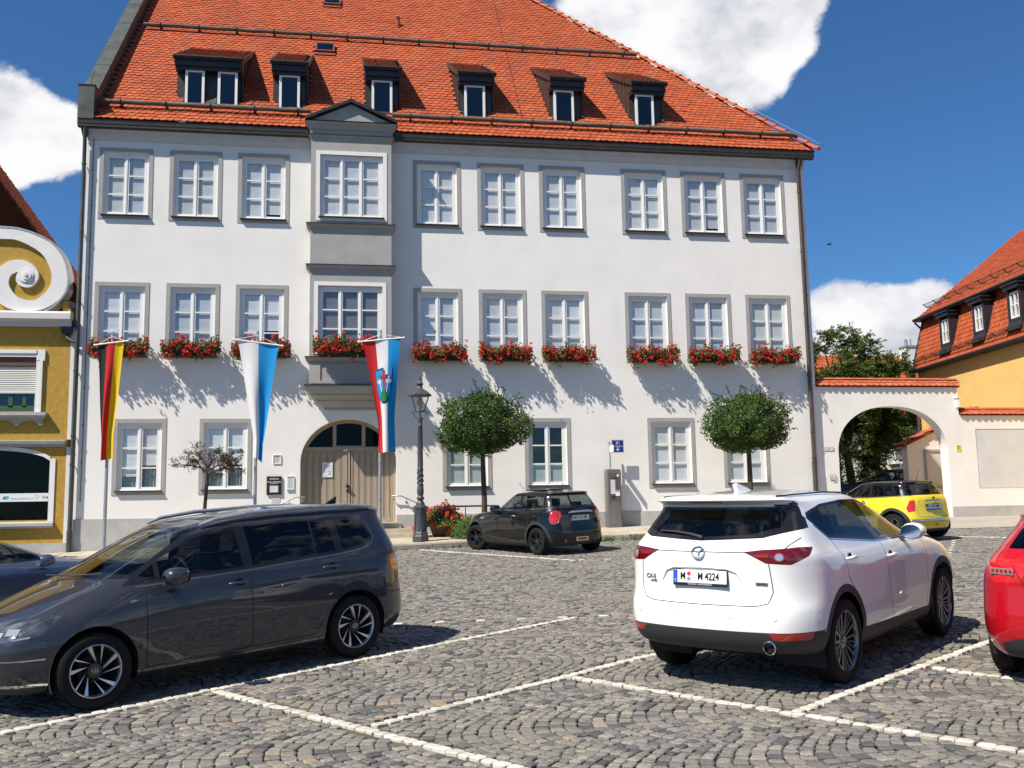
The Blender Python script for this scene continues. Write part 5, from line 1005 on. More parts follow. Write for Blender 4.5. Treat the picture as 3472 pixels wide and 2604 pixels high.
def big_tree(x, y, z, label):
    rs = np.random.RandomState(17); root = thing('courtyard_tree', label, 'tree', (x, y, z)); tr = MB(); LC = []; LN = []; LT = []; TW = MB()
    tr.tube([(0, 0, -.1), (.05, .05, 1.2), (-.1, .1, 2.6), (0, 0, 3.8)], [.24, .19, .16, .13], 10)
    def frond(p, d, ln):
        """feathery leaf: leaflets in two rows along a drooping stalk"""
        d = d / np.linalg.norm(d); k = int(ln / .055); sd = np.array([d[1], -d[0], 0]); sd /= (math.hypot(d[0], d[1]) + 1e-6); t0 = rs.uniform(0, 1)
        i = np.arange(1, k + 1)[:, None] * .055; q = p + d * i - np.array([0, 0, .45]) * i * i
        for sg in (-1, 1): LC.append(q + sd * sg * .06 + rs.normal(0, .01, (k, 3))); LN.append(np.array([0, 0, 1]) + rs.normal(0, .45, (k, 3))); LT.append(np.clip(t0 + rs.normal(0, .15, k), 0, 1))
    def grow(p, d, ln, r, lv):
        path = [tuple(p)]; k = 4
        for i in range(k): d = d + rs.normal(0, .16, 3) + np.array([0, 0, .04 if lv < 2 else -.02]); d /= np.linalg.norm(d); p = p + d * ln / k; path.append(tuple(p))
        tr.tube(path, [max(.006, r * (1 - .15 * i)) for i in range(k + 1)], 6 if lv < 2 else 4, cap=False)
        if lv >= 2:
            for q in path[1:]:
                for j in range(4): frond(np.array(q), d * .4 + rs.normal(0, .8, 3) + np.array([0, 0, .15]), rs.uniform(.28, .5))
        if lv < 3:
            for j in range(5 if lv == 0 else 4): grow(np.array(path[rs.randint(2, k + 1)]), d * .75 + rs.normal(0, .62, 3), ln * rs.uniform(.55, .75), r * .6, lv + 1)
    for a in range(8): t = a * 2.4; grow(np.array([0, 0, 2.3 + .22 * a]), np.array([math.cos(t) * (1.15 - .09 * a), math.sin(t) * (1.0 - .09 * a), .25 + .16 * a]), 2.0 + .03 * a, .085, 0)
    tr.build('trunk', MAT['bark'], root, 60); C_ = np.concatenate(LC); N_ = np.concatenate(LN); T_ = np.concatenate(LT)
    link('crown', leaf_mesh('crown', C_, .135, MAT['leaf_tree'], rs, T_, N_, .4, .5), root, kind='stuff'); return len(C_)
big_tree(17.3, 12.0, 1.7, 'tall feathery-leaved tree in the courtyard rising above the gateway coping')
def low_tree():
    rs = np.random.RandomState(23); root = thing('courtyard_bush', 'dense dark green hanging foliage just inside the gateway', 'bush', (16.35, 11.2, 1.7)); n = 5200
    cen = np.array([(0, 0, .9), (.35, .1, 1.6), (.1, .3, 2.3), (-.3, 0, 2.6), (.5, 0, 2.4), (.2, 0, .4), (-.4, 0, 1.2), (.6, -.1, .2)]); k = rs.randint(0, len(cen), n); C_ = cen[k] + rs.normal(0, 1, (n, 3)) * np.array([.36, .4, .38]); link('crown', leaf_mesh('crown', C_[C_[:, 2] > .05], .1, MAT['leaf_tree'], rs, rs.uniform(0, .55, (C_[:, 2] > .05).sum()), None, .45, .8), root, kind='stuff')
    tr = MB()
    for i in range(6): a = rs.uniform(0, 6.28); tr.tube([(.02 * i, 0, 0), (.15 * math.cos(a), .1 * math.sin(a), 1.0), (.4 * math.cos(a), .3 * math.sin(a), 2.2)], [.05, .035, .01], 6)
    tr.build('trunk', MAT['bark'], root, 60)
low_tree()
# geranium boxes under the first-floor windows -------------------------------------------
MAT['boxwood'] = mat('dark_brown_trough', (.05, .035, .03), .7, var=.2, vscale=5)
def flower_box(xc, w, yf, z, label, seed):
    rs = np.random.RandomState(seed); root = thing('flower_box', label, 'flower box', (xc, yf - .12, z), 0, 'geranium boxes under the first-floor windows'); h = w / 2
    b = MB(); b.box(-h + .03, h - .03, -.11, .1, .0, .16); b.box(-h, h, -.125, -.112, .13, .165); b.build('trough', MAT['boxwood'], root)
    g = MB(); g.tube([(-h, -.14, .09), (h, -.14, .09)], .008, 5); g.tube([(-h, -.14, .0), (h, -.14, .0)], .008, 5)
    for i in range(5): x = -h + w * i / 4; g.tube([(x, -.14, -.01), (x, -.14, .1)], .007, 4); g.tube([(x, -.14, .0), (x, .12, .0)], .007, 4)
    g.build('iron_rack', MAT['black_metal'], root)
    n = 2000; C_ = np.stack([rs.uniform(-h - .12, h + .13, n), rs.normal(-.13, .12, n), rs.normal(.22, .11, n)], 1); C_[:, 2] += .05 * np.sin(C_[:, 0] * 7 + seed); C_[:, 1] = np.minimum(C_[:, 1], .08); link('foliage', leaf_mesh('foliage', C_, .062, MAT['leaf_geranium'], rs, None, np.array([0, -.6, .6]) + np.zeros((n, 3)), .95), root, kind='stuff')
    # flower heads: each a ball of petals
    m = int(150 * w / 1.5); hc = np.stack([rs.uniform(-h - .1, h + .11, m), rs.normal(-.23, .085, m), rs.normal(.25, .125, m)], 1); hc[:, 2] += .05 * np.sin(hc[:, 0] * 7 + seed) - np.clip(-.2 - hc[:, 1], 0, 1) * .5; P_ = []; T_ = []; N_ = []
    for c in hc:
        k = rs.randint(14, 30); d = rs.normal(size=(k, 3)); d /= np.linalg.norm(d, axis=1, keepdims=True); r = rs.uniform(.03, .06); P_.append(c + d * r * np.array([1, 1, .8])); N_.append(d); T_.append(np.clip(rs.normal(.5, .3) + rs.normal(0, .15, k), 0, 1))
    link('blossoms', leaf_mesh('blossoms', np.concatenate(P_), .042, MAT['petal'], rs, np.concatenate(T_), np.concatenate(N_) * 1.5, 1.0), root, kind='stuff')
FB = ['leftmost geranium box, behind the black-red-gold flag', 'second geranium box from the left, between two flags', 'geranium box half hidden by the white and blue flag', None, 'geranium box just right of the oriel, above the street lamp', 'geranium box above the right side of the first globe tree', 'geranium box above the lone ground-floor window right of the first globe tree', 'geranium box above the parking machine side, third from the right', 'geranium box second from the right, above the second globe tree', 'rightmost geranium box beside the brown downpipe']
ks = 0
for i, (a, b) in enumerate(TX):
    lab = [FB[0], FB[1], FB[2], FB[4], FB[5], FB[6], FB[7], FB[8], FB[9]][i]; flower_box((a + b) / 2 + .02, 1.36 if i not in (2,) else 1.4, -.04, 6.27 + (.06 if i < 3 else 0), 'red ' + lab, 40 + i)
flower_box(-4.86, 1.72, -.59, 6.36, 'long red geranium box on the oriel window', 60)
# flagpoles --------------------------------------------------------------------------------
def mat_cloth(name, col): return mat_leaf(name, col, tuple(min(1, c * 1.15) for c in col), rough=.8, trans=.18)
MAT['f_black'] = mat_cloth('black_cloth', (.018, .018, .02)); MAT['f_red'] = mat_cloth('red_cloth', (.55, .018, .02)); MAT['f_gold'] = mat_cloth('gold_cloth', (.78, .50, .01)); MAT['f_white'] = mat_cloth('white_cloth', (.74, .73, .74)); MAT['f_blue'] = mat_cloth('blue_cloth', (.01, .29, .66)); MAT['f_green'] = mat_cloth('green_cloth', (.01, .22, .06)); MAT['f_navy'] = mat('navy_outline', (.01, .02, .08), .8); MAT['white_paint'] = mat('white_lacquer', (.8, .8, .79), .35)
def flag(label, x, bar, top, bot, zt, zb, ncol, mats, folds, seed, yp=-2.2, polex=None, poletop=6.7):
    """vertical banner on a crossbar: S(u,v) with u across and v down"""
    rs = np.random.RandomState(seed); gx = x; root = thing('flagpole', label, 'flag', (gx, yp, pz(gx, yp)), 0, 'banners on poles in front of the town hall'); zo = root.location.z
    p = MB(); p.tube([(0, 0, -.02), (0, 0, 2.2), ((polex or 0), 0, poletop - zo - .02)], [.047, .042, .034], 10); p.lathe([(.036, poletop - zo - .02), (.036, poletop - zo + .02), (.0, poletop - zo + .03)], ((polex or 0), 0, 0), 10); p.lathe([(.09, 0), (.09, .02), (.05, .05)], (0, 0, 0), 12); p.build('pole', MAT['galv'], root, 50)
    (bx0, bz0), (bx1, bz1) = bar; b = MB().tube([(bx0 - gx, -.07, bz0 - zo), (bx1 - gx, -.07, bz1 - zo)], .022, 8)
    for bx, bz in bar: b.lathe([(.0, -.03), (.028, -.015), (.028, .015), (.0, .03)], (bx - gx, -.07, bz - zo), 8, 'x')
    b.build('crossbar', MAT['white_paint'], root, 60)
    c = MB(); c.tube([(bx0 + .08 - gx, -.07, bz0 - zo + .01), ((polex or 0), -.05, poletop - zo - .1)], .006, 4); c.tube([(bx1 - .08 - gx, -.07, bz1 - zo + .01), ((polex or 0), -.05, poletop - zo - .1)], .006, 4); c.build('cord', MAT['white_paint'], root)
    bx = lambda t: bx0 + (bx1 - bx0) * t
    def S(u, v, off=0.0):
        e = min(1.0, v / folds['knee']); e = e ** folds.get('pow', .85) if e < 1 else 1.0; xt = top[0] + (top[1] - top[0]) * u; xb = bot[0] + (bot[1] - bot[0]) * (u + folds.get('sk', 0) * math.sin(math.pi * u)); xx = xt + (xb - xt) * e; tt = (xt - bx0) / (bx1 - bx0); z0_ = bz0 + (bz1 - bz0) * tt - .02; zz = z0_ + (zb[0] + (zb[1] - zb[0]) * u - z0_) * v
        a = folds['amp'] * (.25 + .75 * e); yy = -.07 + a * math.sin(folds['n'] * 2 * math.pi * u + folds['ph'] + .6 * v) + .35 * a * math.sin(folds['n'] * 5.1 * u + 2.2 * v + folds['ph']) + .012 * math.sin(9 * v + 3 * u)
        xx += folds.get('wob', .03) * math.sin(4.2 * v + seed) * v * (.4 + .6 * u)
        return Vector((xx - gx, yy - .09 * e - off, zz - zo))
    nu, nv = 18 * ncol, 60; objs = []
    for k in range(ncol):
        m = MB(); us = [k / ncol + j / (nu) for j in range(nu // ncol + 1)]
        for i in range(nv + 1):
            for u in us: m.v.append(tuple(S(u, i / nv)))
        w_ = len(us)
        for i in range(nv):
            for j in range(w_ - 1): a = i * w_ + j; m.q(a, a + w_, a + w_ + 1, a + 1)
        o = m.build('stripe', mats[k], root, 180); objs.append(o)
    return root, S
flag('black, red and gold banner hanging from the leftmost pole', -10.95, ((-11.34, 6.28), (-10.53, 6.40)), (-11.25, -10.62), (-11.08, -10.76), 6.3, (3.24, 3.34), 3, [MAT['f_black'], MAT['f_red'], MAT['f_gold']], dict(knee=.8, amp=.07, n=1.4, ph=.5, pow=1.0, sk=-.25, wob=.02), 2, poletop=6.62, polex=.03)
flag('white and blue banner hanging from the middle pole', -7.24, ((-7.86, 6.47), (-6.58, 6.31)), (-7.74, -6.68), (-7.3, -7.06), 6.4, (3.35, 3.18), 2, [MAT['f_white'], MAT['f_blue']], dict(knee=.85, amp=.07, n=1.2, ph=2.0, pow=.95, sk=.1, wob=.03), 5, poletop=6.69)
FR, FS = flag('red, white and blue banner with a coat of arms before the door', -4.0, ((-4.58, 6.44), (-3.35, 6.57)), (-4.47, -3.44), (-4.04, -3.6), 6.5, (3.42, 3.46), 3, [MAT['f_red'], MAT['f_white'], MAT['f_blue']], dict(knee=.72, amp=.06, n=1.1, ph=.3, pow=.9, sk=-.12, wob=.03), 9, poletop=6.76, polex=.02)
def crest():
    """shield with red cross, two white lilies and green mount laid on the cloth"""
    def put(name, pts, m, off, parent):
        P_ = [FS(u, v, off) for u, v in pts]; c = sum(P_, Vector()) / len(P_); b = MB(); n = len(P_); b.v = [tuple(c)] + [tuple(p) for p in P_]
        uc = sum(p[0] for p in pts) / n; vc = sum(p[1] for p in pts) / n; b.v[0] = tuple(FS(uc, vc, off))
        rings = 6; b.v = []
        for r in range(rings + 1):
            f = r / rings
            for u, v in pts: b.v.append(tuple(FS(uc + (u - uc) * f, vc + (v - vc) * f, off)))
        for r in range(rings):
            for i in range(n): j = (i + 1) % n; b.q(r * n + i, r * n + j, (r + 1) * n + j, (r + 1) * n + i)
        return b.build(name, m, parent, 180)
    sh = [(.24, .275), (.5, .262), (.8, .262), (.8, .4), (.79, .46), (.72, .525), (.6, .555), (.5, .56), (.4, .55), (.3, .5), (.25, .44), (.24, .38)]
    big = lambda pts, s: [(.52 + (u - .52) * s, .41 + (v - .41) * s) for u, v in pts]
    E_ = put('crest', big(sh, 1.09), MAT['f_navy'], .006, FR); put('crest_field', sh, MAT['f_blue'], .010, E_)
    def blk(name, pts, m): put(name + '_outline', big_c(pts, 1.14), MAT['f_navy'], .013, E_); put(name, pts, m, .017, E_)
    def big_c(pts, s): uc = sum(p[0] for p in pts) / len(pts); vc = sum(p[1] for p in pts) / len(pts); return [(uc + (u - uc) * s, vc + (v - vc) * s) for u, v in pts]
    blk('cross_beam', [(.41, .315), (.63, .315), (.63, .345), (.41, .345)], MAT['f_red']); blk('cross_post', [(.475, .28), (.55, .28), (.545, .31), (.545, .45), (.485, .45), (.485, .31)], MAT['f_red'])
    for s, cu in ((-1, .345), (1, .695)):
        k = .7 if s < 0 else 1.0; dx = s * k
        blk('lily_stem', [(cu - .02 * dx, .33), (cu + .05 * dx, .325), (cu + .02, .35), (.53 + s * .09 + .012, .47), (.53 + s * .09 - .02, .47), (cu - .025, .35)], MAT['f_white'])
        for t in (-1, 1): blk('lily_petal', [(cu - .02 + t * .0, .375), (cu + t * .05 * k, .352), (cu + t * .1 * k, .362), (cu + t * .105 * k, .392), (cu + t * .06 * k, .385), (cu + t * .02, .4)], MAT['f_white'])
    def blob(c, rx, ry): return [(c[0] + rx * math.cos(a), c[1] - ry * math.sin(a)) for a in [i * math.pi / 6 for i in range(12)]]
    for c, rx, ry in (((.5, .468), .085, .03), ((.47, .51), .085, .032), ((.585, .508), .085, .03), ((.53, .535), .1, .02)): blk('mount', blob(c, rx, ry), MAT['f_green'])
crest()
# street lamp --------------------------------------------------------------------------------
def street_lamp():
    x, y = -2.96, -2.76; z = pz(x, y); root = thing('street_lamp', 'dark cast-iron street lamp with six-sided lantern in front of the door', 'street lamp', (x, y, z))
    b = MB(); b.lathe([(.21, -.02), (.21, .14), (.195, .16), (.19, .2), (.175, .24), (.165, .26), (.165, .75), (.175, .78), (.18, .84), (.2, .86), (.2, .9), (.16, .93), (.11, .96)], n=8); B = b.build('pedestal', MAT['iron'], root, 25)
    for i in range(8): a = (i + .5) * math.pi / 4; d = Vector((math.cos(a), math.sin(a), 0)); s = Vector((-d.y, d.x, 0)); q = MB().obox(d * .157 + Vector((0, 0, .5)), s * .028, d * .012, (0, 0, .2)); q.build('pedestal_rib', MAT['iron'], B)
    c = MB(); c.lathe([(.11, .93), (.115, .98), (.09, 1.03), (.06, 1.08), (.1, 1.1), (.105, 1.14), (.075, 1.17), (.07, 1.2), (.085, 1.24), (.092, 1.3), (.085, 1.42), (.075, 1.45), (.072, 1.8), (.075, 1.84), (.082, 1.86), (.082, 1.9), (.066, 1.93), (.055, 3.0), (.066, 3.02), (.066, 3.05), (.055, 3.07), (.06, 3.18), (.078, 3.24), (.07, 3.26)], n=16); C_ = c.build('column', MAT['iron'], root, 40)
    for i in range(12): a = i * math.pi / 6; d = Vector((math.cos(a), math.sin(a), 0)); MB().tube([d * .066 + Vector((0, 0, 1.95)), d * .056 + Vector((0, 0, 2.99))], .008, 4).build('flute', MAT['iron'], C_)
    for i in range(3):
        sp = MB(); sp.tube([(.08 * math.cos(i * 2.1 + t * .35), .08 * math.sin(i * 2.1 + t * .35), 1.46 + t * .022) for t in range(17)], .012, 5); sp.build('garland', MAT['iron'], C_, 60)
    h = MB(); zb, zt = 3.42, 3.84; rb, rt = .13, .27
    hexp = lambda r, zz: [Vector((r * math.cos(i * math.pi / 3 + .52), r * math.sin(i * math.pi / 3 + .52), zz)) for i in range(6)]
    lo, hi = hexp(rb, zb), hexp(rt, zt)
    for i in range(6): h.tube([lo[i], hi[i]], .011, 4); h.tube([lo[i], lo[(i + 1) % 6]], .012, 4); h.tube([hi[i], hi[(i + 1) % 6]], .014, 4)
    for i in range(0, 6, 3): 
        d = Vector((math.cos(i * math.pi / 3), math.sin(i * math.pi / 3), 0)); h.tube([d * .05 + Vector((0, 0, 3.24)), d * .15 + Vector((0, 0, 3.3)), d * .17 + Vector((0, 0, 3.4)), d * .12 + Vector((0, 0, 3.43))], .012, 5); h.tube([d * .17 + Vector((0, 0, 3.4)) + d * (.04 * (1 - math.cos(t))) + Vector((0, 0, .035 * math.sin(t))) for t in [k * .7 for k in range(9)]], .008, 5)
    h.tube([(0, 0, 3.24), (0, 0, 3.46)], .02, 6); H = h.build('lantern', MAT['iron'], root, 40)
    for i in range(6): j = (i + 1) % 6; m = MB().prism([lo[i] * .985 + Vector((0, 0, .05)), lo[j] * .985 + Vector((0, 0, .05)), hi[j] * .985, hi[i] * .985], (lo[i] + lo[j]).normalized() * -.004); m.build('lantern_pane', MAT['pane'], H)
    r = MB(); r.lathe([(.31, 3.83), (.315, 3.86), (.2, 3.96), (.1, 4.02), (.085, 4.03)], n=6); r.lathe([(.085, 4.03), (.06, 4.06), (.055, 4.12), (.1, 4.15), (.1, 4.165), (.06, 4.2), (.035, 4.235), (.03, 4.27), (.045, 4.29), (.02, 4.31), (.032, 4.335), (.0, 4.37)], n=14); r.build('lantern_roof', MAT['iron'], H, 35)
    bu = MB().lathe([(.0, 3.5), (.05, 3.52), (.075, 3.6), (.08, 3.68), (.05, 3.76), (.035, 3.8)], n=14); bu.build('bulb', mat('amber_bulb_glass', (.62, .48, .26), .25), H, 60)
street_lamp()
# parking machine with sign ---------------------------------------------------------------------
def meter():
    x, y = 2.95, -.3; z = pz(x, y); root = thing('parking_machine', 'tall brushed-metal parking ticket machine against the white wall', 'parking machine', (x, y, z)); st = mat('brushed_bronze_steel', (.30, .265, .235), .38, .75, var=.15, vscale=6, stretch=(1, 1, .15)); dk = mat('machine_face', (.16, .14, .125), .4, .5)
    b = MB(); b.prism([(-.23, -.1, 0), (-.19, -.16, 0), (.19, -.16, 0), (.23, -.1, 0), (.23, .12, 0), (-.23, .12, 0)], (0, 0, 1.66)); b.prism([(-.22, -.1, 1.66), (-.18, -.15, 1.66), (.18, -.15, 1.66), (.22, -.1, 1.66), (.22, .12, 1.66), (-.22, .12, 1.66)], (0, 0, .05)); B = b.build('housing', st, root)
    MB().box(-.165, .165, -.172, -.16, .78, 1.6).build('face_plate', dk, root); MB().box(-.17, .17, -.168, -.16, .06, .72).build('service_door', st, root); MB().box(-.115, .02, -.18, -.173, .98, 1.4).build('instruction_card', mat('paper_card', (.66, .67, .68), .5), root); MB().box(.03, .155, -.18, -.173, .92, 1.08).build('tariff_card', MAT['white_paint'], root); MB().box(.02, .06, -.181, -.173, 1.49, 1.56).build('red_label', MAT['f_red'], root); MB().box(.08, .14, -.181, -.173, 1.49, 1.56).build('grey_label', MAT['white_paint'], root); MB().box(-.1, .02, -.182, -.173, .85, .93).build('ticket_slot', MAT['black_metal'], root); MB().box(-.06, .08, -.18, -.173, 1.43, 1.45).build('coin_slot', MAT['black_metal'], root)
    for k in range(9): MB().box(-.105, .0, -.1815, -.1805, 1.37 - k * .042, 1.378 - k * .042).build('print_line', MAT['greyprint'], root)
    MB().box(.085, .095, -.181, -.173, 1.12, 1.34).build('red_strip', MAT['f_red'], root); MB().box(.045, .14, -.1815, -.1805, 1.04, 1.065).build('print_line', MAT['f_red'], root)
    s = thing('parking_sign', 'blue parking sign on a thin post above the ticket machine', 'sign', (x - .06, y + .02, z + 1.66)); zz = s.location.z
    MB().tube([(0, 0, .05), (0, 0, .88)], .024, 10).build('post', MAT['galv'], s, 50)
    MAT['signblue'] = mat('sign_blue', (.008, .018, .19), .35); fr = MB(); x0, x1, z0, z1 = .05, .42, 3.5 - zz, 3.88 - zz
    fr.box(x0, x1, -.05, -.03, z0, z1); F_ = fr.build('sign_frame', MAT['galv'], s); MB().box(x0 + .025, x1 - .025, -.056, -.051, z0 + .025, z1 - .025).build('sign_face', MAT['signblue'], F_)
    xc = (x0 + x1) / 2; fm = lambda xx, zz_: frame((xx, -.058, zz_), (1, 0, 0), (0, 0, 1)); sb = mat('sign_white', (.7, .72, .8), .4)
    lettering('lettering', 'P', .1, sb, F_, fm(xc - .01, z1 - .105), bold=.004); lettering('lettering', 'Hier Parkschein', .045, sb, F_, fm(xc, z1 - .19), bold=.0008); lettering('lettering', 'lösen', .045, sb, F_, fm(xc, z1 - .24), bold=.0008)
    q = MB(); 
    for a in ((-.06, z1 - .16, .12, .003), (-.06, z1 - .055, .12, .003)): q.box(xc + a[0], xc + a[0] + a[2], -.0585, -.057, a[1], a[1] + a[3])
    for xx in (xc - .06, xc + .057): q.box(xx, xx + .003, -.0585, -.057, z1 - .16, z1 - .055)
    q.build('letter_border', sb, F_); MB().prism([(xc - .06, -.0585, z0 + .1), (xc, -.0585, z0 + .045), (xc + .06, -.0585, z0 + .1)], (0, .0015, 0)).build('arrow', sb, F_)
    MB().box(-.012, .012, -.42, .02, .56, .76).build('side_sign', MAT['white_paint'], s); MB().tube([(0, .0, .84), (-.06, -.03, .86), (-.09, -.03, .84)], .01, 5).build('clamp', MAT['galv'], s)
meter()
# planter, shrub and rail beside the lamp --------------------------------------------------------
def planter():
    rs = np.random.RandomState(71); x, y = -2.2, -1.0; root = thing('planter', 'brown tub overflowing with coral-red geraniums beside the street lamp', 'planter', (x, y, pz(x, y))); t = MB().lathe([(.27, 0), (.3, .03), (.42, .36), (.46, .38), (.46, .43), (.42, .43), (.4, .36), (.0, .36)], n=28); t.build('tub', MAT['terracotta'], root, 40); t = MB().lathe([(.305, .07), (.312, .09), (.305, .11)], n=28, cap=False); t.build('tub_band', MAT['terracotta'], root, 40)
    n = 3200; a = rs.uniform(0, 6.28, n); r = np.sqrt(rs.uniform(0, 1, n)) * .72; C_ = np.stack([r * np.cos(a), r * np.sin(a) * .9, .42 + .36 * np.clip(1 - (r / .72) ** 2, 0, 1) * rs.uniform(.5, 1.1, n) - .16 * (r / .72) ** 3], 1); link('foliage', leaf_mesh('foliage', C_, .07, MAT['leaf_shrub'], rs, None, np.array([0, -.3, .7]) + np.zeros((n, 3)), .95), root, kind='stuff')
    P_, T_, N_ = [], [], []
    for i in range(120):
        a = rs.uniform(0, 6.28); r = math.sqrt(rs.uniform(0, 1)) * .76; c = np.array([r * math.cos(a), r * math.sin(a) * .9, .45 + .42 * max(0, 1 - (r / .76) ** 2) + rs.normal(0, .05) - .22 * (r / .76) ** 3]); k = rs.randint(16, 34); d = rs.normal(size=(k, 3)); d /= np.linalg.norm(d, axis=1, keepdims=True); P_.append(c + d * rs.uniform(.03, .055)); N_.append(d); T_.append(np.clip(rs.normal(.4, .3) + rs.normal(0, .15, k), 0, 1))
    for c in ((-.72, -.2, .12), (-.62, -.28, .05), (-.8, -.1, .2), (.12, -.5, .12)):
        for i in range(3): cc = np.array(c) + rs.normal(0, .05, 3); k = 30; d = rs.normal(size=(k, 3)); d /= np.linalg.norm(d, axis=1, keepdims=True); P_.append(cc + d * .055); N_.append(d); T_.append(rs.uniform(.3, 1, k))
    link('blossoms', leaf_mesh('blossoms', np.concatenate(P_), .038, MAT['petal_coral'], rs, np.concatenate(T_), np.concatenate(N_) * 1.5, 1.0), root, kind='stuff')
    x, y = -1.55, -2.35; root = thing('shrub', 'low bright green shrub on the kerb between planter and black car', 'shrub', (x, y, pz(x, y))); n = 3800; d = rs.normal(size=(n, 3)); d /= np.linalg.norm(d, axis=1, keepdims=True); d[:, 2] = np.abs(d[:, 2]); r = np.clip(1 - np.abs(rs.normal(0, .22, n)), .2, 1.05); C_ = d * r[:, None] * np.array([.62, .5, .58]); C_[:, 2] += .02; link('foliage', leaf_mesh('foliage', C_, .075, MAT['leaf_shrub'], rs, None, d, .3, -.2), root, kind='stuff'); st = MB()
    for i in range(14): a = rs.uniform(0, 6.28); st.tube([(0, 0, -.02), (.2 * math.cos(a), .16 * math.sin(a), .3), (.42 * math.cos(a), .33 * math.sin(a), .4)], [.01, .007, .003], 4)
    st.build('stems', MAT['bark'], root)
    root = thing('barrier_rail', 'low dark tubular rail along the wall behind the planter', 'railing', (-2.4, -.8, pz(-2.4, -.8))); zz = 1.98 - root.location.z
    MB().tube([(-.04, 0, -.02), (-.04, 0, zz - .08), (-.01, 0, zz - .01), (.06, 0, zz), (1.75, 0, zz), (1.82, 0, zz - .01), (1.85, 0, zz - .08), (1.85, 0, -.0)], .024, 8).build('rail', MAT['iron'], root, 50); MB().tube([(.86, 0, -.0), (.86, 0, zz)], .014, 6).build('post', MAT['iron'], root, 50)
planter()
def weeds():
    rs = np.random.RandomState(77); C_ = []
    for i in range(26):
        x = rs.uniform(1.6, 4.2); c = np.array([x, -3.68 - abs(rs.normal(0, .06)), gz(x, -3.68)]); k = rs.randint(8, 30); C_.append(c + np.abs(rs.normal(0, 1, (k, 3))) * np.array([.09, -.03, .06]))
    for i in range(14):
        x = rs.uniform(-3.5, -1.2); c = np.array([x, -3.66, gz(x, -3.66)]); k = rs.randint(3, 9); C_.append(c + np.abs(rs.normal(0, 1, (k, 3))) * np.array([.04, -.02, .03]))
    link('kerb_weeds', leaf_mesh('kerb_weeds', np.concatenate(C_), .06, MAT['leaf_shrub'], rs), None, kind='stuff', label='green and yellowing weeds growing along the foot of the kerb', category='weeds')
    # grass and moss between the setts, nearest field only
    G = []
    for i in range(900):
        x, y = rs.uniform(-7.5, 3), rs.uniform(-23.5, -16); 
        if math.sin(x * 2.1 + 1) + math.sin(y * 1.7) + rs.normal(0, .7) < .7: continue
        k = rs.randint(2, 7); G.append(np.array([x, y, gz(x, y) - .012]) + rs.normal(0, 1, (k, 3)) * np.array([.02, .02, .006]))
    link('joint_moss', leaf_mesh('joint_moss', np.concatenate(G), .022, MAT['leaf_shrub'], rs, None, np.array([0, 0, .4]) + np.zeros((sum(len(g) for g in G), 3)), .5), None, kind='stuff', label='small tufts of grass in the joints between the cobbles', category='grass')
weeds()
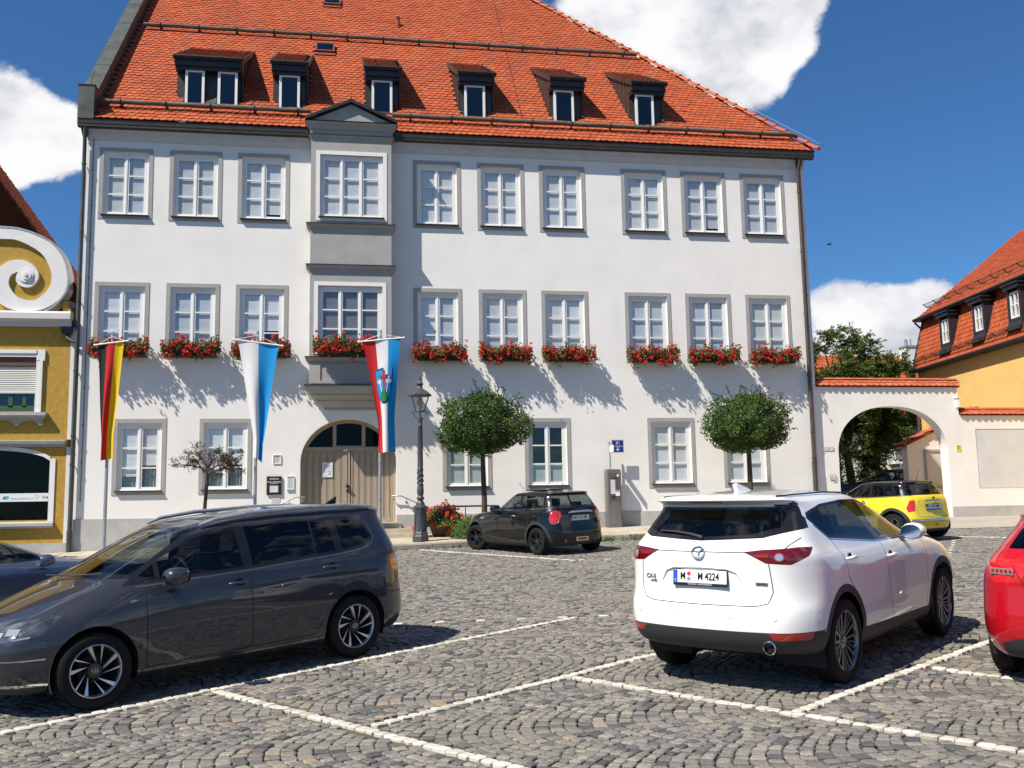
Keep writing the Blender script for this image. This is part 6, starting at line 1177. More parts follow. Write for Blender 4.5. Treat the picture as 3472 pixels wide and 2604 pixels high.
# plates and notices on the wall -------------------------------------------------------------------
def plates():
    wp = mat('notice_white', (.72, .74, .75), .4); bk = mat('notice_black', (.018, .015, .016), .35); bev = mat('sunk_stone', (.60, .55, .52), .9)
    def th_(name, lab, cat, x, z, y=-.0): return thing(name, lab, cat, (x, y, z))
    FMt = lambda x, y, z: frame((x, y, z), (1, 0, 0), (0, 0, 1))
    o = th_('house_number', 'square stone house number plate with the figure 5', 'number plate', -6.845, 3.4); b = MB(); b.box(-.1, .1, -.006, -.001, -.115, .115); b.build('plate', bev, o); f = MB(); f.box(-.115, -.1, -.025, -.001, -.13, .13); f.box(.1, .115, -.025, -.001, -.13, .13); f.box(-.1, .1, -.025, -.001, .115, .13); f.box(-.1, .1, -.025, -.001, -.13, -.115); f.build('rim', MAT['white_wall'], o); lettering('lettering', '5', .19, MAT['greyprint'], o, FMt(0, -.008, 0))
    o = th_('notice_board', 'black town notice board with white lettering and a framed sheet left of the door', 'notice board', -6.92, 2.655); MB().box(-.205, .205, -.05, -.002, -.26, .26).build('board', bk, o); lettering('lettering', 'STADT FRIEDBERG', .046, wp, o, FMt(0, -.053, .1), bold=.0012); lettering('lettering', 'MARIENPLATZ 5', .03, wp, o, FMt(0, -.053, .055), bold=.0006); MB().box(-.13, .13, -.0525, -.0505, .17, .178).build('print_line', wp, o); MB().box(-.13, .13, -.0525, -.0505, .195, .205).build('print_line', wp, o); MB().box(-.125, .125, -.06, -.051, -.2, .0).build('sheet_frame', MAT['galv'], o); MB().box(-.105, .105, -.064, -.061, -.185, -.02).build('sheet', wp, o)
    for k in range(4): MB().box(-.09, .03 + .02 * (k % 3), -.0655, -.0645, -.05 - k * .03, -.044 - k * .03).build('print_line', MAT['greyprint'], o)
    o = th_('opening_hours_board', 'narrow pale board with green header between notice board and door', 'sign', -6.46, 2.7); gm = mat('sign_green', (.12, .26, .1), .4); MB().box(-.1, .1, -.03, -.002, -.205, .205).build('board', wp, o); MB().box(-.1, .1, -.034, -.031, .17, .205).build('header', gm, o); MB().box(-.1, .1, -.034, -.031, -.205, -.17).build('footer', gm, o)
    for k in range(13): MB().box(-.085, .03 + .05 * ((k * 7) % 3) / 2, -.0325, -.0305, .14 - k * .022, .146 - k * .022).build('print_line', MAT['greyprint'], o)
    o = th_('access_plate', 'square pale plate with a hand symbol below the notice board', 'sign', -6.87, 2.2); MB().box(-.115, .115, -.012, -.002, -.115, .115).build('plate', bev, o); MB().obox((.02, -.014, 0), (.045, 0, -.06), (0, .002, 0), (.006, 0, .0045)).build('pointer', MAT['greyprint'], o)
    o = thing('door_notice', 'white printed notice taped to the left door leaf', 'notice', (-5.44, .325, 3.1)); MB().box(-.15, .15, -.004, .0, -.215, .215).build('sheet', wp, o)
    for k, (w_, z) in enumerate(((.1, .16), (.26, .125), (.25, .11), (.2, .09), (.2, .07), (.24, .045), (.25, .01), (.13, -.05), (.12, -.065), (.07, -.12), (.14, -.17), (.14, -.185))): MB().box(-.125, -.125 + w_, -.0052, -.0042, z - .004, z + .004).build('print_line', MAT['greyprint'], o)
    MB().lathe([(.024, 0), (.024, -.0012), (0, -.0012)], (.07, -.0042, -.12), 14, 'y').build('seal', MAT['signblue'] if 'signblue' in MAT else MAT['greyprint'], o); MB().box(.02, .04, -.0052, -.0042, -.075, -.03).build('picture', MAT['black_print'], o); MB().box(.085, .105, -.0052, -.0042, -.075, -.03).build('picture', MAT['black_print'], o)
    o = thing('gate_arrow_sign', 'small framed lettered plate with an arrow on the gate pillar', 'sign', (10.15, .1, 3.57)); MB().box(-.16, .16, -.012, -.002, -.055, .055).build('plate', bk, o); MB().box(-.148, .148, -.015, -.0125, -.043, .043).build('plate_face', wp, o); lettering('lettering', 'HOF', .06, MAT['black_print'], o, FMt(-.03, -.0165, 0), space=1.2); MB().prism([(.1, -.0165, -.03), (.125, -.0165, 0), (.1, -.0165, .03), (.1, -.0165, -.03)][:3], (0, .001, 0)).build('arrow', MAT['black_print'], o)
    o = thing('wheelchair_sign', 'square white wheelchair symbol sign with a bent arrow on the gate pillar', 'sign', (10.21, .1, 2.68)); MB().box(-.085, .085, -.012, -.002, -.09, .09).build('plate', bk, o); MB().box(-.075, .075, -.015, -.0125, -.08, .08).build('plate_face', wp, o); s = MB(); s.tube([(-.02, -.017, .045), (-.015, -.017, -.005), (.025, -.017, -.01), (.035, -.017, -.045), (.05, -.017, -.04)], .006, 5); s.tube([(-.022 + .04 * math.cos(t), -.017, -.03 + .034 * math.sin(t)) for t in [2.0 + i * .45 for i in range(9)]], .005, 5); s.lathe([(.011, -.002), (.011, .002)], (-.022, -.017, .058), 10, 'y'); s.build('symbol', MAT['black_print'], o); a = MB(); a.tube([(.0, -.01, -.14), (.13, -.01, -.14), (.13, -.01, .02)], .006, 4); a.prism([(.115, -.012, .015), (.145, -.012, .015), (.13, -.012, .05)], (0, .003, 0)); a.build('arrow', MAT['black_print'], o)
    o = thing('yellow_notice', 'small yellow notice on the gate wall right of the arch', 'sign', (14.73 - .1, .1, 3.58)); MB().box(-.07, .07, -.012, -.002, -.105, .105).build('plate', mat('notice_yellow', (.78, .6, .02), .45), o)
    for z, w_ in ((.07, .04), (.04, .1), (.0, .08), (-.05, .05)): MB().box(-.055, -.055 + w_, -.0135, -.0125, z - .008, z + .008).build('print_line', MAT['black_print'], o)
    o = thing('wall_lamp', 'small white fixture at the upper corner of the gate wall', 'lamp', (14.68, .1, 5.1)); MB().box(-.05, .05, -.1, -.002, -.2, .1).build('housing', MAT['white_paint'], o); MB().box(-.09, .12, -.12, -.002, .1, .115).build('cap', MAT['white_paint'], o)
    b = thing('bird', 'small dark bird flying in the blue sky right of the town hall', 'bird', (24.3, 25.8, 17.69)); m = MB(); m.tube([(-.16, 0, .0), (-.1, 0, .01), (0, 0, 0), (.12, 0, -.01), (.2, 0, .0)], [.005, .035, .045, .03, .004], 8)
    for s in (-1, 1): m.prism([(-.03, s * .03, .02), (.05, s * .03, .02), (.03, s * .26, .07), (-.02, s * .24, .07)], (0, 0, .008))
    m.build('body', bk, b, 60)
plates()
from mathutils.bvhtree import BVHTree
# ================================================================ CARS
def paint(name, col, metal=0.0, rough=.35, flake=0.0): return mat(name, col, rough, metal, coat=1.0, spec=.12, flake=flake)
MAT['rubber'] = mat('tyre_rubber', (.012, .012, .0125), .85, bump=.2, bscale=60, dist=.003, spec=.2)
MAT['plastic'] = mat('black_textured_plastic', (.028, .028, .03), .62, bump=.1, bscale=120, dist=.001)
MAT['gloss_black'] = mat('gloss_black_trim', (.012, .012, .013), .12)
MAT['gap'] = mat('panel_gap', (.006, .006, .006), .9)
MAT['chrome'] = mat('chrome', (.72, .73, .75), .08, 1.0)
MAT['silver_rim'] = mat('silver_alloy', (.62, .63, .64), .28, .85)
MAT['dark_rim'] = mat('dark_alloy', (.05, .05, .053), .3, .7)
MAT['steel_rim'] = mat('grey_alloy', (.20, .20, .215), .3, .85)
MAT['under'] = mat('underbody', (.012, .012, .013), .9)
MAT['seat'] = mat('seat_fabric', (.05, .05, .052), .9)
MAT['taillight'] = mat('red_lamp_lens', (.62, .012, .012), .12, coat=1.0); MAT['taillight_dark'] = mat('dark_red_lamp_lens', (.13, .004, .006), .08, coat=1.0)
MAT['headlamp'] = mat('headlamp_unit', (.10, .11, .125), .12, .5, coat=1.0, var=.5, vscale=9); MAT['fog'] = mat('fog_lamp_dark', (.05, .05, .055), .2, .3); MAT['line_chrome'] = mat('satin_window_line', (.3, .3, .31), .25, .9); MAT['clear_lens'] = mat('clear_lamp_lens', (.55, .56, .58), .1, .6, coat=1.0); MAT['reflector'] = mat('red_reflector', (.4, .012, .010), .2, coat=1.0)
MAT['plate'] = mat('plate_white', (.80, .80, .79), .35); MAT['plate_blue'] = mat('plate_blue', (.02, .09, .5), .35); MAT['plate_letter'] = mat('plate_letter', (.01, .01, .012), .4)
MAT['car_glass'] = mat_glass('car_glass', (.42, .47, .46), 1.5); MAT['car_glass_dark'] = mat_glass('privacy_glass', (.035, .037, .042), 1.5); MAT['headlamp_glass'] = mat_glass('headlamp_cover', (.85, .87, .9), 1.5)
def nspline(P, k, crease=()):
    """interpolate rows of P (n,...,3) with k steps per span; chord-weighted cubic, broken at crease rows"""
    n = len(P); cuts = sorted({0, n - 1, *crease}); out = []
    for a, b in zip(cuts[:-1], cuts[1:]):
        Q = P[a:b + 1]; m = len(Q); d = np.maximum(np.linalg.norm(np.diff(Q, axis=0), axis=-1), 1e-4) ** .75; T = np.zeros_like(Q); s = (Q[1:] - Q[:-1]) / d[..., None]
        if m == 2: T[:] = s[0]
        else:
            T[1:-1] = (s[:-1] * d[1:, ..., None] + s[1:] * d[:-1, ..., None]) / (d[1:] + d[:-1])[..., None]; T[0] = 1.5 * s[0] - .5 * T[1]; T[-1] = 1.5 * s[-1] - .5 * T[-2]
        for i in range(m - 1):
            for j in range(k):
                t = j / k; h = d[i][..., None]; out.append((2 * t ** 3 - 3 * t ** 2 + 1) * Q[i] + (t ** 3 - 2 * t ** 2 + t) * T[i] * h + (-2 * t ** 3 + 3 * t ** 2) * Q[i + 1] + (t ** 3 - t ** 2) * T[i + 1] * h)
    out.append(P[-1]); return np.array(out)
def ring(xf, zf, sf, wf, zm, wm, xr, zr, sr, wr):
    xs3, xs9 = xf - sf, xr + sr; f = lambda t: xs3 + (xs9 - xs3) * t; lz = lambda a, b, t: a + (b - a) * t
    return [(xf, 0, zf), (xf - .07 * sf, .45 * wf, zf), (xf - .33 * sf, .82 * wf, lz(zf, zm, .04)), (xs3, wf, lz(zf, zm, .25)), (f(.17), lz(wf, wm, .7), lz(zf, zm, .75)), (f(.34), wm, zm), (f(.5), wm, zm), (f(.66), wm, zm), (f(.83), lz(wm, wr, .35), lz(zm, zr, .25)), (xs9, wr, lz(zm, zr, .75)), (xr + .33 * sr, .82 * wr, lz(zm, zr, .96)), (xr + .07 * sr, .45 * wr, zr), (xr, 0, zr)]
class CarBody:
    def __init__(s, rings, creases, ku=6, kv=4):
        P_ = np.array([ring(*r) for r in rings], float); P_ = nspline(P_, kv, creases); P_ = nspline(P_.transpose(1, 0, 2), ku).transpose(1, 0, 2); s.P = P_
        bm = s.bm = bmesh.new(); nr, nc = P_.shape[:2]; Lv = [[bm.verts.new(P_[i, j]) for j in range(nc)] for i in range(nr)]
        Rv = [[Lv[i][j] if j in (0, nc - 1) or abs(P_[i, j, 1]) < 1e-4 else bm.verts.new((P_[i, j, 0], -P_[i, j, 1], P_[i, j, 2])) for j in range(nc)] for i in range(nr)]
        def face(*v):
            u = []
            for q in v:
                if q not in u: u.append(q)
            if len(u) > 2:
                try: bm.faces.new(u)
                except ValueError: pass
        for i in range(nr - 1):
            for j in range(nc - 1): face(Lv[i][j], Lv[i][j + 1], Lv[i + 1][j + 1], Lv[i + 1][j]); face(Rv[i][j + 1], Rv[i][j], Rv[i + 1][j], Rv[i + 1][j + 1])
        # floor
        for j in range(nc - 1): face(Lv[0][j + 1], Lv[0][j], Rv[0][j], Rv[0][j + 1])
        bmesh.ops.remove_doubles(bm, verts=bm.verts, dist=1e-5); bmesh.ops.recalc_face_normals(bm, faces=bm.faces); s.lay = bm.faces.layers.int.new('part'); s.names = ['body']; bm.normal_update(); s.bvh = BVHTree.FromBMesh(bm)
    def rear(s, y, z, off=0.0):
        """point on the tail skin at (y, z), lifted off by off, and its normal"""
        h, n, _, _ = s.bvh.ray_cast(Vector((-4, y, z)), Vector((1, 0, 0))); return h + n * off, n
    def side(s, x, z, sg, off=0.0):
        h, n, _, _ = s.bvh.ray_cast(Vector((x, 4 * sg, z)), Vector((0, -sg, 0))); return h + n * off, n
    def front(s, y, z, off=0.0):
        h, n, _, _ = s.bvh.ray_cast(Vector((6, y, z)), Vector((-1, 0, 0))); return h + n * off, n
    def pid(s, name):
        s.names.append(name); return len(s.names) - 1
    def cut(s, poly, proj, filt, pid=None, delete=False):
        """cut a convex outline (2d) into the skin along proj and give the faces inside to a part"""
        bm = s.bm; pts = [Vector((p[0], p[1], 0)) for p in poly]; area = sum(pts[i].x * pts[(i + 1) % len(pts)].y - pts[(i + 1) % len(pts)].x * pts[i].y for i in range(len(pts)))
        if area < 0: pts.reverse()
        x0, x1 = min(p.x for p in pts) - .15, max(p.x for p in pts) + .15; y0, y1 = min(p.y for p in pts) - .15, max(p.y for p in pts) + .15
        A, B = proj; A = Vector(A); B = Vector(B)
        def pr(c): return A.dot(c), B.dot(c)
        fs = []
        for f in bm.faces:
            c = f.calc_center_median(); a, b = pr(c)
            if x0 < a < x1 and y0 < b < y1 and filt(c, f.normal): fs.append(f)
        if not fs: return
        for i in range(len(pts)):
            p, q = pts[i], pts[(i + 1) % len(pts)]; d = (q - p)
            if d.length < 1e-6: continue
            n2 = Vector((d.y, -d.x)).normalized(); no = A * n2.x + B * n2.y; co = A * p.x + B * p.y
            keep = []; geo = []
            for f in fs:      # only faces that reach the outline's inner side of every earlier edge matter
                ds = [(v.co - co).dot(no) for v in f.verts]
                if min(ds) < 1e-6 and max(ds) > -1e-6: geo.append(f)
                elif max(ds) <= 1e-6: keep.append(f)
            if not geo: fs = keep; continue
            ret = bmesh.ops.bisect_plane(bm, geom=list({e for f in geo for e in f.edges}) + list({v for f in geo for v in f.verts}) + geo, dist=1e-6, plane_co=co, plane_no=no)
            new = [f for f in ret['geom'] if isinstance(f, bmesh.types.BMFace)]; fs = keep + [f for f in new if (f.calc_center_median() - co).dot(no) <= 1e-6]
        inside = [f for f in fs if f.is_valid]
        if delete: bmesh.ops.delete(bm, geom=inside, context='FACES'); return
        if pid is not None:
            for f in inside: f[s.lay] = pid
    def both(s, poly, name, pad=.25, delete=False, zmin=-9, same=False, ny=.35):
        """the same cut on the left and the right flank, as two parts"""
        p1 = None
        for sg in (1, -1):
            p = None if delete else (p1 if (same and p1) else s.pid(name)); p1 = p
            s.cut(poly, ((1, 0, 0), (0, 0, 1)), lambda c, n, sg=sg: c.y * sg > .3 and n.y * sg > ny and c.z > zmin, p, delete)
        return p
    def stripe(s, path, w, name, proj, filt, pid=None):
        """narrow strip along a 2d path (panel gaps, trim lines)"""
        pid = pid if pid is not None else s.pid(name)
        for p, q in zip(path[:-1], path[1:]):
            d = Vector((q[0] - p[0], q[1] - p[1])); n = Vector((-d.y, d.x)).normalized() * w / 2; e = d.normalized() * w * .3
            s.cut([(p[0] + n.x - e.x, p[1] + n.y - e.y), (p[0] - n.x - e.x, p[1] - n.y - e.y), (q[0] - n.x + e.x, q[1] - n.y + e.y), (q[0] + n.x + e.x, q[1] + n.y + e.y)], proj, filt, pid)
        return pid
    def gaps(s, paths, w=.007):
        p = s.pid('panel_gap')
        for path in paths:
            for sg in (1, -1): s.stripe(path, w, 'panel_gap', ((1, 0, 0), (0, 0, 1)), lambda c, n, sg=sg: c.y * sg > .3 and n.y * sg > .3, p)
    def finish(s, root, mats, default):
        bm = s.bm; bm.normal_update(); by = {}
        for f in bm.faces: by.setdefault(f[s.lay], []).append(f)
        out = {}
        for pid, fs in by.items():
            vi = {}; V = []; N = []; F = []
            for f in fs:
                r = []
                for v in f.verts:
                    if v not in vi: vi[v] = len(V); V.append(tuple(v.co)); N.append(tuple(v.normal))
                    r.append(vi[v])
                F.append(r)
            nm = s.names[pid]; me = bpy.data.meshes.new(nm); me.from_pydata(V, [], F); me.polygons.foreach_set('use_smooth', [True] * len(F)); me.materials.append(mats.get(nm, default)); me.update()
            me.normals_split_custom_set_from_vertices(N); o = link(nm, me, root); out.setdefault(nm, []).append(o)
        bm.free(); return out
def circle(cx, cz, r, n=28, a0=0, a1=2 * math.pi): return [(cx + r * math.cos(a0 + (a1 - a0) * i / n), cz + r * math.sin(a0 + (a1 - a0) * i / n)) for i in range(n if abs(a1 - a0 - 2 * math.pi) < 1e-6 else n + 1)]
def arch(cx, cz, r, zb, n=22): return [(cx + r, zb)] + [(cx + r * math.cos(math.pi * i / n), cz + r * math.sin(math.pi * i / n)) for i in range(n + 1)] + [(cx - r, zb)]
def clipx(poly, p, n):
    """keep the side of a convex outline where (q-p).n >= 0"""
    out = []; k = len(poly); f = lambda q: (q[0] - p[0]) * n[0] + (q[1] - p[1]) * n[1]
    for i in range(k):
        a, b = poly[i], poly[(i + 1) % k]; fa, fb = f(a), f(b)
        if fa >= 0: out.append(a)
        if fa * fb < 0: t = fa / (fa - fb); out.append((a[0] + (b[0] - a[0]) * t, a[1] + (b[1] - a[1]) * t))
    return out
def inset(poly, d):
    cx = sum(p[0] for p in poly) / len(poly); cz = sum(p[1] for p in poly) / len(poly); k = len(poly); out = list(poly); area = sum(poly[i][0] * poly[(i + 1) % k][1] - poly[(i + 1) % k][0] * poly[i][1] for i in range(k)); s = 1 if area > 0 else -1
    for i in range(k):
        a, b = poly[i], poly[(i + 1) % k]; dx, dz = b[0] - a[0], b[1] - a[1]; l = math.hypot(dx, dz)
        if l < 1e-6: continue
        n = (-dz / l * s, dx / l * s); out = clipx(out, (a[0] + n[0] * d, a[1] + n[1] * d), n)
    return out
def panes(dlo, xs, d=.02):
    """split an inset window outline at pillars; xs = [(x_bottom, x_top, z_bottom, z_top, half width)] from front to rear"""
    g = inset(dlo, d); res = []; rest = g
    for (xb, xt, zb, zt, h) in xs:
        n = Vector((zt - zb, xb - xt)).normalized(); front = clipx(rest, (xb + h, zb), (n.x, n.y)); rest = clipx(rest, (xb - h, zb), (-n.x, -n.y))
        if len(front) > 2: res.append(front)
    res.append(rest); return res
def wheel(root, x, y, r, w, rim_r, style, steer=0.0):
    """tyre and rim under one wheel; outer face towards +y locally"""
    W_ = empty('wheel', root, (x, y, r), (0, 0, (0 if y > 0 else math.pi) + steer)); h = w / 2
    t = MB().lathe([(rim_r, -h * .9), (rim_r + .02, -h), (r - .035, -h), (r - .01, -h * .85), (r, -h * .6), (r, h * .6), (r - .01, h * .85), (r - .035, h), (rim_r + .025, h), (rim_r + .004, h * .93), (rim_r - .012, h * .8)], n=48, axis='y', cap=False); T_ = t.build('tyre', MAT['rubber'], W_, 35)
    for yy in (-.35, 0, .35):
        g = MB().lathe([(r + .0012, yy * w - .006), (r + .0012, yy * w + .006)], n=48, axis='y', cap=False); g.build('tread_groove', MAT['gap'], T_)
    b = MB().lathe([(rim_r - .012, h * .8), (rim_r - .02, h * .3), (rim_r - .04, -h * .8), (0, -h * .8)], n=40, axis='y', cap=False); b.lathe([(.13, -h * .3), (.13, -h * .2), (0, -h * .2)], n=20, axis='y'); b.build('rim_barrel', MAT['under'], W_, 40)
    m = MAT[{'turbine': 'silver_rim', 'suv': 'steel_rim', 'mini': 'dark_rim', 'plain': 'steel_rim'}[style]]; ro = rim_r - .004
    rg = MB().lathe([(ro - .008, h * .62), (ro - .002, h * .72), (ro + .008, h * .93), (ro + .002, h * .96), (ro - .008, h * .84), (ro - .012, h * .6)], n=48, axis='y', cap=False); RM = rg.build('rim', m, W_, 40)
    def spoke(pts_in, pts_out, yi, yo, th=.018):
        q = MB(); a, b_ = pts_in; c, d = pts_out; P_ = [(a[0], yi, a[1]), (b_[0], yi, b_[1]), (d[0], yo, d[1]), (c[0], yo, c[1])]; q.prism(P_, (0, -th, 0)); q.build('spoke', m, RM, 30)
    pol = lambda rr, aa: (rr * math.cos(aa), rr * math.sin(aa))
    if style == 'turbine':
        for i in range(10):
            a = 2 * math.pi * i / 10 + (.0 if i % 2 == 0 else -.07); wd = .17 if i % 2 == 0 else .085
            spoke((pol(.075, a + .56), pol(.08, a + .44)), (pol(ro - .008, a), pol(ro - .008, a + wd)), h * .55, h * .84)
    elif style == 'suv':
        for i in range(5):
            a = 2 * math.pi * i / 5 + .3
            for s in (-1, 1): spoke((pol(.06, a + s * .25 - .14), pol(.06, a + s * .25 + .14)), (pol(ro - .01, a + s * .22 - .055), pol(ro - .01, a + s * .22 + .055)), h * .62, h * .82); spoke((pol(.06, a + s * .62 - .06), pol(.06, a + s * .62 + .06)), (pol(ro - .01, a + s * .5 - .03), pol(ro - .01, a + s * .5 + .03)), h * .58, h * .8)
    else:
        for i in range(5):
            a = 2 * math.pi * i / 5 + .2
            for s in (-1, 1): spoke((pol(.05, a + s * .3 - .2), pol(.05, a + s * .3 + .2)), (pol(ro - .01, a + s * .16 - .07), pol(ro - .01, a + s * .16 + .07)), h * .6, h * .8)
    hb = MB().lathe([(.07, h * .5), (.064, h * .6), (.035, h * .64), (.0, h * .64)], n=20, axis='y'); hb.build('hub', m if style != 'turbine' else MAT['dark_rim'], RM, 40)
    cp = MB().lathe([(.032, h * .62), (.032, h * .67), (0, h * .67)], n=20, axis='y'); cp.build('hub_cap', MAT['gloss_black'] if style != 'turbine' else MAT['gloss_black'], RM, 40); rr = MB().tube([(.027 * math.cos(t), h * .675, .027 * math.sin(t)) for t in [k * math.pi / 8 for k in range(16)]], .0025, 4, closed=True); rr.build('hub_emblem', MAT['chrome'], RM)
    if style == 'turbine':
        for tx, zz in (('V', .009), ('W', -.008)): lettering('hub_lettering', tx, .024, MAT['chrome'], RM, frame((0, h * .676, zz), (-1, 0, 0), (0, 0, 1)))
    return W_
def liners(root, x, r, wy):
    for sg in (1, -1):
        m = MB(); n = 14
        for i in range(n + 1): a = -.35 + (math.pi + .7) * i / n; m.v += [(x + r * math.cos(a), sg * wy, r * math.sin(a) + .33), (x + r * math.cos(a), sg * .42, r * math.sin(a) + .33)]
        for i in range(n): m.q(2 * i, 2 * i + 2, 2 * i + 3, 2 * i + 1)
        m.poly([(x + r * math.cos(-.35 + (math.pi + .7) * i / n), sg * .42, r * math.sin(-.35 + (math.pi + .7) * i / n) + .33) for i in range(n + 1)]); m.build('wheel_arch_liner', MAT['under'], root)
def seats(root, rows, zf=.3, wm=.36):
    for (x, zt) in rows:
        for sg in (1, -1):
            s = MB(); y = sg * wm
            for (a, b, c, d, e, f) in ((x - .05, x + .5, y - .25, y + .25, zf, zf + .18),): s.box(a, b, c, d, e, f)
            s.prism([(x - .1, y - .24, zf + .15), (x + .06, y - .24, zf + .15), (x - .1, y - .22, zt - .22), (x - .22, y - .22, zt - .22)], (0, .46, 0)); S = s.build('seat', MAT['seat'], root)
            h = MB(); h.prism([(x - .24, y - .13, zt - .19), (x - .13, y - .13, zt - .19), (x - .16, y - .11, zt), (x - .25, y - .11, zt)], (0, .25, 0)); h.build('headrest', MAT['seat'], S)
def dash(root, x, z, w, wx):
    d = MB().prism([(x, -w, z - .35), (x + .1, -w, z - .05), (x + .35, -w, z), (x + .7, -w, z - .06), (x + .7, -w, z - .4)], (0, 2 * w, 0)); d.build('dashboard', MAT['plastic'], root)
    c = Vector((x - .12, .36, z - .02)); st = MB().tube([c + Vector((.06 * math.sin(t), .18 * math.cos(t), .17 * math.sin(t))) for t in [k * math.pi / 9 for k in range(18)]], .016, 6, closed=True); st.tube([c, c + Vector((.2, 0, -.12))], .03, 6); st.build('steering_wheel', MAT['plastic'], root, 60)
    MB().box(-.3, x + .5, -w, w, .22, .3).build('cabin_floor', MAT['under'], root)
def plate(root, c, nx, letters, ang=0, up=(0, 0, 1), seals=True, w=.52, h=.11, holder=True):
    """licence plate centred at c whose face looks along nx; letters = [(text, offset)]"""
    n = Vector(nx).normalized(); upv = Vector(up); xr = upv.cross(n).normalized(); u = n.cross(xr); c = Vector(c)
    if holder: MB().obox(c - n * .012 - u * .008, xr * (w / 2 + .008), u * (h / 2 + .018), n * .008).build('plate_holder', MAT['gloss_black'], root)
    PL = MB().obox(c, xr * w / 2, u * h / 2, n * .003).build('licence_plate', MAT['plate'], root); MB().obox(c - xr * (w / 2 - .02) + n * .0035, xr * .02, u * (h / 2 - .003), n * .001).build('euro_band', MAT['plate_blue'], PL)
    for (t, o) in letters: lettering('lettering', t, .088, MAT['plate_letter'], PL, frame(c + xr * o + n * .0045, xr, u), sx=.78, bold=.002)
    if seals:
        for k, m in ((.022, 'taillight'), (-.022, 'galv')): q = c + xr * seals + u * k + n * .004; MB().poly([tuple(q + xr * .019 * math.cos(t) + u * .019 * math.sin(t)) for t in [i * math.pi / 7 for i in range(14)]]).build('seal', MAT[m], PL)
    lettering('lettering', 'D', .022, MAT['plate'], PL, frame(c - xr * (w / 2 - .02) - u * .035 + n * .005, xr, u))
    return PL
def mirror(root, x, y, z, m, sg, s=1.0):
    b = MB(); n = 10
    prof = [(0.0, .02), (.03, .075), (.09, .1), (.15, .09), (.18, .05), (.185, .0)]
    for (t, k) in [(-.1, .72), (-.06, .96), (.0, 1.0), (.06, .95), (.115, .72), (.13, .2)]:
        for i in range(12): a = 2 * math.pi * i / 12; b.v.append((x + t * .9 * s, y + sg * (.02 + .1 + .115 * k * math.cos(a)) * s, z + (.085 * k * math.sin(a)) * s))
    for i in range(5):
        for j in range(12): jj = (j + 1) % 12; p = i * 12; b.q(p + j, p + jj, p + 12 + jj, p + 12 + j)
    b.q(*range(12)); o = b.build('mirror', m, root, 60); g = MB().poly([(x - .092 * s, y + sg * (.12 + .1 * math.cos(a)) * s, z + .07 * s * math.sin(a)) for a in [i * math.pi / 8 for i in range(16)]]); g.build('mirror_glass', MAT['chrome'], o)
    MB().prism([(x - .03, y - sg * .03, z - .09 * s), (x + .07, y - sg * .03, z - .09 * s), (x + .06, y + sg * .1, z - .06 * s), (x - .02, y + sg * .1, z - .06 * s)], (0, 0, .03)).build('mirror_arm', MAT['plastic'], o)
def handle(root, x, y, z, sg, m, ln=.2):
    h = MB().tube([(x - ln / 2, y - sg * .01, z), (x - ln / 2 + .03, y + sg * .03, z + .006), (x, y + sg * .036, z + .01), (x + ln / 2 - .03, y + sg * .03, z + .006), (x + ln / 2, y - sg * .01, z)], [.012, .016, .016, .016, .012], 8); h.build('door_handle', m, root, 60); c = MB().lathe([(.0, 0), (.045, .0), (.05, .004)], (x - .01, y, z), 14, 'y'); c.build('handle_recess', MAT['gap'], root)
def car_root(name, label, o, yaw, group=None):
    """a thing standing on the sloping square: x forward from the rear axle"""
    e = .5; nx = -(gz(o[0] + e, o[1]) - gz(o[0] - e, o[1])) / (2 * e); ny = -(gz(o[0], o[1] + e) - gz(o[0], o[1] - e)) / (2 * e); n = Vector((nx, ny, 1)).normalized(); x = Vector((math.cos(yaw), math.sin(yaw), 0)); x = (x - n * n.dot(x)).normalized(); y = n.cross(x)
    r = thing(name, label, 'car', (0, 0, 0), 0, group); r.matrix_world = Matrix(((x.x, y.x, n.x, o[0]), (x.y, y.y, n.y, o[1]), (x.z, y.z, n.z, o[2] if len(o) > 2 else gz(o[0], o[1])), (0, 0, 0, 1))); return r
SIDE = ((1, 0, 0), (0, 0, 1)); REAR = ((0, 1, 0), (0, 0, 1))
def tail_proj(sg): return ((.7071, -sg * -.7071 if False else sg * .7071, 0), (0, 0, 1))
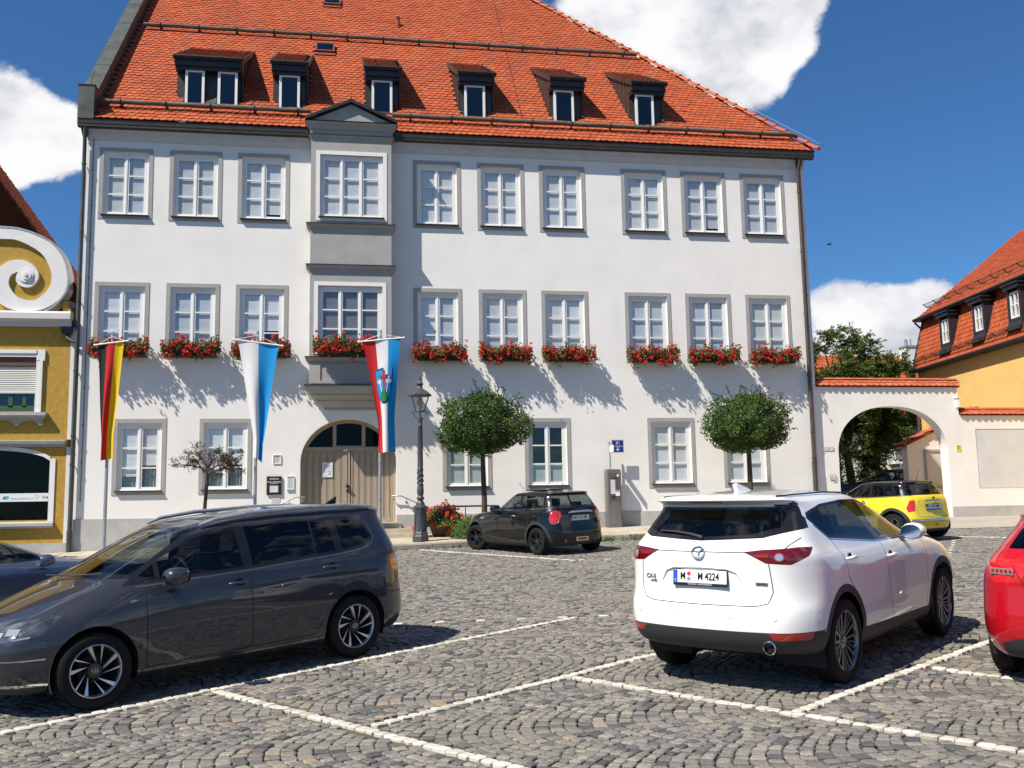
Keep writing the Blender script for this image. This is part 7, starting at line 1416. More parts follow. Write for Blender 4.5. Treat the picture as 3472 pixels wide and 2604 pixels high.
# ---------------------------------------------------------------- dark grey people carrier
def car_mpv():
    root = car_root('people_carrier', 'dark grey people carrier parked in the left foreground', (-5.219, -16.9), -2.5343); body = paint('anthracite_metallic', (.040, .043, .055), .45, .34)
    R_ = [(3.42, .19, .4, .72, .2, .78, -.68, .22, .3, .72), (3.56, .22, .5, .8, .235, .845, -.8, .26, .34, .8), (3.63, .36, .52, .85, .36, .885, -.868, .38, .36, .85), (3.65, .5, .52, .86, .5, .9, -.875, .5, .36, .86), (3.64, .62, .52, .86, .66, .912, -.86, .66, .36, .865), (3.6, .70, .55, .85, .8, .914, -.845, .82, .36, .86), (3.5, .78, .55, .83, .92, .902, -.838, .94, .36, .85), (3.25, .89, .5, .81, .99, .888, -.83, 1.02, .35, .835), (2.98, .99, .42, .79, 1.035, .876, -.82, 1.08, .34, .82), (2.76, 1.06, .34, .765, 1.07, .862, -.808, 1.13, .33, .80), (2.6, 1.14, .36, .745, 1.13, .84, -.79, 1.19, .32, .775), (2.2, 1.34, .36, .7, 1.32, .775, -.73, 1.35, .3, .71), (1.86, 1.49, .3, .65, 1.48, .70, -.675, 1.49, .28, .645), (1.72, 1.535, .27, .62, 1.55, .655, -.70, 1.555, .28, .61), (1.6, 1.565, .25, .56, 1.59, .6, -.68, 1.585, .26, .55), (1.4, 1.595, .22, .36, 1.635, .38, -.6, 1.615, .2, .34), (1.2, 1.61, .2, .0, 1.655, .0, -.5, 1.625, .2, .0)]
    b = CarBody(R_, (9, 13), 7, 4); WB = 2.791
    for x in (0, WB): b.both(arch(x, .34, .385, .1), 'x', delete=True)
    dlo = [(2.52, 1.035), (1.25, 1.08), (.1, 1.14), (-.16, 1.17), (-.32, 1.27), (-.24, 1.46), (-.12, 1.5), (.6, 1.53), (1.4, 1.52), (1.8, 1.44), (2.14, 1.27)]; b.both(dlo, 'window_trim', zmin=.98, ny=.2)
    for p, nm in zip(panes(dlo, [(2.19, 2.16, 1.05, 1.3, .02), (1.26, 1.29, 1.05, 1.55, .055), (.47, .46, 1.1, 1.55, .012), (.15, .2, 1.1, 1.55, .05)], .028), ('side_window', 'side_window', 'rear_side_window', 'rear_side_window', 'rear_side_window')): b.both(p, nm, zmin=.98, ny=.2)
    b.cut([(-.72, 1.1), (.72, 1.1), (.58, 1.515), (-.58, 1.515)], REAR, lambda c, n: c.x > 1.5 and c.z > 1.08 and n.x > .25, b.pid('windscreen_frame')); b.cut([(-.69, 1.13), (.69, 1.13), (.555, 1.495), (-.555, 1.495)], REAR, lambda c, n: c.x > 1.5 and c.z > 1.08 and n.x > .25, b.pid('windscreen'))
    b.cut([(-.6, 1.48), (.6, 1.48), (.68, 1.14), (-.68, 1.14)], REAR, lambda c, n: c.x < -.4 and c.z > 1.1, b.pid('rear_window'))
    for sg in (1, -1): b.cut([(.06, .99), (.17, 1.05), (.3, 1.03), (.3, .88), (.18, .86), (.1, .92)][::1] and [(-.28, 1.04), (-.1, 1.055), (.22, 1.0), (.2, .9), (.1, .865), (-.28, .86)], ((.7071, sg * .7071, 0), (0, 0, 1)), lambda c, n, sg=sg: c.x < -.35 and c.y * sg > .3, b.pid('tail_light'))
    # head lamps: seen along the front corner
    for sg in (1, -1):
        A = Vector((.7071, -sg * .7071, 0)); q = [(A.dot(Vector((x, sg * y, 0))), z) for x, y, z in ((3.1, .83, .84), (3.3, .83, .84), (3.56, .5, .77), (3.58, .5, .66), (3.45, .72, .655), (3.25, .83, .70))]; b.cut(sorted_convex(q), (A, (0, 0, 1)), lambda c, n, sg=sg: c.x > 2.9 and c.y * sg > .35, b.pid('headlight'))
        q = [(A.dot(Vector((x, sg * y, 0))), z) for x, y, z in ((3.36, .83, .43), (3.6, .45, .43), (3.6, .45, .34), (3.36, .83, .36))]; b.cut(sorted_convex(q), (A, (0, 0, 1)), lambda c, n, sg=sg: c.x > 2.9 and c.y * sg > .3, b.pid('fog_lamp'))
    for z0, z1, nm in ((.27, .295, 'chrome_strip'), (.495, .507, 'chrome_strip')): b.cut([(-.84, z0), (.84, z0), (.84, z1), (-.84, z1)], REAR, lambda c, n: c.x > 3.15 and n.x > .1, b.pid(nm))
    b.cut([(-.5, .62), (.5, .62), (.46, .76), (-.46, .76)], REAR, lambda c, n: c.x > 3.3, b.pid('grille')); b.cut([(-1, .1), (1, .1), (1, .25), (-1, .25)], REAR, lambda c, n: True, b.pid('lower_skirt'))
    b.both([(.42, .2), (2.38, .2), (2.38, .285), (.42, .3)], 'sill_trim')
    b.gaps([[(2.32, 1.04), (2.33, .7), (2.33, .29)], [(1.255, 1.07), (1.255, .31)], [(.14, 1.13), (.1, .95), (.2, .72), (.42, .46), (.5, .34), (.56, .32)], [(2.33, .29), (1.255, .31)], [(1.255, .31), (.56, .32)], [(-.8, .62), (-.45, .66), (-.3, .74)]], .008)
    b.gaps([[(3.1, .855), (2.9, .96), (2.7, 1.035), (2.56, 1.06)]], .008)
    for sg in (1, -1): b.stripe([(2.4, 1.022), (1.25, 1.066), (.1, 1.126), (-.16, 1.155), (-.29, 1.2), (-.345, 1.28), (-.27, 1.46)], .009, 'chrome_line', SIDE, lambda c, n, sg=sg: c.y * sg > .3 and n.y * sg > .2)
    b.finish(root, {'window_trim': MAT['gloss_black'], 'side_window': MAT['car_glass'], 'rear_side_window': MAT['car_glass_dark'], 'windscreen': MAT['car_glass'], 'windscreen_frame': MAT['gloss_black'], 'rear_window': MAT['car_glass_dark'], 'tail_light': MAT['taillight'], 'headlight': MAT['headlamp'], 'fog_lamp': MAT['fog'], 'chrome_strip': MAT['chrome'], 'grille': MAT['plastic'], 'lower_skirt': MAT['plastic'], 'sill_trim': body, 'panel_gap': MAT['gap'], 'chrome_line': MAT['line_chrome']}, body)
    for x in (0, WB): liners(root, x, .39, .86)
    for sg in (1, -1):
        wheel(root, 0, sg * .785, .334, .215, .228, 'turbine'); wheel(root, WB, sg * .785, .334, .215, .228, 'turbine', .0)
        mirror(root, 2.1, sg * .9, 1.1, body, sg); handle(root, 1.4, b.side(1.4, .95, sg)[0].y, .95, sg, body); handle(root, .3, b.side(.3, 1.0, sg)[0].y, 1.0, sg, body)
        rl = MB().tube([(1.66, sg * .6, 1.535), (1.5, sg * .63, 1.585), (1.1, sg * .635, 1.625), (.4, sg * .63, 1.64), (-.1, sg * .615, 1.63), (-.38, sg * .6, 1.6), (-.45, sg * .58, 1.57)], [.012, .02, .022, .022, .022, .02, .012], 8); rl.build('roof_rail', MAT['galv'], root, 60)
        for (y, z, r) in ((.66, .735, .045), (.56, .715, .032)):
            c, n = b.front(sg * y, z, .003); xr = Vector((0, 0, 1)).cross(n).normalized(); u = n.cross(xr); MB().obox(c, xr * r * 1.3, u * r * .8, n * .002).build('lamp_reflector', MAT['clear_lens'], root)
        q = [b.front(sg * y, z, .004)[0] for y, z in ((.5, .665), (.6, .662), (.7, .672), (.78, .69))]; MB().tube(q, .007, 5).build('daytime_light', MAT['chrome'], root)
    seats(root, [(1.25, 1.38), (.35, 1.36)], .42); dash(root, 1.85, 1.07, .68, 0)
    MB().prism([(-.35, -.02, 1.63), (-.2, -.02, 1.63), (-.36, -.01, 1.72)], (0, .04, 0)).build('antenna', MAT['gloss_black'], root); w = MB().tube([(2.74, -.5, 1.1), (2.68, .1, 1.12), (2.6, .55, 1.15)], .008, 5); w.build('wiper', MAT['plastic'], root); MB().box(1.78, 1.86, -.13, .13, 1.40, 1.46).build('rear_view_mirror', MAT['plastic'], root)
    lettering('badge', 'JOIN', .03, MAT['chrome'], root, frame(b.side(2.44, .9, 1, .002)[0], (-1, 0, 0), (0, 0, 1)), bold=.001)
def sorted_convex(q):
    """convex hull in order"""
    q = sorted(set((round(a, 5), round(b, 5)) for a, b in q)); cr = lambda o, a, b: (a[0] - o[0]) * (b[1] - o[1]) - (a[1] - o[1]) * (b[0] - o[0]); lo = []; up = []
    for p in q:
        while len(lo) >= 2 and cr(lo[-2], lo[-1], p) <= 0: lo.pop()
        lo.append(p)
    for p in reversed(q):
        while len(up) >= 2 and cr(up[-2], up[-1], p) <= 0: up.pop()
        up.append(p)
    return lo[:-1] + up[:-1]
car_mpv()
# ---------------------------------------------------------------- white off-roader
def hullcut(b, name, pts, sg, filt, diag=.7071):
    A = Vector((diag, sg * math.sqrt(1 - diag * diag), 0)); b.cut(sorted_convex([(A.dot(Vector((x, sg * y, 0))), z) for x, y, z in pts]), (A, (0, 0, 1)), filt, b.pid(name))
def car_suv():
    root = car_root('white_suv', 'white off-roader with black cladding parked in the right foreground', (-1.082, -19.755), .696); body = paint('white_paint', (.83, .83, .82), 0, .3); WB = 2.7
    R_ = [(3.36, .22, .35, .72, .24, .80, -.70, .33, .3, .74), (3.52, .27, .5, .83, .29, .87, -.84, .36, .33, .83), (3.59, .42, .52, .88, .42, .905, -.915, .46, .36, .885), (3.61, .58, .52, .895, .56, .918, -.935, .58, .36, .90), (3.6, .72, .52, .895, .72, .922, -.925, .70, .36, .905), (3.57, .82, .52, .885, .84, .925, -.895, .78, .36, .905), (3.45, .92, .5, .865, .95, .926, -.885, .9, .36, .90), (3.2, 1.0, .46, .85, 1.03, .912, -.895, 1.05, .36, .89), (2.85, 1.07, .42, .83, 1.09, .892, -.905, 1.17, .36, .872), (2.42, 1.14, .38, .79, 1.135, .868, -.875, 1.255, .34, .825), (2.24, 1.2, .38, .77, 1.18, .848, -.84, 1.3, .32, .79), (1.8, 1.39, .34, .70, 1.37, .775, -.735, 1.43, .3, .715), (1.38, 1.545, .28, .64, 1.52, .705, -.63, 1.56, .27, .655), (1.22, 1.59, .26, .61, 1.585, .665, -.765, 1.622, .3, .635), (1.05, 1.615, .24, .56, 1.625, .6, -.76, 1.645, .28, .57), (.85, 1.64, .2, .36, 1.668, .38, -.66, 1.668, .22, .36), (.6, 1.655, .2, 0, 1.682, 0, -.5, 1.678, .2, 0)]
    b = CarBody(R_, (9, 13), 7, 4); sidef = lambda sg: (lambda c, n: c.y * sg > .3 and n.y * sg > .25)
    for sg in (1, -1):
        f = sidef(sg); cl = b.pid('cladding')
        for x in (0, WB): b.cut(arch(x, .38, .475, .15), SIDE, f, cl)
        b.cut([(.42, .15), (2.28, .15), (2.28, .385), (.42, .42)], SIDE, f, cl)
    b.cut([(-1, .1), (1, .1), (1, .53), (.6, .535), (-.6, .535), (-1, .53)], REAR, lambda c, n: c.x < -.46, b.pid('rear_bumper_trim')); b.cut([(-1, .1), (1, .1), (1, .36), (-1, .36)], REAR, lambda c, n: c.x > 3.1, b.pid('front_bumper_trim'))
    for x in (0, WB): b.both(arch(x, .38, .405, .05), 'x', delete=True)
    dlo = [(1.98, 1.135), (.9, 1.165), (-.02, 1.255), (-.27, 1.44), (-.24, 1.49), (.1, 1.55), (.6, 1.565), (1.0, 1.55), (1.35, 1.48), (1.7, 1.32)]; b.both(dlo, 'window_trim', zmin=1.1, ny=.2)
    for p, nm in zip(panes(dlo, [(1.0, .92, 1.15, 1.58, .05), (.14, .2, 1.2, 1.55, .014)], .026), ('side_window', 'rear_side_window', 'rear_side_window')): b.both(p, nm, zmin=1.1, ny=.2)
    for sg in (1, -1): b.stripe([(1.95, 1.128), (.9, 1.156), (-.02, 1.245), (-.2, 1.38)], .014, 'chrome_line', SIDE, sidef(sg))
    b.cut([(-.78, 1.16), (.78, 1.16), (.6, 1.55), (-.6, 1.55)], REAR, lambda c, n: c.x > 1.1 and n.x > .25 and c.z > 1.14, b.pid('windscreen'))
    rw = lambda c, n: c.x < -.3 and 1.25 < c.z < 1.62 and n.x < -.05 and n.z > -.3
    b.cut([(-.68, 1.6), (-.76, 1.5), (-.79, 1.37), (-.55, 1.305), (0, 1.28), (.55, 1.305), (.79, 1.37), (.76, 1.5), (.68, 1.6)], REAR, rw, b.pid('rear_window_frame')); b.cut([(-.56, 1.565), (-.64, 1.5), (-.655, 1.39), (-.45, 1.335), (0, 1.312), (.45, 1.335), (.655, 1.39), (.64, 1.5), (.56, 1.565)], REAR, rw, b.pid('rear_window'))
    for sg in (1, -1):
        hullcut(b, 'tail_light', [(-.9, .44, 1.195), (-.88, .62, 1.215), (-.7, .88, 1.225), (-.47, .87, 1.215), (-.6, .9, 1.15), (-.78, .82, 1.085), (-.88, .64, 1.1)], sg, lambda c, n, sg=sg: c.x < -.3 and c.y * sg > .4)
        b.cut(sorted_convex([(sg * .60, .525), (sg * .64, .47), (sg * .86, .465), (sg * .9, .525)]), REAR, lambda c, n, sg=sg: c.x < -.6 and c.y * sg > .5, b.pid('bumper_reflector'))
    gp = b.pid('panel_gap'); rf = lambda c, n: c.x < -.5 and n.x < -.2
    for path in ([(-.78, 1.3), (-.72, 1.2)], [(-.62, 1.1), (-.64, .86), (-.6, .77), (-.5, .745), (0, .74), (.5, .745), (.6, .77), (.64, .86), (.62, 1.1)], [(.78, 1.3), (.72, 1.2)], [(-.46, 1.19), (.46, 1.19)]): b.stripe(path, .008, '', REAR, rf, gp)
    b.gaps([[(1.04, 1.16), (1.06, .9), (1.14, .5), (1.16, .42)], [(.0, 1.25), (.1, 1.05), (.12, .9), (.28, .74), (.44, .56), (.5, .42)], [(2.2, 1.12), (2.2, .6), (2.16, .4)]], .008)
    b.finish(root, {'cladding': MAT['plastic'], 'rear_bumper_trim': MAT['plastic'], 'front_bumper_trim': MAT['plastic'], 'window_trim': MAT['gloss_black'], 'side_window': MAT['car_glass'], 'rear_side_window': mat_glass('mid_privacy_glass', (.12, .125, .13), 1.5), 'windscreen': MAT['car_glass'], 'rear_window_frame': MAT['gloss_black'], 'rear_window': MAT['car_glass_dark'], 'tail_light': MAT['taillight_dark'], 'bumper_reflector': MAT['reflector'], 'panel_gap': MAT['gap'], 'chrome_line': MAT['chrome']}, body)
    for x in (0, WB): liners(root, x, .41, .88)
    for sg in (1, -1):
        wheel(root, 0, sg * .805, .363, .225, .256, 'suv'); wheel(root, WB, sg * .805, .363, .225, .256, 'suv', .02); mirror(root, 1.62, sg * .88, 1.2, body, sg, 1.0); handle(root, 1.18, b.side(1.18, 1.0, sg)[0].y, 1.0, sg, body, .19); handle(root, .22, b.side(.22, 1.06, sg)[0].y, 1.06, sg, body, .19)
        for (y, z, r, nm, m) in ((.70, 1.152, .046, 'lamp_ring', 'reflector'), (.70, 1.152, .034, 'lamp_lens', 'clear_lens'), (.57, 1.163, .0, 'lamp_bar', 'reflector')):
            c, n = b.rear(sg * y, z, .004 if nm != 'lamp_lens' else .006); xr = Vector((0, 0, 1)).cross(n).normalized(); u = n.cross(xr)
            if r: MB().poly([tuple(c + xr * r * math.cos(t) + u * r * .85 * math.sin(t)) for t in [k * math.pi / 8 for k in range(16)]]).build(nm, MAT[m], root)
            else: MB().obox(c, xr * .055, u * .011, n * .002).build(nm, MAT[m], root)
        for y, z in ((.28, .655), (.66, .65)):
            c, n = b.rear(sg * y, z, .001); xr = Vector((0, 0, 1)).cross(n).normalized(); u = n.cross(xr); MB().poly([tuple(c + n * .002 + xr * .016 * math.cos(t) + u * .016 * math.sin(t)) for t in [k * math.pi / 6 for k in range(12)]]).build('parking_sensor', body, root); MB().tube([c + xr * .017 * math.cos(t) + u * .017 * math.sin(t) for t in [k * math.pi / 6 for k in range(12)]], .002, 4, closed=True).build('sensor_ring', MAT['galv'], root)
    c, n = b.rear(-.6, .41); c.x -= .03; MB().lathe([(.055, .0), (.058, -.012), (.05, -.016), (.048, .14)], c, 20, 'x', cap=False).build('exhaust', MAT['chrome'], root, 40); MB().lathe([(.047, .02), (0, .02)], c, 16, 'x').build('exhaust_bore', MAT['gap'], root)
    pc, pn = b.rear(0, .975); pc.x = min(pc.x, b.rear(.2, .94)[0].x) - .012; plate(root, pc, (-1, 0, .1), [('M', -.165), ('M 4224', .085)], seals=-.105)
    q = [b.rear(y, z, .004)[0] for y, z in ((.40, .93), (.34, 1.02), (.26, 1.05), (0, 1.058), (-.26, 1.05), (-.34, 1.02), (-.40, .93))]; MB().tube(q, [.002, .008, .011, .012, .011, .008, .002], 6).build('plate_recess_lip', body, root, 60)
    lettering('lettering', 'AUTOHAUS · KRAFTFAHRZEUGE', .016, MAT['plate'], root, frame((pc.x - .007, 0, .908), (0, -1, 0), (0, 0, 1)))
    c, n = b.rear(0, 1.185, .006); xr = Vector((0, 0, 1)).cross(n).normalized(); u = n.cross(xr); E = lambda y, z: c + xr * y + u * z; em = MB().tube([E(.062 * math.cos(t), .05 * math.sin(t)) for t in [k * math.pi / 14 for k in range(28)]], .006, 6, closed=True); em.tube([E(y, z) for y, z in ((-.056, .026), (-.028, .02), (-.01, .0), (0, -.022), (.01, .0), (.028, .02), (.056, .026))], [.003, .007, .007, .008, .007, .007, .003], 6); em.build('emblem', MAT['chrome'], root, 60)
    for tx, sz, y, z in (('CX-5', .05, .53, .955), ('AWD', .03, .5, .915)): c, n = b.rear(y, z, .003); lettering('badge', tx, sz, MAT['line_chrome'], root, frame(c, Vector((0, 0, 1)).cross(n), (0, 0, 1)), bold=.0015)
    c, n = b.rear(-.55, .93, .004); xr = Vector((0, 0, 1)).cross(n).normalized(); u = n.cross(xr); MB().obox(c, xr * .05, u * .011, n * .003).build('badge', MAT['chrome'], root); MB().obox(c + n * .0035, xr * .044, u * .003, n * .001).build('badge_slot', MAT['gap'], root)
    wi = MB().tube([b.rear(y, z, .014)[0] for y, z in ((-.02, 1.3), (.1, 1.325), (.28, 1.345), (.45, 1.35))], [.018, .013, .011, .007], 6); wi.build('rear_wiper', MAT['plastic'], root, 60)
    fa = MB().prism([(-.15, -.025, 1.675), (.12, -.02, 1.68), (-.12, -.008, 1.755), (-.16, -.01, 1.745)], (0, .04, 0)); fa.build('fin_antenna', body, root); MB().obox(b.rear(0, 1.612, .002)[0], (.004, 0, 0), (0, .17, 0), (0, 0, .008)).build('brake_lamp', MAT['taillight_dark'], root)
    for sg in (1, -1): MB().tube([(1.05, sg * .6, 1.612), (.4, sg * .6, 1.645), (-.5, sg * .565, 1.648)], .007, 4).build('roof_seam', MAT['gap'], root)
    seats(root, [(1.15, 1.4), (.15, 1.4)], .45); dash(root, 1.75, 1.12, .66, 0)
car_suv()
# ---------------------------------------------------------------- small three-door hatchbacks
def car_mini(name, label, o, yaw, col, roofm, trimm, rimstyle, letters, old=False, steer=0.0, plate_z=.815, dz=0):
    root = car_root(name, label, (o[0], o[1], gz(*o) + dz), yaw); body = paint(name + '_paint', col, 0, .3); WB = 2.467 if old else 2.495; k = .975 if old else 1.0; ro = -.55 if old else -.6; dr = ro + .6
    R_ = [(2.98, .17, .35, .66, .17, .70, -.42, .19, .25, .66), (3.1, .21, .45, .73, .21, .80, -.53, .23, .3, .74), (3.18, .36, .5, .79, .36, .845, -.6, .36, .34, .80), (3.2, .5, .52, .80, .5, .86, -.607, .5, .35, .82), (3.17, .64, .52, .79, .64, .862, -.585, .64, .34, .82), (3.1, .75, .52, .775, .76, .858, -.57, .77, .33, .81), (2.95, .84, .48, .755, .85, .842, -.562, .88, .32, .795), (2.6, .90, .42, .74, .905, .82, -.545, .96, .31, .775), (2.2, .945, .36, .72, .945, .798, -.52, 1.02, .3, .752), (1.92, .98, .3, .7, .975, .778, -.495, 1.055, .28, .73), (1.82, 1.04, .3, .68, 1.03, .758, -.465, 1.09, .26, .71), (1.52, 1.21, .28, .64, 1.19, .70, -.385, 1.21, .24, .655), (1.27, 1.33, .22, .61, 1.325, .645, -.305, 1.33, .22, .605), (1.17, 1.365, .2, .59, 1.368, .625, -.345, 1.372, .22, .59), (1.05, 1.385, .18, .52, 1.39, .55, -.3, 1.392, .2, .51), (.9, 1.4, .16, .3, 1.41, .32, -.2, 1.402, .18, .3), (.7, 1.405, .15, 0, 1.415, 0, -.1, 1.406, .15, 0)]
    R_ = [tuple((v * k + (dr if i == 6 else 0)) if i not in (0, 6) else (v if i == 0 and not old else v - .1 * (i == 0) + (dr if i == 6 else 0)) for i, v in enumerate(r)) for r in R_]
    b = CarBody(R_, (9, 13), 5, 4); sf = lambda sg: (lambda c, n: c.y * sg > .25 and n.y * sg > .25)
    for sg in (1, -1):
        cl = b.pid('cladding')
        for x in (0, WB): b.cut(arch(x, .33, .425, .1), SIDE, sf(sg), cl)
        b.cut([(.4, .1), (2.1, .1), (2.1, .29), (.4, .29)], SIDE, sf(sg), cl)
    b.cut([(-1, .1), (1, .1), (1, .27), (-1, .27)], REAR, lambda c, n: c.x < -.2, b.pid('rear_bumper_trim')); b.cut([(-1, .1), (1, .1), (1, .27), (-1, .27)], REAR, lambda c, n: c.x > 2.8, b.pid('front_bumper_trim'))
    for x in (0, WB): b.both(arch(x, .33, .36, .05), 'x', delete=True)
    gh = b.pid('greenhouse')   # black pillars all round
    for sg in (1, -1): b.cut([(1.74 * k, .985 * k), (.7, 1.005 * k), (-.44 + dr, 1.068 * k), (-.36 + dr, 1.39 * k), (.3, 1.42 * k), (1.0, 1.41 * k), (1.42 * k, 1.31 * k)], SIDE, lambda c, n, sg=sg: c.y * sg > .25 and c.z > .96 * k and n.y * sg > .05, gh); b.cut([(-.78, 1.005 * k), (.78, 1.005 * k), (.66, 1.4 * k), (-.66, 1.4 * k)], REAR, lambda c, n: c.x > .9 and n.x > .1 and c.z > .99 * k, gh)
    rwf = lambda c, n: c.x < .1 and n.x < -.2 and c.z > 1.0 * k
    b.cut([(-.74, 1.07 * k), (.74, 1.07 * k), (.64, 1.335 * k), (-.64, 1.335 * k)], REAR, rwf, b.pid('rear_window_frame')); b.cut([(-.58, 1.09 * k), (.58, 1.09 * k), (.6, 1.13 * k), (.53, 1.31 * k), (-.53, 1.31 * k), (-.6, 1.13 * k)], REAR, rwf, b.pid('rear_window'))
    dlo = [(1.66 * k, 1.0 * k), (.7, 1.025 * k), (-.12, 1.065 * k), (-.16, 1.12 * k), (-.08, 1.3 * k), (.3, 1.325 * k), (1.0, 1.32 * k), (1.26 * k, 1.29 * k)]
    for p in panes(dlo, [(.66, .68, 1.0, 1.33, .035)], .012): b.both(p, 'side_window', zmin=.97 * k, ny=.15)
    b.cut([(-.68 * k, 1.02 * k), (.68 * k, 1.02 * k), (.56, 1.335 * k), (-.56, 1.335 * k)], REAR, lambda c, n: c.x > 1.0 and n.x > .25 and c.z > 1.0 * k, b.pid('windscreen'))
    # roof panel
    b.cut([(-.5 + dr, -.7), (1.4, -.7), (1.4, .7), (-.5 + dr, .7)], ((1, 0, 0), (0, 1, 0)), lambda c, n: c.z > 1.32 * k and n.z > .45, b.pid('roof'))
    for sg in (1, -1):
        zt = .995 * k if not old else .93; zb = .715 * k if not old else .65
        if old: hullcut(b, 'tail_light', [(-.48, .60, zt), (-.42, .7, zt), (-.36, .76, zb + .1), (-.42, .77, zb), (-.52, .64, zb + .03)], sg, lambda c, n, sg=sg: c.x < -.2 and c.y * sg > .4)
        else: hullcut(b, 'tail_light', [(-.56, .56, .97), (-.5, .66, 1.0), (-.42, .74, .96), (-.41, .77, .8), (-.45, .775, .73), (-.53, .7, .70), (-.575, .6, .74), (-.58, .55, .86)], sg, lambda c, n, sg=sg: c.x < -.2 and c.y * sg > .4)
    gp = b.pid('panel_gap'); rf = lambda c, n: c.x < -.3 + dr and n.x < -.2
    for path in ([(-.6, 1.06), (-.54, .72), (-.5, .56), (.5, .56), (.54, .72), (.6, 1.06)],): b.stripe([(a, z * k) for a, z in path], .007, '', REAR, rf, gp)
    b.gaps([[(.62, 1.0 * k), (.64, .6), (.62, .3)], [(1.75, .97 * k), (1.74, .6), (1.78, .32)], [(1.75, .93 * k), (2.3, .88 * k), (2.8, .80 * k)]], .007)
    for sg in (1, -1): b.stripe([(1.72 * k, .972 * k), (.7, .992 * k), (-.42 + dr, 1.056 * k)], .012, 'chrome_line', SIDE, lambda c, n, sg=sg: c.y * sg > .25 and n.y * sg > .15)
    P_ = b.finish(root, {'cladding': MAT['plastic'], 'rear_bumper_trim': MAT['plastic'], 'front_bumper_trim': MAT['plastic'], 'greenhouse': MAT['gloss_black'], 'rear_window_frame': MAT['gloss_black'], 'rear_window': MAT['car_glass'], 'side_window': MAT['car_glass'], 'windscreen': MAT['car_glass'], 'roof': roofm, 'roof_spoiler': roofm, 'tail_light': MAT['taillight'], 'panel_gap': MAT['gap'], 'chrome_line': MAT['chrome'] if not old else MAT['gloss_black']}, body)
    for x in (0, WB): liners(root, x, .365, .8)
    for sg in (1, -1):
        wheel(root, 0, sg * .745, .307, .2, .212, rimstyle); wheel(root, WB, sg * .745, .307, .2, .212, rimstyle, steer); mirror(root, 1.5, sg * .8, 1.02, body if not old else MAT['gloss_black'], sg, .95); handle(root, .82, b.side(.82, .86, sg)[0].y, .86, sg, MAT['chrome'], .15)
        if not old:
            pts = [b.bvh.find_nearest(Vector((x, sg * y, z)))[:2] for x, y, z in ((-.56, .56, .97), (-.5, .665, .995), (-.42, .745, .955), (-.41, .775, .8), (-.45, .78, .73), (-.53, .705, .70), (-.575, .605, .74), (-.585, .55, .86))]; MB().tube([p + n * .004 for p, n in pts], .009, 6, closed=True).build('lamp_bezel', MAT['chrome'], root, 60)
    xr = min(b.rear(0, plate_z)[0].x, b.rear(.24, plate_z)[0].x) - .012; pl = plate(root, (xr, 0, plate_z), (-1, 0, .05), letters, seals=(-.06 if old else -.045)); 
    MB().tube([(xr - .002, -.35, plate_z + .125), (xr - .02, -.25, plate_z + .14), (xr - .024, 0, plate_z + .145), (xr - .02, .25, plate_z + .14), (xr - .002, .35, plate_z + .125)], [.018, .026, .028, .026, .018], 8).build('grab_bar', MAT['chrome'], root, 60)
    em = MB(); em.lathe([(.028, 0), (.03, -.006), (0, -.008)], (xr - .035 if not old else xr + .01, 0, plate_z + .15 if not old else plate_z + .2), 14, 'x')
    for sg in (1, -1): ex = xr - .037 if not old else xr + .008; em.prism([(ex, sg * .028, plate_z + .158 + (.05 if old else 0)), (ex, sg * .085, plate_z + .165 + (.05 if old else 0)), (ex, sg * .03, plate_z + .14 + (.05 if old else 0))], (-.004, 0, 0))
    em.build('emblem', MAT['gloss_black'], root)
    if old:
        MB().tube([b.rear(y, .47, .006)[0] for y in [-.68 + .136 * i for i in range(11)]], .026, 6).build('chrome_bumper_strip', MAT['chrome'], root, 60); MB().tube([b.side(.15 + .07 * math.cos(t), .86 + .07 * math.sin(t), 1, .001)[0] for t in [i * math.pi / 9 for i in range(18)]], .003, 4, closed=True).build('fuel_cap_line', MAT['gap'], root); MB().obox((ro - .03, 0, .36), (.004, 0, 0), (0, .035, 0), (0, 0, .022)).build('rear_fog_lamp', MAT['reflector'], root); lettering('badge', 'ONE', .05, MAT['line_chrome'], root, frame(b.rear(.42, .9, .003)[0], (0, -1, 0), (0, 0, 1)))
        MB().tube([(-.1, 0, 1.375), (-.16, 0, 1.62)], .006, 5).build('antenna', MAT['gloss_black'], root)
    else:
        fx = b.rear(-.02, .345)[0].x - .006; MB().obox((fx, -.02, .345), (.006, 0, 0), (0, .17, 0), (0, 0, .045)).build('rear_fog_bezel', MAT['chrome'], root); MB().obox((fx - .006, -.02, .345), (.004, 0, 0), (0, .135, 0), (0, 0, .03)).build('rear_fog_lamp', MAT['reflector'], root); MB().lathe([(.036, -.02), (.038, -.025), (.03, -.03), (.03, .1)], (b.rear(.42, .32)[0].x, .42, .32), 16, 'x', cap=False).build('exhaust', MAT['chrome'], root, 40)
        MB().obox(b.side(2.15, .79, 1)[0], (.07, 0, 0), (0, .01, 0), (0, 0, .022)).build('side_vent', MAT['chrome'], root); MB().tube([(.05, 0, 1.41), (.0, 0, 1.6)], .006, 5).build('antenna', MAT['gloss_black'], root); MB().prism([(.55, -.4, 1.415), (.9, -.4, 1.42), (.9, .4, 1.42), (.55, .4, 1.415)], (-.03, 0, .03)).build('sunroof', MAT['gloss_black'], root)
    MB().tube([b.rear(y, z * k, .012)[0] for y, z in ((0, 1.1), (.2, 1.115), (.42, 1.12))], .008, 5).build('rear_wiper', MAT['plastic'], root)
    seats(root, [(.95, 1.22), (.15, 1.15)], .36, .33); dash(root, 1.35, .98, .6, 0); MB().box(1.22, 1.28, -.11, .11, 1.24, 1.29).build('rear_view_mirror', MAT['plastic'], root)
    return root
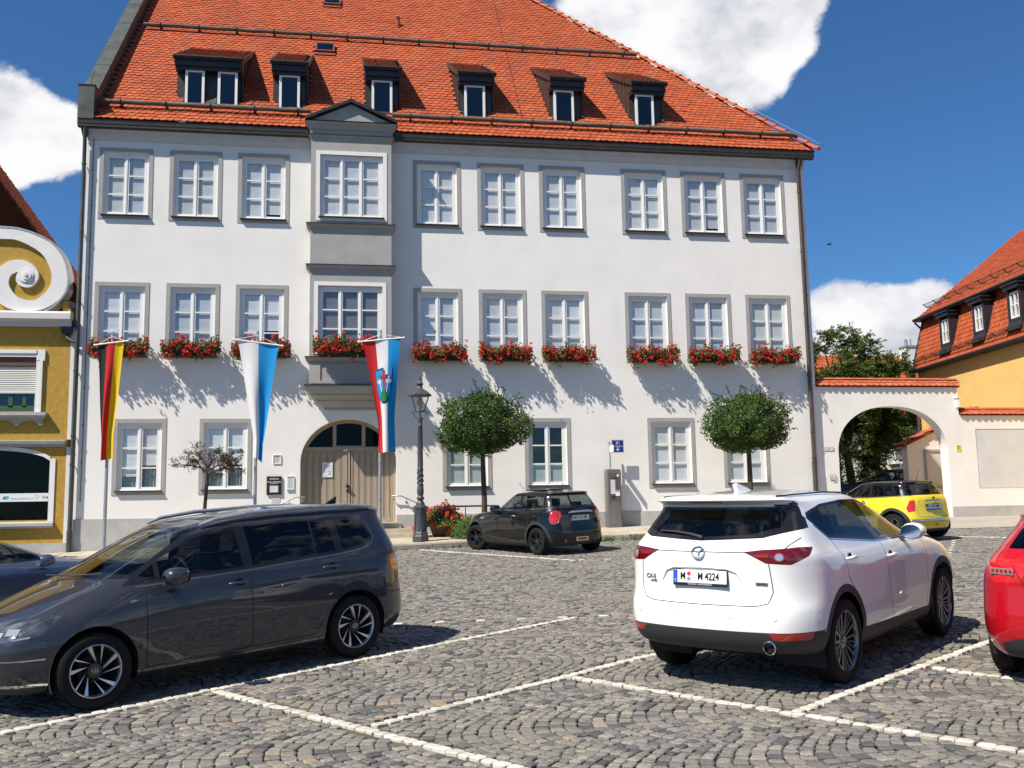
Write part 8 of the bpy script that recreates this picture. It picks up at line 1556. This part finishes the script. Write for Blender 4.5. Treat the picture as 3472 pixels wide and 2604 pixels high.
car_mini('black_hatchback', 'small black three-door hatchback at the kerb between lamp and ticket machine', (.0893, -6.4722), 2.0241, (.004, .004, .0045), MAT['gloss_black'], None, 'mini', [('AIC', -.14), ('LU 299', .09)], steer=.32, dz=-.005)
car_mini('yellow_hatchback', 'small bright yellow hatchback with black roof in front of the gateway', (8.4488, -7.1456), 1.9368, (.78, .60, .035), MAT['gloss_black'], None, 'plain', [('A', -.17), ('SD 1080', .06)], old=True, plate_z=.775, dz=.03)
# ---------------------------------------------------------------- cars at the edges of the picture
def car_plain(name, label, o, yaw, bm_, R_, WB, dlo, pil, rw, lamps, tyre=(.31, .2, .215), gl='car_glass', my=.9, mz=.98, mx=1.75, extras=None, style='plain'):
    root = car_root(name, label, o, yaw); b = CarBody(R_, (9, 13), 6, 4)
    for x in (0, WB): b.both(arch(x, .33, tyre[0] + .055, .05), 'x', delete=True)
    b.both(dlo, 'window_trim', zmin=.85, ny=.15)
    for p in panes(dlo, pil, .024): b.both(p, 'side_window', zmin=.85, ny=.15)
    if rw: b.cut(rw[0], REAR, lambda c, n: c.x < rw[1] and n.x < -.1 and c.z > rw[2], b.pid('rear_window'))
    ws = [r for r in R_[9:13]]; b.cut([(-.66, ws[0][1] + .03), (.66, ws[0][1] + .03), (.55, ws[3][1]), (-.55, ws[3][1])], REAR, lambda c, n: c.x > ws[3][0] - .2 and n.x > .2 and c.z > ws[0][1] + .01, b.pid('windscreen'))
    for sg in (1, -1):
        if lamps: hullcut(b, 'tail_light', lamps, sg, lambda c, n, sg=sg: c.x < -.25 and c.y * sg > .35)
    if extras: extras(b)
    b.finish(root, {'window_trim': MAT['gloss_black'], 'side_window': MAT[gl], 'windscreen': MAT['car_glass'], 'rear_window': MAT['car_glass_dark'], 'tail_light': MAT['taillight'], 'panel_gap': MAT['gap'], 'bumper_insert': MAT['plastic'], 'sill_trim': MAT['plastic']}, bm_)
    for x in (0, WB): liners(root, x, tyre[0] + .06, .82)
    for sg in (1, -1):
        wheel(root, 0, sg * .77, *tyre, style); wheel(root, WB, sg * .77, *tyre, style); mirror(root, mx, sg * my, mz, bm_, sg); handle(root, 1.1, b.side(1.1, .85, sg)[0].y, .85, sg, bm_)
    seats(root, [(1.0, 1.2), (.2, 1.15)], .34, .34); dash(root, 1.5, .95, .6, 0); global RB; RB = b.bvh; return root
HB = [(3.3, .17, .35, .70, .18, .76, -.58, .22, .28, .70), (3.45, .21, .5, .79, .22, .845, -.72, .27, .34, .78), (3.53, .36, .55, .84, .38, .88, -.79, .42, .38, .84), (3.55, .5, .55, .85, .52, .89, -.805, .56, .4, .855), (3.53, .62, .55, .845, .66, .892, -.79, .70, .4, .855), (3.45, .72, .55, .835, .78, .89, -.775, .84, .4, .85), (3.3, .80, .52, .81, .86, .88, -.77, .95, .4, .835), (2.95, .87, .48, .78, .91, .862, -.75, 1.03, .38, .81), (2.5, .94, .42, .75, .945, .845, -.70, 1.09, .34, .775), (2.15, .985, .36, .72, .97, .825, -.65, 1.13, .32, .745), (2.0, 1.03, .36, .7, 1.02, .805, -.6, 1.165, .3, .72), (1.55, 1.22, .32, .65, 1.2, .735, -.42, 1.27, .28, .65), (1.12, 1.36, .26, .6, 1.33, .665, -.25, 1.36, .25, .6), (.98, 1.395, .24, .57, 1.385, .63, -.34, 1.40, .26, .58), (.82, 1.415, .2, .5, 1.415, .55, -.28, 1.42, .24, .5), (.65, 1.43, .18, .3, 1.438, .32, -.18, 1.432, .2, .3), (.5, 1.435, .15, 0, 1.445, 0, 0, 1.436, .15, 0)]
def red_extra(b):
    b.cut([(-.62, .2), (.62, .2), (.66, .36), (.5, .42), (-.5, .42), (-.66, .36)], REAR, lambda c, n: c.x < -.5, b.pid('bumper_insert')); gp = b.pid('panel_gap')
    for p in ([(-.52, 1.0), (-.42, .82), (-.3, .72), (.3, .72), (.42, .82), (.52, 1.0)],): b.stripe(p, .008, '', REAR, lambda c, n: c.x < -.5, gp)
RED = car_plain('red_hatchback', 'red hatchback cut off by the right picture edge', (1.556, -21.053), .692, paint('red_paint', (.50, .006, .016), .2, .3), HB, 2.7, [(2.0, .985), (.8, 1.02), (-.2, 1.1), (-.3, 1.18), (-.1, 1.28), (.6, 1.36), (1.0, 1.35), (1.4, 1.24)], [(1.0, .95, 1.0, 1.36, .05), (.15, .2, 1.0, 1.36, .04)], ([(-.58, 1.14), (.58, 1.14), (.5, 1.36), (-.5, 1.36)], -.1, 1.12), [(-.76, .44, 1.05), (-.6, .74, 1.07), (-.42, .84, 1.02), (-.5, .86, .92), (-.7, .7, .86), (-.78, .5, .88)], extras=red_extra)
for sg in (1, -1):
    n = Vector((-.75, sg * .66, 0)).normalized(); c = RB.find_nearest(Vector((-.715, sg * .63, .965)))[0]; n = RB.find_nearest(c)[1]; xr = Vector((0, 0, 1)).cross(n).normalized()
    MB().obox(c + n * .004, xr * .11, n * .004, Vector((0, 0, .026))).build('lamp_bar', MAT['clear_lens'], RED)
    for i in range(5): MB().obox(c + n * .007 + xr * (-.085 + .0425 * i), xr * .014, n * .002, Vector((0, 0, .014))).build('lamp_segment', MAT['reflector'], RED)
lettering('badge', 'A 180', .05, MAT['chrome'], RED, frame(RB.ray_cast(Vector((-4, .36, .97)), Vector((1, 0, 0)))[0] - Vector((.004, 0, 0)), (0, -1, 0), (0, 0, 1)), bold=.002)
CP = [tuple(v if i not in (1, 4, 7) else v * .985 for i, v in enumerate(r)) for r in HB]
car_plain('blue_grey_coupe', 'blue-grey low car half hidden behind the dark grey people carrier', (-10.85, -14.52), .632, paint('blue_grey_metallic', (.10, .13, .20), .6, .3), CP, 2.7, [(2.05, .965), (.8, .98), (-.2, 1.06), (-.3, 1.15), (-.1, 1.25), (.6, 1.34), (1.0, 1.33), (1.4, 1.22)], [(1.55, 1.3, .97, 1.3, .02), (.7, .65, .97, 1.34, .05)], ([(-.58, 1.12), (.58, 1.12), (.5, 1.34), (-.5, 1.34)], -.1, 1.1), None)
DC_ = [tuple(v if i not in (1, 4, 7) else v * 1.06 for i, v in enumerate(r)) for r in HB]
def cz_(x, y): return gz(x, y) + .1 + max(0, min(y, 12) - .9) * .04
car_plain('dark_courtyard_car', 'dark car parked in the courtyard beyond the gateway, only its roof and windows showing', (18.0, 8.4, cz_(18, 8.4)), 3.02, paint('black_paint', (.012, .013, .016), .2, .3), DC_, 2.6, [(2.0, 1.03), (.8, 1.07), (-.2, 1.15), (-.32, 1.24), (-.1, 1.35), (.6, 1.43), (1.0, 1.42), (1.4, 1.3)], [(1.0, .95, 1.0, 1.4, .05), (.15, .2, 1.0, 1.4, .04)], ([(-.58, 1.2), (.58, 1.2), (.5, 1.42), (-.5, 1.42)], -.1, 1.18), None, mz=1.05)
